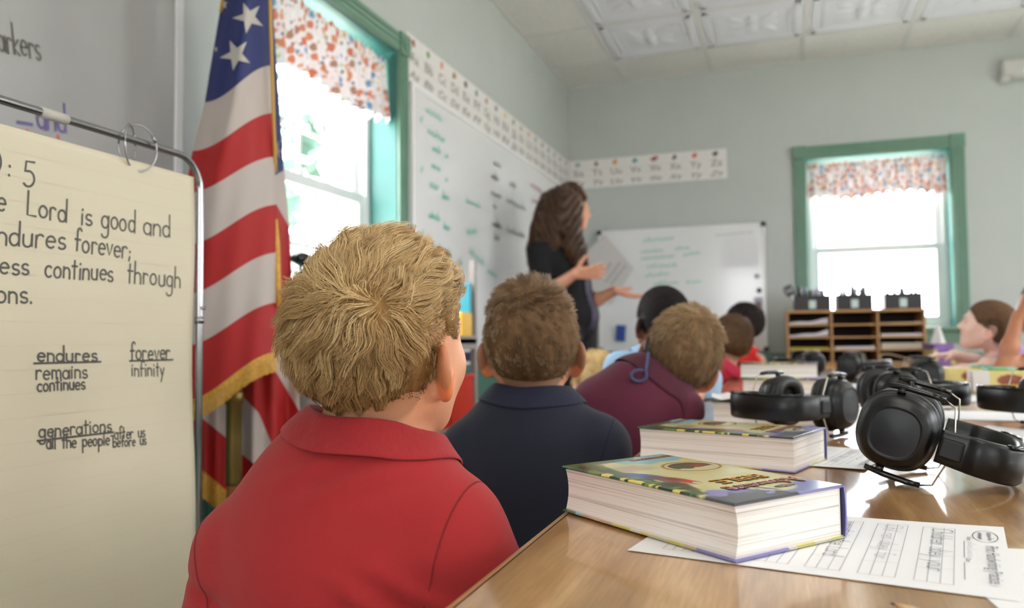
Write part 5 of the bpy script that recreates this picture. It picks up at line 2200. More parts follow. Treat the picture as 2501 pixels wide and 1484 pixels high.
def ear_defender(label, loc, zdir, logo=0, tilts=(0, 0), roll=0.0, lift=.0, arch=.145, proto=None, flip=False):
    """zdir: heading (deg, in the table plane) of the headband's crown"""
    a = math.radians(zdir)
    Zl = Vector((math.cos(a), math.sin(a), 0))
    Yl = Vector((0, 0, 1)) if not flip else Vector((0, 0, -1))
    Xl = Yl.cross(Zl)
    R = Matrix((Xl, Yl, Zl)).transposed()
    R = R @ Matrix.Rotation(roll, 3, 'X')
    t = thing('ear_defender', label, 'ear defender', loc, group='black ear defenders on the tables', rot=R.to_euler())
    for s in (1, -1):
        cup(t, s, tilts[0 if s == 1 else 1], logo == s)
    # headband
    n = 48

    def centre(k):
        u = k / (n - 1)
        if u < .22:
            f = u / .22
            return Vector((.074, 0, .046 + .035 * f)), Vector((1, 0, 0))
        if u > .78:
            f = (1 - u) / .22
            return Vector((-.074, 0, .046 + .035 * f)), Vector((-1, 0, 0))
        q = (u - .22) / .56 * PI
        return Vector((.074 * math.copysign(abs(math.cos(q)) ** .72, math.cos(q)), 0, .081 + (arch - .081) * math.sin(q) ** .8)), Vector((math.cos(q) * .6, 0, math.sin(q))).normalized()
    mb = MB()
    vs, fs = [], []
    for k in range(n):
        c, nn = centre(k)
        u = k / (n - 1)
        w = .0195 + .003 * math.sin(PI * u)
        th = .0045 + (.0035 if .2 < u < .8 else 0)
        for y, o in ((-w, -.35), (-w * .97, .6), (-w * .8, 1), (0, 1.08), (w * .8, 1), (w * .97, .6), (w, -.35), (w * .9, -1), (0, -1), (-w * .9, -1)):
            vs.append(c + Vector((0, y, 0)) + nn * th * o)
    m_ = 10
    for k in range(n - 1):
        for j in range(m_):
            j2 = (j + 1) % m_
            fs.append([k * m_ + j, k * m_ + j2, (k + 1) * m_ + j2, (k + 1) * m_ + j])
    fs += [list(range(m_)), [(n - 1) * m_ + j for j in range(m_)]]
    mb.add(vs, fs, M_HB, True)
    hb = mb.build('headband', M_HB, t)
    mb = MB()
    pads = []
    for k in range(19):
        c, nn = centre(14 + k)
        e = .0026 + .0012 * (k % 2)
        o_ = c + Vector((0, .0205, 0)) + nn * .003
        pads.append([o_ + nn * -.004, o_ + Vector((0, e, 0)) + nn * -.003, o_ + Vector((0, e, 0)) + nn * .004, o_ + nn * .005])
    mb.add([v for q_ in pads for v in q_], [[4 * i + j, 4 * i + (j + 1) % 4, 4 * i + 4 + (j + 1) % 4, 4 * i + 4 + j] for i in range(18) for j in range(4)] + [[0, 1, 2, 3], [72, 73, 74, 75]], M_HG, True)
    mb.build('ridge_pad', M_HG, hb)
    for s in (1, -1):
        mb = MB()
        mb.box((-.004, -.012, -.013), (.003, .012, .012), M_HB, .003, Matrix.Translation((s * .0785, 0, .060)))
        mb.build('yoke_clip', M_HB, t)
    return t


def hp_at(px, py, depth, h=.0502):
    p = at_d(px, py, depth)
    return (p[0], p[1], TZ + h)


_nc = at_d(2187, 1078, .935)
# nearest: near cup facing us, band running to the right
ear_defender('large black ear defender nearest the camera, band to the right', (_nc[0] + .015, _nc[1] + .068, TZ + .0652), -12, tilts=(.0, 0), roll=.29, arch=.130)
p = at_d(2045, 1000, 1.40)
ear_defender('black ear defender with grey lettering on its cup, band to the left', (p[0] - .050, p[1] + .035, TZ + .0575), -126, logo=-1, tilts=(0.1, 0))
p = at_d(2168, 963, 1.66)
ear_defender('black ear defender showing its hollow cushion, behind the nearest one', (p[0], p[1], TZ + .0575), 14, tilts=(0, 0))
p = at_d(2075, 890, 3.15)
ear_defender('shiny black ear defender far down the table before the organizer', (p[0], p[1], TZ + .0575), -8)
p = at_d(1978, 884, 3.5)
ear_defender('farthest black ear defender at the left of the far pair', (p[0], p[1], TZ + .0575), 200)
p = at_d(2262, 912, 2.40)
ear_defender('black ear defender with band to the left, beside the yellow boxes', (p[0], p[1], TZ + .0575), 176)
p = at_d(2575, 988, 1.5)
ear_defender('black ear defender cut by the right edge of the picture', (p[0] + .02, p[1], TZ + .0575), -155)

# ================================================================== PEOPLE: distance-field sculpting
def vec(*a):
    return np.array(a, dtype=float)


def unit(v):
    v = np.asarray(v, dtype=float)
    return v / (np.linalg.norm(v) + 1e-12)


def s_ell(p, c, r, R=None):
    q = p - c
    if R is not None:
        q = q @ R
    r = np.asarray(r, dtype=float)
    k0 = np.sqrt(((q / r) ** 2).sum(-1))
    k1 = np.sqrt(((q / (r * r)) ** 2).sum(-1)) + 1e-9
    return k0 * (k0 - 1) / k1


def s_cap(p, a, b, ra, rb):
    pa, ba = p - a, np.asarray(b, dtype=float) - a
    h = np.clip(pa @ ba / (ba @ ba + 1e-12), 0, 1)
    return np.sqrt(((pa - h[..., None] * ba) ** 2).sum(-1)) - (ra + (rb - ra) * h)


def s_box(p, c, hv, R, r):
    q = np.abs((p - c) @ R) - (np.asarray(hv) - r)
    return np.sqrt((np.maximum(q, 0) ** 2).sum(-1)) + np.minimum(q.max(-1), 0) - r


def smin(a, b, k):
    h = np.maximum(k - np.abs(a - b), 0) / k
    return np.minimum(a, b) - h * h * k * .25


def smax(a, b, k):
    return -smin(-a, -b, k)


def frame(y, z):
    """rotation whose columns are x, y, z axes: y forward, z about up"""
    y = unit(y)
    x = unit(np.cross(y, z))
    return np.stack([x, y, np.cross(x, y)], 1)


def head_rot(yaw, pitch, roll):
    """degrees: yaw to the right, pitch up, roll to the right shoulder; columns x right, y forward, z up"""
    a, b, c = math.radians(yaw), math.radians(pitch), math.radians(roll)
    f = vec(math.sin(a) * math.cos(b), math.cos(a) * math.cos(b), math.sin(b))
    r = vec(math.cos(a), -math.sin(a), 0)
    u = np.cross(r, f)
    return np.stack([r * math.cos(c) - u * math.sin(c), f, u * math.cos(c) + r * math.sin(c)], 1)


def nets(f, lo, hi, h, newton=1):
    """surface nets over blocks that touch the surface -> verts, quads"""
    lo, hi = np.asarray(lo, float), np.asarray(hi, float)
    B = 8
    nb = np.ceil((hi - lo) / (h * B)).astype(int)
    n = nb * B + 1
    cs = [lo[i] + (np.arange(nb[i]) + .5) * h * B for i in range(3)]
    G = np.stack(np.meshgrid(*cs, indexing='ij'), -1)
    d = f(G.reshape(-1, 3)).reshape(nb)
    act = np.argwhere(np.abs(d) < h * B * 1.35)
    v = np.full(tuple(n), 1.0)
    sg = np.where(d < 0, -1.0, 1.0)
    v[:-1, :-1, :-1] = np.repeat(np.repeat(np.repeat(sg, B, 0), B, 1), B, 2)
    o = np.stack(np.meshgrid(*[np.arange(B + 1)] * 3, indexing='ij'), -1).reshape(-1, 3)
    for s in range(0, len(act), 1500):
        idx = (act[s:s + 1500, None, :] * B + o[None]).reshape(-1, 3)
        v[idx[:, 0], idx[:, 1], idx[:, 2]] = f(lo + idx * h)
    for ax in range(3):
        for e in (0, -1):
            sl = [slice(None)] * 3
            sl[ax] = e
            v[tuple(sl)] = np.maximum(v[tuple(sl)], h * .3)
    ins = v < 0
    c8 = [ins[i:n[0] - 1 + i, j:n[1] - 1 + j, k:n[2] - 1 + k] for i in (0, 1) for j in (0, 1) for k in (0, 1)]
    cnt = sum(c.astype(np.int8) for c in c8)
    mixed = (cnt > 0) & (cnt < 8)
    cells = np.argwhere(mixed)
    vid = np.full(mixed.shape, -1, dtype=np.int64)
    vid[mixed] = np.arange(len(cells))
    acc, num = np.zeros((len(cells), 3)), np.zeros(len(cells))
    cor = np.array([(i, j, k) for i in (0, 1) for j in (0, 1) for k in (0, 1)])
    cv = np.stack([v[cells[:, 0] + c[0], cells[:, 1] + c[1], cells[:, 2] + c[2]] for c in cor], 1)
    for a in range(8):
        for b in range(a + 1, 8):
            if np.abs(cor[a] - cor[b]).sum() != 1:
                continue
            x = (cv[:, a] < 0) != (cv[:, b] < 0)
            t = np.where(x, cv[:, a] / np.where(x, cv[:, a] - cv[:, b], 1), 0)
            acc += np.where(x[:, None], cor[a] + t[:, None] * (cor[b] - cor[a]), 0)
            num += x
    V = lo + (cells + acc / num[:, None]) * h
    F = []
    for ax in range(3):
        u, w = (ax + 1) % 3, (ax + 2) % 3
        sl0, sl1 = [slice(None)] * 3, [slice(None)] * 3
        sl0[ax], sl1[ax] = slice(0, -1), slice(1, None)
        e = np.argwhere(ins[tuple(sl0)] != ins[tuple(sl1)])
        e = e[(e[:, u] > 0) & (e[:, w] > 0) & (e[:, u] < n[u] - 1) & (e[:, w] < n[w] - 1)]
        flip = ins[e[:, 0], e[:, 1], e[:, 2]]
        q = []
        for du, dw in ((-1, -1), (0, -1), (0, 0), (-1, 0)):
            c = e.copy()
            c[:, u] += du
            c[:, w] += dw
            q.append(vid[c[:, 0], c[:, 1], c[:, 2]])
        q = np.stack(q, 1)
        q[~flip] = q[~flip][:, ::-1]
        F.append(q)
    F = np.concatenate(F)
    F = F[(F >= 0).all(1)]
    for _ in range(newton):
        d, g = sdgrad(f, V, h * .25)
        V = V - g * np.clip(d, -h, h)[:, None]
    return V, F


def sdgrad(f, P, e=.0008):
    d = f(P)
    g = np.stack([f(P + vec(*(e * (i == k) for k in range(3)))) - f(P - vec(*(e * (i == k) for k in range(3)))) for i in range(3)], -1)
    return d, g / (np.linalg.norm(g, axis=-1, keepdims=True) + 1e-12)


def head_sdf(q, ear=1.0, jaw=1.0):
    """q in head space (unit = metre for a child's head; x right, y forward, z up, origin mid-head)"""
    ax = np.stack([np.abs(q[..., 0]), q[..., 1], q[..., 2]], -1)
    d = s_ell(q, vec(0, -.012, .026), (.0725, .090, .079))
    d = smin(d, s_ell(q, vec(0, -.045, .0), (.062, .052, .060)), .04)
    d = smin(d, s_ell(q, vec(0, .025, -.034), (.058 * jaw, .062, .070)), .035)
    d = smin(d, s_cap(q, vec(0, .050, -.085), vec(0, .058, -.088), .022 * jaw, .018), .035)
    d = smin(d, s_cap(ax, vec(.046, .0, -.055), vec(.018, .052, -.088), .016, .015), .03)
    d = smin(d, s_ell(ax, vec(.034, .055, -.035), (.020, .020, .020)), .03)
    d = smin(d, s_cap(ax, vec(.012, .080, .012), vec(.040, .062, .012), .010, .008), .02)
    d = smax(d, -s_ell(ax, vec(.030, .092, -.006), (.016, .014, .010)), .012)
    d = smin(d, s_ell(ax, vec(.030, .066, -.006), (.013, .013, .012)), .004)
    d = smin(d, s_cap(q, vec(0, .079, .0), vec(0, .097, -.026), .007, .0095), .012)
    d = smin(d, s_ell(ax, vec(.009, .086, -.030), (.007, .008, .006)), .006)
    d = smin(d, s_ell(q, vec(0, .078, -.053), (.020, .010, .0055)), .008)
    d = smin(d, s_ell(q, vec(0, .075, -.064), (.017, .010, .006)), .008)
    d = smax(d, -s_ell(q, vec(0, .090, -.0585), (.019, .010, .0014)), .003)
    # ears: thin leaf, hollow in front, leaning out from the skull
    n = unit(vec(.80, .60, .05))
    t = unit(np.cross(vec(0, 0, 1), n))
    Rr = np.stack([n, t, np.cross(n, t)], 1)
    tilt = math.radians(12)
    c, s = math.cos(tilt), math.sin(tilt)
    Rr = Rr @ np.array([[1, 0, 0], [0, c, -s], [0, s, c]])
    ec = vec(.0800, -.018, -.028)
    e = s_ell(ax, ec, (.0075, .0195 * ear, .031 * ear), Rr)
    e = smin(e, s_ell(ax, ec + Rr @ vec(-.001, .005, -.026 * ear), (.006, .009, .010), Rr), .01)
    e = smax(e, -s_ell(ax, ec + n * .008 + Rr @ vec(0, .003, .003), (.0085, .0135 * ear, .022 * ear), Rr), .004)
    e = smin(e, s_cap(ax, ec + vec(-.012, .012, -.004), ec + vec(-.003, .006, -.004), .012, .008), .012)
    return smin(d, e, .007)


SCALP_Y = [-.12, -.055, -.035, -.022, -.012, .012, .022, .034, .044, .056, .075, .11]
SCALP_Z = [-.088, -.088, -.072, -.034, .002, .002, -.004, -.004, .006, .024, .048, .056]


def scalp(q):
    """>0 inside the hairy part of the head"""
    return q[..., 2] - np.interp(q[..., 1], SCALP_Y, SCALP_Z)


def hand_parts(W, d, n, side, s=1.0, curl=.25, spread=.10, thumb=.9):
    """capsules of a hand: wrist W, finger direction d, palm normal n (palm side), side = thumb side unit"""
    W, d, n = np.asarray(W, float), unit(d), unit(n)
    t = unit(np.asarray(side, float) - d * np.dot(side, d))
    n = unit(n - d * np.dot(n, d) - t * np.dot(n, t))
    caps = []
    for k in range(4):
        off = (.027 - .018 * k) * s
        caps.append((W + t * off * .55, W + d * .078 * s + t * off, .0135 * s, .0115 * s))
    L = (.070, .080, .074, .058)
    for k in range(4):
        off = (.027 - .018 * k) * s
        b = W + d * .082 * s + t * off
        dd = unit(d + t * spread * (1.5 - k))
        for j, fr in enumerate((.46, .31, .23)):
            ang = curl * (.6 + .55 * j) * (1 + .18 * k)
            dd = unit(dd * math.cos(ang) + n * math.sin(ang))
            e = b + dd * L[k] * s * fr
            caps.append((b, e, (.0088 - .0009 * j) * s, (.0082 - .0010 * j) * s))
            b = e
    b = W + d * .018 * s + t * .026 * s + n * .004 * s
    dd = unit(t * thumb + d * .65 + n * .25)
    for fr, r0, r1 in ((.034, .0125, .0100), (.028, .0100, .0090), (.022, .0088, .0070)):
        e = b + dd * fr * s
        caps.append((b, e, r0 * s, r1 * s))
        b = e
        dd = unit(dd + d * .25)
    return caps


M_SKIN = mat('skin', (224, 172, 146), rough=.5, attr='tint', sss=.18, sss_r=(1, .32, .16), sss_s=.008, bump=.0003, bscale=500)
M_HCAP = mat('hair_undercoat', (120, 90, 60), rough=.8, spec=.15, attr='tint')
M_HAIR = mat('hair', (120, 90, 60), rough=.42, attr='tint', spec=.4)


def strands(paths, width, cols, name, parent, base):
    """paths (N,K,3) -> one mesh of thin three-sided tubes"""
    N_, K = paths.shape[:2]
    t = np.gradient(paths, axis=1)
    t /= np.linalg.norm(t, axis=-1, keepdims=True) + 1e-12
    a = np.cross(t, vec(.31, .52, .79))
    a /= np.linalg.norm(a, axis=-1, keepdims=True) + 1e-12
    b = np.cross(t, a)
    w = width * np.linspace(1, .25, K) ** .8
    w = np.broadcast_to(w, (N_, K)) if np.ndim(width) == 0 else np.asarray(width)[:, None] * np.linspace(1, .25, K) ** .8
    V = np.stack([paths + w[..., None] * (math.cos(q) * a + math.sin(q) * b) for q in (0, 2 * PI / 3, 4 * PI / 3)], 2)
    i = np.arange(N_ * K * 3).reshape(N_, K, 3)
    F = np.concatenate([np.stack([i[:, :-1, j], i[:, :-1, (j + 1) % 3], i[:, 1:, (j + 1) % 3], i[:, 1:, j]], -1).reshape(-1, 4) for j in range(3)])
    C = np.repeat(np.repeat(cols[:, None, :], K, 1)[:, :, None, :], 3, 2).reshape(-1, 3)
    return np_mesh(name, V.reshape(-1, 3), F, M_HAIR, parent, colors=C)


def grow_hair(hf, Q, style, n, K, seed, clumps=0):
    """hf: head field in head space; Q: candidate roots in head space; style(q, nrm, rs) -> dir field, length, lift
    returns (paths in head space, per-strand random 0..1)"""
    rs = np.random.RandomState(seed)
    roots = Q[rs.randint(0, len(Q), n)] + rs.normal(0, .0012, (n, 3))

    def run(P0, L, ph, amp, frq, lift):
        P = P0.copy()
        out = [P.copy()]
        m_ = len(P)
        prev = None
        for k in range(1, K):
            d, g = sdgrad(hf, P)
            u = k / (K - 1)
            dr = style['dir'](P, g, u)
            dr = dr - g * (dr * g).sum(-1, keepdims=True) * style.get('flat', 1.0)
            dr /= np.linalg.norm(dr, axis=-1, keepdims=True) + 1e-9
            if prev is not None:
                dr = prev * .35 + dr * .65
            side = np.cross(g, dr)
            wv = (amp * frq * np.cos(ph + frq * u * 2 * PI))[:, None] * side
            dr2 = dr + wv + g * (style.get('rise', .0))
            dr2 /= np.linalg.norm(dr2, axis=-1, keepdims=True) + 1e-9
            prev = dr
            P = P + dr2 * (L / (K - 1))[:, None]
            d, g = sdgrad(hf, P)
            tgt = lift * (u ** .7) + .0006
            if style.get('free', 0) == 0:
                P = P + g * (tgt - d)[:, None]
            else:
                P = P + g * np.maximum(.001 - d, 0)[:, None]
            out.append(P.copy())
        return np.stack(out, 1)
    if clumps:
        gi = rs.randint(0, len(Q), clumps)
        GQ = Q[gi]
        near = np.concatenate([np.argmin(((roots[s:s + 2000, None] - GQ[None]) ** 2).sum(-1), 1) for s in range(0, n, 2000)])
        gr = rs.rand(clumps, 4)
        gl = style['len'](GQ) * (.75 + .5 * gr[:, 0])
        gph, gamp, gfr = gr[:, 1] * 2 * PI, style.get('wave', .2) * (.5 + gr[:, 2]), style.get('freq', 1.2) * (.7 + .6 * gr[:, 3])
        glift = style['lift'](GQ) * (.4 + 1.0 * gr[:, 2])
        gp = run(GQ, gl, gph, gamp, gfr, glift)
        r = rs.rand(n, 3)
        P = run(roots, gl[near] * (.8 + .35 * r[:, 0]), gph[near] + (r[:, 1] - .5) * .6, gamp[near], gfr[near], glift[near] * (.6 + .7 * r[:, 2]))
        w = (np.linspace(0, 1, K) ** 1.3 * style.get('clump', .6))[None, :, None]
        P = P * (1 - w) + (gp[near] + (P[:, :1] - gp[near][:, :1]) * .35) * w
        return P, r[:, 0] * .5 + gr[near, 0] * .5
    r = rs.rand(n, 4)
    P = run(roots, style['len'](roots) * (.7 + .6 * r[:, 0]), r[:, 1] * 2 * PI, style.get('wave', .1) * r[:, 2], style.get('freq', 1) * (.7 + .6 * r[:, 3]), style['lift'](roots) * (.5 + r[:, 2]))
    return P, r[:, 0]


def mixcol(cols, t, rs, jit=.06):
    cols = np.array([srgb(c) for c in cols])
    x = np.clip(t, 0, .9999) * (len(cols) - 1)
    i = x.astype(int)
    f = (x - i)[:, None]
    c = cols[i] * (1 - f) + cols[np.minimum(i + 1, len(cols) - 1)] * f
    return c * (1 + rs.normal(0, jit, (len(t), 1)))


def chain(parts, k):
    def f(p):
        d = None
        for q in parts:
            e = q(p)
            d = e if d is None else smin(d, e, k)
        return d
    return f


def build_person(label, base, head_c, hr, hs, skin, torso, arms, shirt, hair, vox=.004, hvox=None, group=None, trousers=None, collar=None, hands=(), cat='person',
                 ear_col=None, seat=True, lip=None, jaw=1.0, ear=1.0, shirt_mat=None, shirt_disp=None, neck_r=.044, eye_col=(70, 50, 36), name='person'):
    """all points in world space. torso: dict N, L, R (shoulder joints), P (pelvis centre), chest (half depth), arms: list of (shoulder, elbow, wrist, sleeve fraction 0..2)"""
    base = np.asarray(base, float)
    root = thing(name, label, cat, tuple(base), group=group)
    w = lambda p: np.asarray(p, float) - base
    H, Rh = w(head_c), head_rot(*hr)
    hq = lambda p: ((p - H) @ Rh) / hs
    hf = lambda q: head_sdf(q, ear, jaw)
    Nn, L, R, Pv = w(torso['N']), w(torso['L']), w(torso['R']), w(torso['P'])
    lat = unit(R - L)
    upv = unit(Nn - Pv)
    fwd = unit(np.cross(upv, lat))
    Rt = np.stack([lat, fwd, np.cross(lat, fwd)], 1)
    sw = np.linalg.norm(R - L) / 2
    cd = torso.get('chest', .085)
    ch = (L + R) / 2 * .45 + (Nn * .55 + Pv * .45) * .55
    rs_ = torso.get('rs', .046)
    wst = torso.get('waist', .100)
    belly = Nn * .38 + Pv * .62
    bk = torso.get('back', 0.0)
    SL, SR = [a for a in arms if a[4] < 0], [a for a in arms if a[4] > 0]

    def torso_f(p, off):
        d = s_ell(p, ch - fwd * bk, (sw + .012 + off, cd + off, .150 + off), Rt)
        d = smin(d, s_ell(p, belly, (wst + off, cd + off, .17 + off), Rt), .06)
        d = smin(d, s_ell(p, Pv, (wst * 1.08 + off, cd * 1.12 + off, .10 + off), Rt), .05)
        for S in (L, R):
            d = smin(d, s_cap(p, Nn - upv * .045, S, rs_ * .70 + off, rs_ * .85 + off), .045)
        d = smin(d, s_cap(p, Nn - upv * .05, Nn + upv * .0, .055 + off, .046 + off), .05)
        return d

    def sleeve_f(p, off, k0=.03):
        d = None
        for sh, el, wr, fr, sd in arms:
            sh, el, wr = w(sh), w(el), w(wr)
            a = torso.get('arm', .040)
            if fr <= 1:
                e = s_cap(p, sh, sh + (el - sh) * fr, a + .004 + off, a * .95 + .002 + off)
                dirv = unit(el - sh)
                e = smax(e, (p - (sh + (el - sh) * fr)) @ dirv, .004)
            else:
                dirv = unit(wr - el)
                lo_ = s_cap(p, el, el + (wr - el) * (fr - 1), a * .90 + off, a * .84 + off)
                lo_ = smax(lo_, (p - (el + (wr - el) * (fr - 1))) @ dirv, .004)
                e = smin(s_cap(p, sh, el, a + .004 + off, a * .90 + off), lo_, .02)
            d = e if d is None else np.minimum(d, e)
        return d

    neck_b = Nn - upv * .02
    neck_t = H + Rh @ (vec(0, -.022, -.055) * hs)
    hcaps = []
    for hp in hands:
        hcaps += hand_parts(w(hp[0]), *hp[1:])

    def table_cut(p, d, m_=.0):
        """cloth and body give way to the table edge they lean on"""
        if not torso.get('press'):
            return d
        lo_, hi_ = vec(TX0 - .002 - m_, .2, .605 - m_) - base, vec(TX1 + .002 + m_, 4.7, TZ + .002 + m_) - base
        q_ = np.maximum(lo_ - p, p - hi_)
        return smax(d, -(np.sqrt((np.maximum(q_, 0) ** 2).sum(-1)) + np.minimum(q_.max(-1), 0)), .006)

    def body_f(p):
        return table_cut(p, body_g(p), .008)

    def body_g(p):
        d = hf(hq(p)) * hs
        d = smin(d, s_cap(p, neck_b, neck_t, neck_r * 1.08, neck_r), .022)
        d = smin(d, torso_f(p, -.010), .02)
        for sh, el, wr, fr, sd in arms:
            sh, el, wr = w(sh), w(el), w(wr)
            a = torso.get('arm', .040)
            d = smin(d, s_cap(p, sh, el, a - .006, a * .84), .02)
            fore = unit(wr - el)
            d = smin(d, s_cap(p, el, el * .6 + wr * .4, a * .84, a * .80), .02)
            d = smin(d, s_cap(p, el * .6 + wr * .4, wr, a * .80, a * .58), .02)
        if hcaps:
            hd = None
            for c in hcaps:
                e = s_cap(p, *c)
                hd = e if hd is None else smin(hd, e, .006)
            d = smin(d, hd, .010)
        return d

    pts = [H, Nn, L, R, Pv] + [w(a[i]) for a in arms for i in (0, 1, 2)] + [c[i] for c in hcaps for i in (0, 1)]
    lo, hi = np.min(pts, 0) - .16, np.max(pts, 0) + .16
    V, F = nets(body_f, lo, hi, vox)
    # skin tint
    q = hq(V)
    C = np.tile(srgb(skin), (len(V), 1))
    nz = vnoise(V[:, 0] * 60 + 20, V[:, 2] * 60 + V[:, 1] * 30 + 20, 3)[:, None]
    C = C * (.95 + .1 * nz)

    def blend(mask, c, k):
        mk = np.clip(mask, 0, 1)[:, None] * k
        C[:] = C * (1 - mk) + srgb(c) * mk
    onhead = (np.linalg.norm(q, axis=1) < .2)
    aq = np.abs(q[:, 0])
    earm = np.clip((aq - .070) * 200, 0, 1) * np.clip(1 - np.hypot((q[:, 1] + .015) / .035, (q[:, 2] + .026) / .045), 0, 1) * 2.5 * onhead
    blend(earm, ear_col or skin, .75)
    if lip:
        blend((1 - np.hypot(q[:, 0] / .021, (q[:, 2] + .0585) / .0095)) * 3 * (q[:, 1] > .06) * onhead, lip, .8)
    browc = hair['cols'][0]
    blend((1 - np.hypot((aq - .029) / .016, (q[:, 2] - .0125) / .0035)) * 3 * (q[:, 1] > .05) * onhead, browc, .7)
    blend((1 - np.hypot((aq - .030) / .010, (q[:, 2] + .006) / .0042)) * 4 * (q[:, 1] > .05) * onhead, eye_col, .75)
    sc = np.clip(scalp(q) * 120, 0, 1) * onhead
    blend(sc, hair.get('scalp', browc), hair.get('scalp_k', .6))
    body = np_mesh('body', V, F, M_SKIN, root, colors=np.clip(C, 0, 1))
    # ---------------- hair
    hroot = None
    hc = np.array([srgb(c) for c in hair['cols']])
    th = hair.get('cap', .004)
    hv = hvox or vox

    def cap_f(p):
        qq = hq(p)
        s = scalp(qq)
        extra = th * np.clip(s / .02, .15, 1) + hair.get('bulk', lambda z: 0)(qq)
        d = hf(qq) - extra
        earz = np.abs(qq[..., 0]) - .0735
        cut = np.maximum(-s, np.minimum(earz, (.040 - np.hypot(qq[..., 1] + .018, (qq[..., 2] + .026) * .8))) if hair.get('earcut', True) else -1)
        return smax(d, cut, .004) * hs
    Vh, Fh = nets(cap_f, H - .16 * hs - hair.get('drop', 0), H + .16 * hs, hv)
    rs = np.random.RandomState(hair.get('seed', 1))
    nzh = vnoise(Vh[:, 0] * 160 + 40, Vh[:, 1] * 160 + Vh[:, 2] * 90 + 60, 5)
    Cc = mixcol(hair['cols'], hair.get('capt', .25) + .3 * (nzh - .5), rs, .03)
    hroot = np_mesh('hair', Vh, Fh, M_HCAP, root, colors=np.clip(Cc, 0, 1))
    if hair.get('n'):
        Q = q[(scalp(q) > .006) & onhead & (hf(q) < .004)]
        Q = Q[(np.abs(Q[:, 0]) < .076) | (Q[:, 2] > .02)]
        P, t = grow_hair(hf, Q, hair, hair['n'], hair.get('K', 7), hair.get('seed', 1), hair.get('clumps', 0))
        tt = t
        if 'tone' in hair:
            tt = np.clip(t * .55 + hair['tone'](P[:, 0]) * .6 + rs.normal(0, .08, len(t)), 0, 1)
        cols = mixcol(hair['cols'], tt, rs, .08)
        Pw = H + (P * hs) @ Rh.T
        strands(Pw, hair.get('width', .0005), np.clip(cols, 0, 1), 'hair_strands', hroot, base)
    # ---------------- shirt
    off = torso.get('off', .006)

    def shirt_f(p, cut=True):
        d = torso_f(p, off)
        sl = sleeve_f(p, off)
        if sl is not None:
            d = smin(d, sl, .022)
        if cut is False:
            return d
        if shirt_disp is not None:
            d = d + shirt_disp(p, dict(L=L, R=R, N=Nn, P=Pv, lat=lat, fwd=fwd, up=upv))
        d = smax(d, -(s_cap(p, neck_b - upv * .05, neck_t, neck_r * 1.10, neck_r * 1.06)), .006)
        return table_cut(p, smax(d, (p - Nn) @ unit(upv * .9 + fwd * .25) - .012, .006))
    plo, phi = np.min([L, R, Pv, Nn] + [w(a[i]) for a in arms for i in (0, 1, 2)], 0) - .17, np.max([L, R, Pv, Nn] + [w(a[i]) for a in arms for i in (0, 1, 2)], 0) + .17
    Vs, Fs = nets(shirt_f, plo, phi, vox)
    if isinstance(shirt, tuple):
        sm = mat('polo_cotton_%d_%d_%d' % shirt, shirt, rough=.9, sheen=.08, bump=.0004, bscale=1400, noise=.05, nscale=14)
    else:
        sm = shirt
    shirt_o = np_mesh('shirt', Vs, Fs, sm, root)
    if collar:
        # ribbed fold-over collar round the neck
        na, nv_ = 72, 16
        ctr = neck_b + (neck_t - neck_b) * collar.get('pos', .30)
        axz = unit(unit(neck_t - neck_b) * .6 + upv * .6 + fwd * collar.get('tip', 0.1))
        fx = unit(fwd - axz * (fwd @ axz))
        lx = np.cross(fx, axz)
        ra = neck_r + collar.get('gap', .008)
        hgt, leaf = collar.get('h', .026), collar.get('leaf', .040)
        prof = []
        for j in range(nv_):
            u = j / (nv_ - 1)
            if u < .4:
                prof.append((0.0, -.012 + (hgt + .012) * u / .4))
            elif u < .55:
                a = (u - .4) / .15 * PI
                prof.append((.0035 - .0035 * math.cos(a), hgt + .0035 * math.sin(a)))
            else:
                f = (u - .55) / .45
                prof.append((.007 + collar.get('flare', .014) * f ** 1.2, hgt - leaf * f))
        vs = []
        for i in range(na + 1):
            th_ = PI * .13 + (2 * PI - .26 * PI) * i / na
            fl = abs(math.cos(th_ / 2))
            for r_, z_ in prof:
                rr = ra + r_ * (1 + .25 * fl) + collar.get('open', .0) * fl * max(0, z_ / hgt)
                zz = z_ - .020 * (0.5 + .5 * math.cos(th_)) * 1.0 + .003 * math.sin(3 * th_ + 1)
                pt = ctr + fx * math.cos(th_) * rr * 1.08 + lx * math.sin(th_) * rr + axz * zz
                vs.append(pt)
        m_ = nv_
        vs = np.array(vs)
        for _ in range(4):
            dd, gg = sdgrad(lambda x: shirt_f(x, False), vs)
            jj = np.tile(np.arange(nv_) / (nv_ - 1) > .42, na + 1)
            vs = vs + gg * (np.maximum(.0035 - dd, 0) * jj)[:, None]
        fs = np.array([(i * m_ + j, i * m_ + j + 1, (i + 1) * m_ + j + 1, (i + 1) * m_ + j) for i in range(na) for j in range(m_ - 1)])
        cm = mat(sm.name + '_rib', collar.get('col', shirt if isinstance(shirt, tuple) else (40, 40, 50)), rough=.9, sheen=.08, bump=.0010, bscale=260, bstretch=(1, 1, .12))
        co = np_mesh('collar', vs, fs, cm, shirt_o)
        md = co.modifiers.new('thickness', 'SOLIDIFY')
        md.thickness = .0028
        md.offset = 1
        sb = co.modifiers.new('smooth', 'SUBSURF')
        sb.levels = sb.render_levels = 1
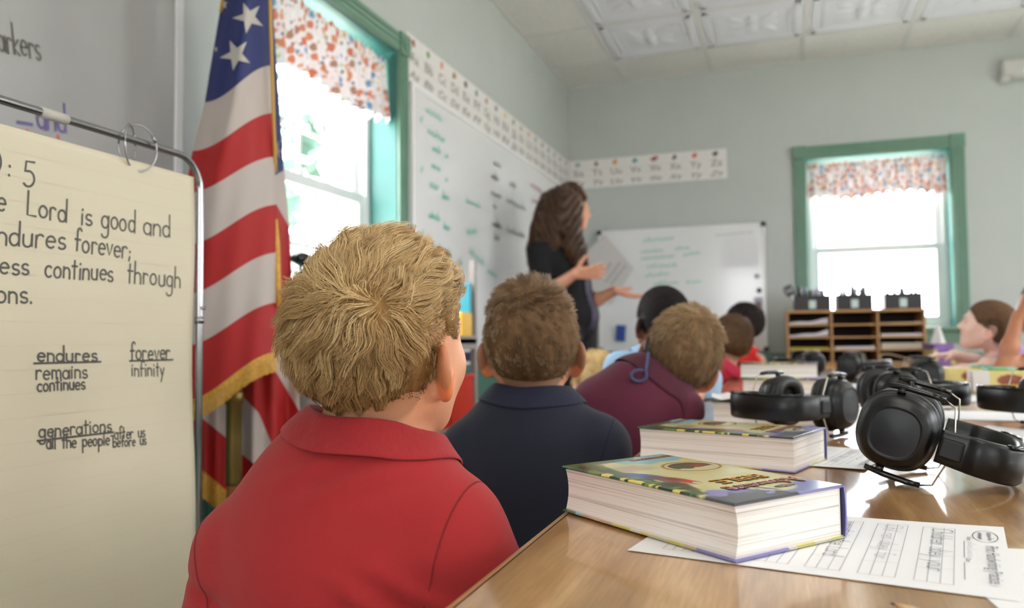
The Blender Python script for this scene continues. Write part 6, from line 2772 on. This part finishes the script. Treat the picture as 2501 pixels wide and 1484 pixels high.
    # ---------------- legs and shoes, on the seat and floor
    if seat and trousers:
        zf = -base[2]
        hipc = Pv + vec(0, 0, -.02)
        legs = []
        for s in (-1, 1):
            hj = hipc + lat * s * .060
            hdir = unit(vec(fwd[0], fwd[1], 0))
            kn = hj + hdir * .27 + vec(0, 0, -.01)
            an = vec(kn[0], kn[1], zf + .07) - hdir * .03
            legs.append((hj, kn, an))
        lf = chain([lambda p, g=g: smin(s_cap(p, g[0], g[1], .068, .050), s_cap(p, g[1], g[2], .050, .042), .02) for g in legs] + [lambda p: s_ell(p, hipc, (wst * 1.1, cd * 1.15, .075), Rt)], .02)
        allp = np.array([x for g in legs for x in g] + [hipc])
        Vt, Ft = nets(lf, allp.min(0) - .13, allp.max(0) + .13, max(.009, vox))
        np_mesh('trousers', Vt, Ft, mat('school_trousers_%d' % trousers[0], trousers, rough=.85), root)
        for g in legs:
            hdir = unit(vec(fwd[0], fwd[1], 0))
            a_ = vec(g[2][0], g[2][1], zf + .035)
            f = chain([lambda p: s_cap(p, a_ - hdir * .02, a_ + hdir * .10, .034, .030), lambda p: s_cap(p, a_ - hdir * .01, a_ + vec(0, 0, .045), .036, .036)], .02)
            Vq, Fq = nets(lambda p: smax(f(p), zf + .001 - p[..., 2], .004), a_ - .17, a_ + .17, .008)
            np_mesh('shoe', Vq, Fq, mat('dark_shoe', (38, 36, 36), rough=.5), root)
    return dict(root=root, body=body, hair=hroot, shirt=shirt_o, shirt_f=shirt_f, H=H, Rh=Rh, hs=hs, N=Nn, L=L, R=R, fwd=fwd, up=upv, lat=lat, base=base, P=Pv, hf=hf)


M_SEAT = mat('blue_plastic_seat', (54, 84, 134), rough=.45)


def chair(label, x, y, yaw, zs=.32, back=False):
    """small school stool-chair; x,y = seat centre"""
    t = thing('school_chair', label, 'chair', (x, y, 0), -math.radians(yaw), 'school chairs under the children')
    mb = MB()
    mb.box((-.15, -.15, zs - .018), (.15, .15, zs), M_SEAT, .008)
    mb.build('seat', M_SEAT, t)
    for sx in (-1, 1):
        for sy in (-1, 1):
            mb = MB()
            mb.tube([(sx * .12, sy * .12, zs - .018), (sx * .145, sy * .15, 0)], .010, M_CHROME, 10)
            mb.build('leg', M_CHROME, t)
    return t


# ------------------------------------------------------------------ hair styles (directions in head space)
def tang(q, c, g):
    d = q - c
    d = d - g * (d * g).sum(-1, keepdims=True)
    return d / (np.linalg.norm(d, axis=-1, keepdims=True) + 1e-6)


WH1 = vec(.040, -.070, .036)


def dir_boy1(q, g, u):
    d = tang(q, WH1, g)
    sw = np.cross(g, d)
    top = np.clip((q[..., 2] - .035) / .03, 0, 1)[..., None]
    low = np.clip((.02 - q[..., 2]) / .05, 0, 1)[..., None]
    near = np.exp(-(np.linalg.norm(q - WH1, axis=-1) / .016) ** 2)[..., None]
    return d * .8 * (1 - .8 * near) + near * vec(.5, .25, -.9) + sw * .30 * (1 - low) + top * vec(.55, .75, .0) + low * vec(0, .15, -1.1)


def side1(q):
    return np.clip((np.abs(q[..., 0]) - .032) / .022, 0, 1) * np.clip((.052 - q[..., 2]) / .026, 0, 1) * np.clip((q[..., 1] + .078) / .024, 0, 1)


def len_boy1(q):
    L = .050 + .016 * np.clip((q[..., 2] - .04) / .05, 0, 1)
    L = L * (1 - .35 * np.clip((q[..., 0] - .005) / .03, 0, 1) * np.clip((.04 - q[..., 2]) / .03, 0, 1))
    s = side1(q)
    L = L * (1 - s) + .008 * s
    nape = np.clip((-.035 - q[..., 2]) / .035, 0, 1)
    return L * (1 - nape) + .013 * nape


def lift_boy1(q):
    s = side1(q)
    low = np.clip((.03 - q[..., 2]) / .09, 0, 1)
    return (.0150 * (1 - .75 * low)) * (1 - s) + .002 * s


def short_style(wh, L0, Ltop, up=.6, swirl=.3, fwd_=.4, liftk=.6):
    wh = vec(*wh)

    def dr(q, g, u):
        d = tang(q, wh, g)
        sw = np.cross(g, d)
        low = np.clip((.03 - q[..., 2]) / .06, 0, 1)[..., None]
        return d + sw * swirl + vec(0, fwd_, 0) * (1 - low) + low * vec(0, 0, -.9)

    def ln(q):
        t = np.clip((q[..., 2] - .045) / .035, 0, 1)
        low = np.clip((-.02 - q[..., 2]) / .05, 0, 1)
        return (L0 + (Ltop - L0) * t) * (1 - .55 * low)

    return dict(dir=dr, len=ln, lift=lambda q: ln(q) * liftk, rise=up)


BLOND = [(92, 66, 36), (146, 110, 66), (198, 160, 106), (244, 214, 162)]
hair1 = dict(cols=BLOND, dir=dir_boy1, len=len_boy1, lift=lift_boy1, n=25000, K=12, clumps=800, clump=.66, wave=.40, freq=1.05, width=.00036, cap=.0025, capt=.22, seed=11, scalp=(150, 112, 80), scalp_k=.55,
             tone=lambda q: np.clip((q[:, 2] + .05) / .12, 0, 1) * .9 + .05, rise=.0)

# ------------------------------------------------------------------ boy in red, nearest
SK1 = (228, 164, 128)


def red_folds(p, k):
    """soft drag folds towards the right armpit and across the yoke"""
    q = p - k['R']
    a = q @ k['lat']
    z = q @ k['up']
    w1 = np.exp(-((a + .030) / .045) ** 2 - ((z + .085) / .045) ** 2)
    fold = .0080 * np.sin((z * .8 + a * .55) * 210) * w1
    qn = p - k['N']
    an, zn = qn @ k['lat'], qn @ k['up']
    fold = fold + .0026 * np.sin((zn - .45 * an) * 190) * np.exp(-((an - .01) / .05) ** 2 - ((zn + .030) / .02) ** 2)
    ql = p - k['L']
    al, zl = ql @ k['lat'], ql @ k['up']
    fold = fold + .0045 * np.exp(-((zl + .035 + .3 * al) / .007) ** 2) * np.exp(-((al + .01) / .035) ** 2)
    fold = fold + .0022 * np.sin((al * .7 + zl) * 95) * np.exp(-((al - .05) / .07) ** 2 - ((zl + .09) / .06) ** 2)
    return fold


def px_arm(sh, el, wr, fr, sd):
    f = lambda a: at_d(*a) if a[0] > 5 else np.array(a)
    return (f(sh), f(el), f(wr), fr, sd)


B1N = at_d(905, 1092, .800)
B1L, B1R = at_d(603, 1352, .815), at_d(1098, 1308, .745)
B1P = vec(B1N[0] - .005, B1N[1] - .035, .42)
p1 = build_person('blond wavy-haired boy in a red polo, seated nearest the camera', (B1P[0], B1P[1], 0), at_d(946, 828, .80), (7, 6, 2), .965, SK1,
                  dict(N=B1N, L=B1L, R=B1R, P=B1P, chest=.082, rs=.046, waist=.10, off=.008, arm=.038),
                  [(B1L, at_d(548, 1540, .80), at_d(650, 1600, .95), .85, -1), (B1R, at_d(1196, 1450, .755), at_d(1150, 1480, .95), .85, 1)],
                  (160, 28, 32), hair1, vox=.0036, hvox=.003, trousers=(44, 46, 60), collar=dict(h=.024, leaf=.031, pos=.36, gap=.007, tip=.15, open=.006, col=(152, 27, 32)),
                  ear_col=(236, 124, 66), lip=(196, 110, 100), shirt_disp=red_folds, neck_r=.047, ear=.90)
chair('small blue seat under the boy in red', B1P[0], B1P[1], -18)


def seam(p, nrm_pt, axis, rad, name, col, w=.0016, a0=0, a1=2 * PI, cdir=None):
    """stitched seam: ring where a plane meets the shirt"""
    ax = unit(axis)
    u = unit(np.cross(ax, vec(.2, .3, .9)))
    v = np.cross(ax, u)
    n = 90
    q = np.array([nrm_pt + (u * math.cos(t) + v * math.sin(t)) * rad for t in np.linspace(a0, a1, n)])
    for _ in range(10):
        d, g = sdgrad(p['shirt_f'], q)
        g = g - ax * (g @ ax)[:, None]
        g /= np.linalg.norm(g, axis=1, keepdims=True) + 1e-9
        q = q - g * np.clip(d, -.01, .01)[:, None]
    d, g = sdgrad(p['shirt_f'], q)
    mb = MB()
    q = q + g * .0006
    vs, fs = [], []
    for k in range(n):
        vs += [q[k] + ax * w / 2, q[k] - ax * w / 2]
    fs = [[2 * k, 2 * k + 1, 2 * k + 3, 2 * k + 2] for k in range(n - 1) if np.linalg.norm(q[k + 1] - q[k]) < .02]
    mb.add(vs, fs, mat(name + '_%d' % col[0], col, rough=.9), True)
    mb.build('sleeve_seam', None, p['shirt'])


seam(p1, p1['R'] + p1['lat'] * .016, p1['lat'] * .93 - p1['up'] * .34, .06, 'seam', (120, 20, 24))
seam(p1, p1['L'] - p1['lat'] * .018, p1['lat'] * .93 + p1['up'] * .30, .06, 'seam', (120, 20, 24))

# ------------------------------------------------------------------ boy in navy
BR2 = [(62, 46, 33), (106, 80, 56), (144, 113, 80), (190, 160, 122)]
st = short_style((-.004, -.058, .068), .010, .022, up=.4, swirl=.45, fwd_=.35, liftk=.55)
hair2 = dict(cols=BR2, n=15000, K=6, width=.0005, cap=.005, capt=.3, seed=12, scalp=(120, 94, 74), scalp_k=.75, tone=lambda q: .25 + .75 * np.clip(np.hypot(q[:, 0], (q[:, 2] - .06) * .7) / .075, 0, 1) ** 1.5 * np.clip((q[:, 2] + .10) / .09, 0, 1), clumps=900, clump=.3, wave=.08, **st)
N2, L2, R2 = at_d(1300, 1000, 1.36), at_d(1150, 1108, 1.36), at_d(1462, 1092, 1.33)
P2 = vec(N2[0] - .005, N2[1] - .03, .41)
p2 = build_person('boy in a navy polo with short brown hair, seen from behind', (P2[0], P2[1], 0), at_d(1298, 833, 1.375), (-17, 4, 0), 1.0, (222, 160, 126),
                  dict(N=N2, L=L2, R=R2, P=P2, chest=.086, rs=.046, waist=.10, off=.008, arm=.040),
                  [(L2, L2 + vec(-.03, .02, -.19), L2 + vec(.06, .16, -.20), .85, -1), (R2, R2 + vec(.012, .04, -.19), R2 + vec(-.02, .22, -.16), .85, 1)],
                  (20, 23, 42), hair2, vox=.0048, hvox=.004, trousers=(52, 50, 46), collar=dict(h=.028, leaf=.038, pos=.36, gap=.006, flare=.006, tip=.1, col=(22, 27, 50)),
                  ear_col=(232, 130, 80), lip=(190, 110, 100), neck_r=.044)
chair('small blue seat under the boy in navy', P2[0], P2[1], -17)
seam(p2, p2['R'] + p2['lat'] * .012, p2['lat'] * .93 - p2['up'] * .34, .06, 'seam', (20, 24, 46))

# ------------------------------------------------------------------ boy in maroon, head tilted
BR3 = [(70, 52, 36), (112, 86, 60), (152, 122, 86), (196, 168, 128)]
st = short_style((.005, -.050, .074), .020, .030, up=.25, swirl=.35, fwd_=.3, liftk=.45)
hair3 = dict(cols=BR3, n=11000, K=6, width=.0006, cap=.007, capt=.4, seed=13, scalp=(130, 100, 76), tone=lambda q: .3 + .6 * np.clip((q[:, 2] + .02) / .1, 0, 1), clumps=800, clump=.3, wave=.08, **st)
N3, L3, R3 = at_d(1592, 935, 1.75), at_d(1458, 990, 1.74), at_d(1656, 1004, 1.72)
P3 = vec(N3[0] - .13, N3[1] - .03, .41)
p3 = build_person('boy in a maroon shirt tilting his head to the right', (P3[0], P3[1], 0), at_d(1664, 862, 1.79), (-12, 2, 24), 1.0, (226, 166, 138),
                  dict(press=True, N=N3, L=L3, R=R3, P=P3, chest=.090, rs=.048, waist=.105, off=.009, arm=.040),
                  [(L3, L3 + vec(-.04, .03, -.19), L3 + vec(.05, .17, -.2), 1.3, -1), (R3, R3 + vec(.005, .15, .03), R3 + vec(-.05, .32, .03), 1.3, 1)],
                  (96, 32, 56), hair3, vox=.0055, hvox=.0048, trousers=(46, 44, 44), collar=dict(h=.022, leaf=.040, pos=.30, gap=.010, tip=.1, col=(78, 24, 44)),
                  ear_col=(228, 128, 84), neck_r=.044)
chair('small blue seat under the boy in maroon', P3[0], P3[1], -12)
M_LACE = mat('blue_grey_cord', (72, 80, 118), rough=.7)
mb = MB()
cpts = [at_d(1584, 860, 1.70), at_d(1581, 884, 1.675), at_d(1577, 905, 1.665)] + [at_d(1560 + 19 * math.cos(a), 917 + 14 * math.sin(a), 1.668) for a in [-.3 + 5.6 * k / 20 for k in range(21)]]
o = cpts[0]
mb.tube([p - o for p in cpts], .0034, M_LACE, 8)
ob = mb.build('cord', M_LACE)
ob.location = o
tag(ob, 'blue grey cord looped at the back of the maroon collar', 'cord')
mb = MB()
q0 = at_d(1581, 845, 1.755)
mb.tube([at_d(1586, 826, 1.76) - q0, at_d(1581, 848, 1.75) - q0, at_d(1578, 868, 1.735) - q0], [.004, .009, .005], M_BLK, 10)
ob = mb.build('hearing_processor', M_BLK)
ob.location = q0
tag(ob, "small black device behind the maroon boy's left ear", 'hearing device')

# ------------------------------------------------------------------ boy in pale blue, cropped black hair
BLK4 = [(26, 22, 22), (38, 32, 32), (52, 46, 46)]
st = short_style((0, -.05, .075), .005, .007, up=.4, swirl=.2, fwd_=.2)
hair4 = dict(cols=BLK4, n=7000, K=3, width=.0008, cap=.004, capt=.3, seed=14, scalp=(44, 36, 36), scalp_k=.9, **st)
N4, L4, R4 = at_d(1612, 884, 2.36), at_d(1520, 900, 2.36), at_d(1714, 926, 2.30)
P4 = vec(N4[0] - .02, N4[1] - .03, .42)
build_person('boy in a pale blue shirt with cropped black hair', (P4[0], P4[1], 0), at_d(1614, 781, 2.40), (-32, 6, 4), .97, (132, 84, 62),
             dict(press=True, N=N4, L=L4, R=R4, P=P4, chest=.088, rs=.050, waist=.105, off=.008, arm=.042),
             [(L4, L4 + vec(-.04, .02, -.19), L4 + vec(.05, .17, -.2), .85, -1), (R4, R4 + vec(.0, .02, -.2), R4 + vec(-.06, .18, -.2), .85, 1)],
             (160, 194, 226), hair4, vox=.006, trousers=(60, 58, 54), collar=dict(h=.022, leaf=.040, pos=.3, gap=.008, col=(160, 194, 226)), ear_col=(150, 84, 56), neck_r=.044)
chair('small blue seat under the boy in pale blue', P4[0], P4[1], -20)

# ------------------------------------------------------------------ blond child low behind the others
st = short_style((0, -.05, .075), .03, .04, up=.1, swirl=.3, fwd_=.2, liftk=.3)
hair5 = dict(cols=[(150, 120, 76), (196, 164, 112), (226, 198, 146)], n=3000, K=6, width=.001, cap=.009, capt=.55, seed=15, wave=.1, **st)
N5, L5, R5 = at_d(1440, 985, 2.72), at_d(1372, 1010, 2.72), at_d(1508, 1015, 2.70)
P5 = vec(N5[0], N5[1] - .02, .36)
build_person('light blond child mostly hidden between the navy and pale blue boys', (P5[0], P5[1], 0), at_d(1453, 930, 2.78), (-40, -6, 8), .97, (226, 176, 146),
             dict(N=N5, L=L5, R=R5, P=P5, chest=.085, rs=.046, waist=.10, off=.008, arm=.040),
             [(L5, L5 + vec(-.04, .02, -.17), L5 + vec(.05, .17, -.17), .85, -1), (R5, R5 + vec(.03, .02, -.17), R5 + vec(-.06, .18, -.17), .85, 1)],
             (74, 48, 70), hair5, vox=.007, trousers=(52, 50, 56), collar=None)
chair('small blue seat under the light blond child', P5[0], P5[1], -20, zs=.27)

# ------------------------------------------------------------------ two boys in red, far down the table
st = short_style((0, -.05, .075), .018, .028, up=.2, swirl=.3, fwd_=.3, liftk=.4)
hair6 = dict(cols=[(58, 42, 30), (90, 66, 46), (124, 94, 66)], n=2500, K=5, width=.001, cap=.007, capt=.4, seed=16, scalp=(96, 72, 54), **st)
N6, L6, R6 = at_d(1772, 900, 3.33), at_d(1734, 925, 3.33), at_d(1816, 918, 3.36)
P6 = vec(N6[0] - .34, N6[1] - .05, .42)
build_person('brown-haired boy in a dark red shirt leaning on the table, beyond the maroon boy', (P6[0], P6[1], 0), at_d(1782, 829, 3.36), (-34, 6, 14), .98, (204, 146, 118),
             dict(press=True, N=N6, L=L6, R=R6, P=P6, chest=.086, rs=.046, waist=.10, off=.008, arm=.040),
             [(L6, at_d(1750, 965, 3.30), at_d(1796, 948, 3.28), .9, -1), (R6, R6 + vec(.02, .04, -.16), R6 + vec(.0, .2, -.13), .9, 1)],
             (176, 28, 46), hair6, vox=.007, trousers=(46, 44, 44), collar=dict(h=.022, leaf=.040, pos=.3, gap=.008, col=(186, 40, 70)), ear_col=(190, 110, 80))
chair('small blue seat under the boy in dark red', P6[0], P6[1], -10)
hair7 = dict(cols=[(26, 22, 24), (44, 36, 34), (66, 54, 50)], n=2500, K=5, width=.0012, cap=.010, capt=.3, seed=17, scalp=(50, 40, 36), **st)
N7, L7, R7 = at_d(1824, 858, 4.02), at_d(1794, 882, 4.02), at_d(1852, 882, 4.0)
P7 = vec(N7[0] - .44, N7[1] - .03, .44)
build_person('black-haired boy in a bright red shirt, farthest along the left table side', (P7[0], P7[1], 0), at_d(1814, 790, 4.05), (-62, 4, 6), .98, (190, 136, 110),
             dict(press=True, N=N7, L=L7, R=R7, P=P7, chest=.086, rs=.046, waist=.10, off=.008, arm=.040),
             [(L7, L7 + vec(-.05, .02, -.17), L7 + vec(.03, .17, -.17), .9, -1), (R7, R7 + vec(.02, .02, -.18), R7 + vec(-.03, .18, -.17), .9, 1)],
             (206, 36, 34), hair7, vox=.007, trousers=(46, 44, 44), collar=dict(h=.020, leaf=.036, pos=.3, gap=.008, col=(206, 36, 34)))
chair('small blue seat under the boy in bright red', P7[0], P7[1], -20)

# ------------------------------------------------------------------ girl in lilac at right
st = dict(dir=lambda q, g, u: tang(q, vec(0, .09, .06), g) + vec(0, -.6, -.1), len=lambda q: .05 + 0 * q[..., 0], lift=lambda q: .003 + 0 * q[..., 0])
hair8 = dict(cols=[(74, 54, 40), (108, 82, 60), (146, 116, 88)], n=3000, K=6, width=.0009, cap=.006, capt=.35, seed=18, scalp=(120, 92, 72), bulk=lambda q: .03 * np.exp(-((q[..., 0] / .03) ** 2 + ((q[..., 1] + .10) / .03) ** 2 + ((q[..., 2] - .01) / .03) ** 2)), **st)
H8 = at_d(2411, 794, 3.03)
N8, L8, R8 = at_d(2436, 856, 3.06), at_d(2412, 893, 2.97), at_d(2436, 874, 3.20)
P8 = vec(N8[0] + .34, N8[1] + .06, .42)
build_person('girl in a lilac top looking up to the left with arms on the table', (P8[0], P8[1], 0), H8, (-80, 14, 0), .92, (236, 198, 182),
             dict(press=True, N=N8, L=L8, R=R8, P=P8, chest=.075, rs=.042, waist=.092, off=.007, arm=.035),
             [(L8, vec(L8[0] - .01, L8[1] - .09, .675), at_d(2352, 900, 3.00), .45, -1), (R8, vec(R8[0] - .03, R8[1] + .02, .69), at_d(2330, 866, 3.20), .45, 1)],
             (190, 160, 214), hair8, vox=.0055, trousers=(60, 64, 90), collar=None, ear_col=(236, 170, 150), lip=(206, 120, 116), neck_r=.036,
             hands=[(at_d(2352, 900, 3.00), vec(-1, .25, -.05), vec(0, 0, -1), vec(.2, 1, 0), .80, .25), (at_d(2330, 866, 3.20), vec(-1, -.2, -.05), vec(0, 0, -1), vec(-.2, -1, 0), .80, .2)])
chair('small blue seat under the girl in lilac', P8[0], P8[1], -80)

# ------------------------------------------------------------------ child at the right edge, hand to the head
st = short_style((0, -.05, .075), .03, .04, up=.05, swirl=.2, fwd_=.1, liftk=.2)
hair9 = dict(cols=[(34, 26, 22), (52, 40, 34), (74, 58, 48)], n=2500, K=6, width=.001, cap=.010, capt=.3, seed=19, scalp=(50, 40, 36), **st)
E9, W9 = at_d(2452, 900, 2.62), at_d(2486, 772, 2.64)
H9 = at_d(2566, 748, 2.70)
N9, L9, R9 = at_d(2545, 842, 2.74), at_d(2512, 885, 2.62), at_d(2560, 872, 2.86)
P9 = vec(N9[0] + .34, N9[1] + .02, .42)
build_person('child at the right edge leaning head on a raised hand, dark top', (P9[0], P9[1], 0), H9, (-70, 0, 0), .97, (176, 116, 84),
             dict(press=True, N=N9, L=L9, R=R9, P=P9, chest=.080, rs=.044, waist=.095, off=.008, arm=.032),
             [(L9, E9, W9, .75, -1), (R9, vec(R9[0] - .10, R9[1] - .02, .68), at_d(2482, 900, 2.70), .6, 1)],
             (58, 44, 40), hair9, vox=.0055, trousers=(50, 50, 60), collar=None, ear_col=(180, 110, 80), neck_r=.040,
             hands=[(W9, vec(.35, 0, 1), vec(1, .1, -.1), vec(0, 1, 0), .82, .35), (at_d(2482, 900, 2.70), vec(-1, .1, -.05), vec(0, 0, -1), vec(.1, -1, 0), .80, .3)])
chair('small blue seat under the child at the right edge', P9[0], P9[1], -80)

# ------------------------------------------------------------------ the teacher
TB = at_d(1372, 1300, 4.32)
TB[2] = 0
HT = at_d(1396, 512, 4.32)
NT_ = at_d(1366, 602, 4.32)
RT_, LT_ = at_d(1318, 612, 4.17), at_d(1402, 622, 4.47)
PT_ = vec(NT_[0] + .075, NT_[1] - .01, .93)
ER, WR_ = at_d(1318, 728, 4.08), at_d(1404, 668, 3.98)
EL, WL_ = at_d(1432, 745, 4.42), at_d(1502, 709, 4.33)
M_BLAZER = mat('black_blazer', (13, 13, 16), rough=.9, bump=.0004, bscale=600)


def thair_dir(q, g, u):
    d = tang(q, vec(0, .02, .11), g)
    return d + vec(0, -.15, -1.0)


def thair_bulk(q):
    return 0.0


tcols = [(44, 30, 24), (70, 48, 35), (104, 72, 48), (136, 98, 66)]
hairT = dict(cols=tcols, n=0, cap=.014, capt=.35, seed=20, earcut=False, scalp=(60, 42, 32))
pt_ = build_person('woman teacher in a black blazer with long brown hair, gesturing with open hands', tuple(TB), HT, (72, -4, 2), 1.04, (218, 158, 128),
                   dict(N=NT_, L=LT_, R=RT_, P=PT_, chest=.110, rs=.050, waist=.148, off=.012, arm=.044),
                   [(RT_, ER, WR_, 1.22, 1), (LT_, EL, WL_, 1.22, -1)], M_BLAZER, hairT, vox=.0055, hvox=.005, lip=(190, 100, 96), seat=False, neck_r=.046,
                   hands=[(WR_, unit(at_d(1470, 663, 3.96) - WR_), vec(0, -.1, 1), vec(-.2, -.6, .9), 1.0, .10, .10, 1.1), (WL_, unit(at_d(1560, 727, 4.30) - WL_), vec(.1, 0, 1), vec(0, 1, .2), 1.0, .12)])
rt = pt_['root']
b = pt_['base']
# blouse front between the open blazer edges
fT, latT, upT = pt_['fwd'], pt_['lat'], pt_['up']
Nt = pt_['N']
mb = MB()
M_BLOUSE = mat('patterned_blouse', (70, 62, 84), rough=.7, noise=.9, nscale=70)


def bl(u, v):
    p = Nt - upT * (.05 + .44 * v) + latT * (u - .5) * (.045 + .03 * v)
    k = .24
    for _ in range(14):
        d = pt_['shirt_f']((p + fT * k)[None])[0]
        k = max(.02, k - (d - .004) * .8)
    return tuple(p + fT * k)


mb.grid(bl, 12, 30, M_BLOUSE)
mb.build('blouse', M_BLOUSE, pt_['shirt'], solid=.003)
# trousers and shoes
hp = vec(*(PT_ - b))
legs = []
for s in (-1, 1):
    hj = hp + latT * s * .085
    legs.append((hj, vec(hj[0], hj[1], .50) + fT * .02, vec(hj[0], hj[1], .08)))
lf = chain([lambda p, g=g: smin(s_cap(p, g[0], g[1], .092, .066), s_cap(p, g[1], g[2], .066, .052), .02) for g in legs] + [lambda p: s_ell(p, hp, (.165, .125, .13), np.stack([latT, fT, upT], 1))], .02)
allp = np.array([x for g in legs for x in g])
Vt, Ft = nets(lf, allp.min(0) - .2, allp.max(0) + .2, .010)
np_mesh('trousers', Vt, Ft, mat('black_trousers', (22, 22, 26), rough=.8), rt)
for g in legs:
    a_ = vec(g[2][0], g[2][1], .035)
    f = chain([lambda p: s_cap(p, a_ - fT * .05, a_ + fT * .15, .036, .028), lambda p: s_cap(p, a_, a_ + vec(0, 0, .07), .040, .044)], .02)
    Vq, Fq = nets(lambda p: smax(f(p), .001 - p[..., 2], .004), a_ - .24, a_ + .24, .008)
    np_mesh('shoe', Vq, Fq, mat('dark_shoe', (38, 36, 36), rough=.5), rt)
# long wavy hair: volume + locks
Hh, Rr, hs_ = pt_['H'], pt_['Rh'], pt_['hs']
T2 = lambda x, y, d: at_d(x, y, d) - b


def lock_chain(pts, rad):
    return [(T2(*a), T2(*c), ra, rc) for a, c, ra, rc in zip(pts, pts[1:], rad, rad[1:])]


locks = lock_chain([(1372, 492, 4.28), (1350, 545, 4.24), (1340, 600, 4.22), (1352, 650, 4.24)], [.085, .085, .070, .040])
locks += lock_chain([(1352, 500, 4.36), (1330, 560, 4.36), (1310, 610, 4.36), (1300, 640, 4.38)], [.085, .070, .045, .02])
locks += lock_chain([(1394, 500, 4.26), (1393, 560, 4.22), (1404, 610, 4.19), (1422, 655, 4.17)], [.066, .052, .054, .035])
locks += lock_chain([(1392, 480, 4.42), (1380, 560, 4.46), (1372, 630, 4.46)], [.08, .07, .03])


def mass_f(p):
    d = None
    for c in locks:
        e = s_cap(p, *c)
        d = e if d is None else smin(d, e, .03)
    q = (p - Hh) @ Rr / hs_
    face = s_ell(q, vec(0, .095, -.03), (.075, .062, .095))
    wv = .006 * np.sin(p[..., 2] * 85 + 12 * np.sin(p[..., 0] * 20) + p[..., 1] * 30)
    return smax(d + wv, -face, .01)


allp = np.array([c[i] for c in locks for i in (0, 1)])
Vm, Fm = nets(mass_f, allp.min(0) - .13, allp.max(0) + .13, .0055)
rs = np.random.RandomState(2)
cm = mixcol(tcols, np.clip(.30 + .55 * (vnoise(Vm[:, 0] * 60 + Vm[:, 1] * 60 + 40, Vm[:, 2] * 9 + 20, 4) - .4), 0, 1), rs, .03)
np_mesh('long_hair', Vm, Fm, M_HAIR, pt_['hair'], colors=np.clip(cm, 0, 1))
# surface strands following the mass
n_ = 4200
idx = rs.randint(0, len(Vm), n_)
Pp = Vm[idx].copy()
out = [Pp.copy()]
ph = rs.rand(n_) * 6.28
for k in range(8):
    d, g = sdgrad(mass_f, Pp, .002)
    dr = np.tile(vec(0, 0, -1.0), (n_, 1)) - g * (g @ vec(0, 0, -1.0))[:, None]
    dr /= np.linalg.norm(dr, axis=1, keepdims=True) + 1e-9
    sd = np.cross(g, dr)
    Pp = Pp + (dr + sd * (.35 * np.sin(ph * .2 + k * .9 + Pp[:, 2] * 30))[:, None]) * .018
    d, g = sdgrad(mass_f, Pp, .002)
    Pp = Pp + g * (.003 - d)[:, None]
    out.append(Pp.copy())
strands(np.stack(out, 1), .0011, mixcol(tcols, rs.rand(n_), rs, .08), 'hair_strands', pt_['hair'], b)
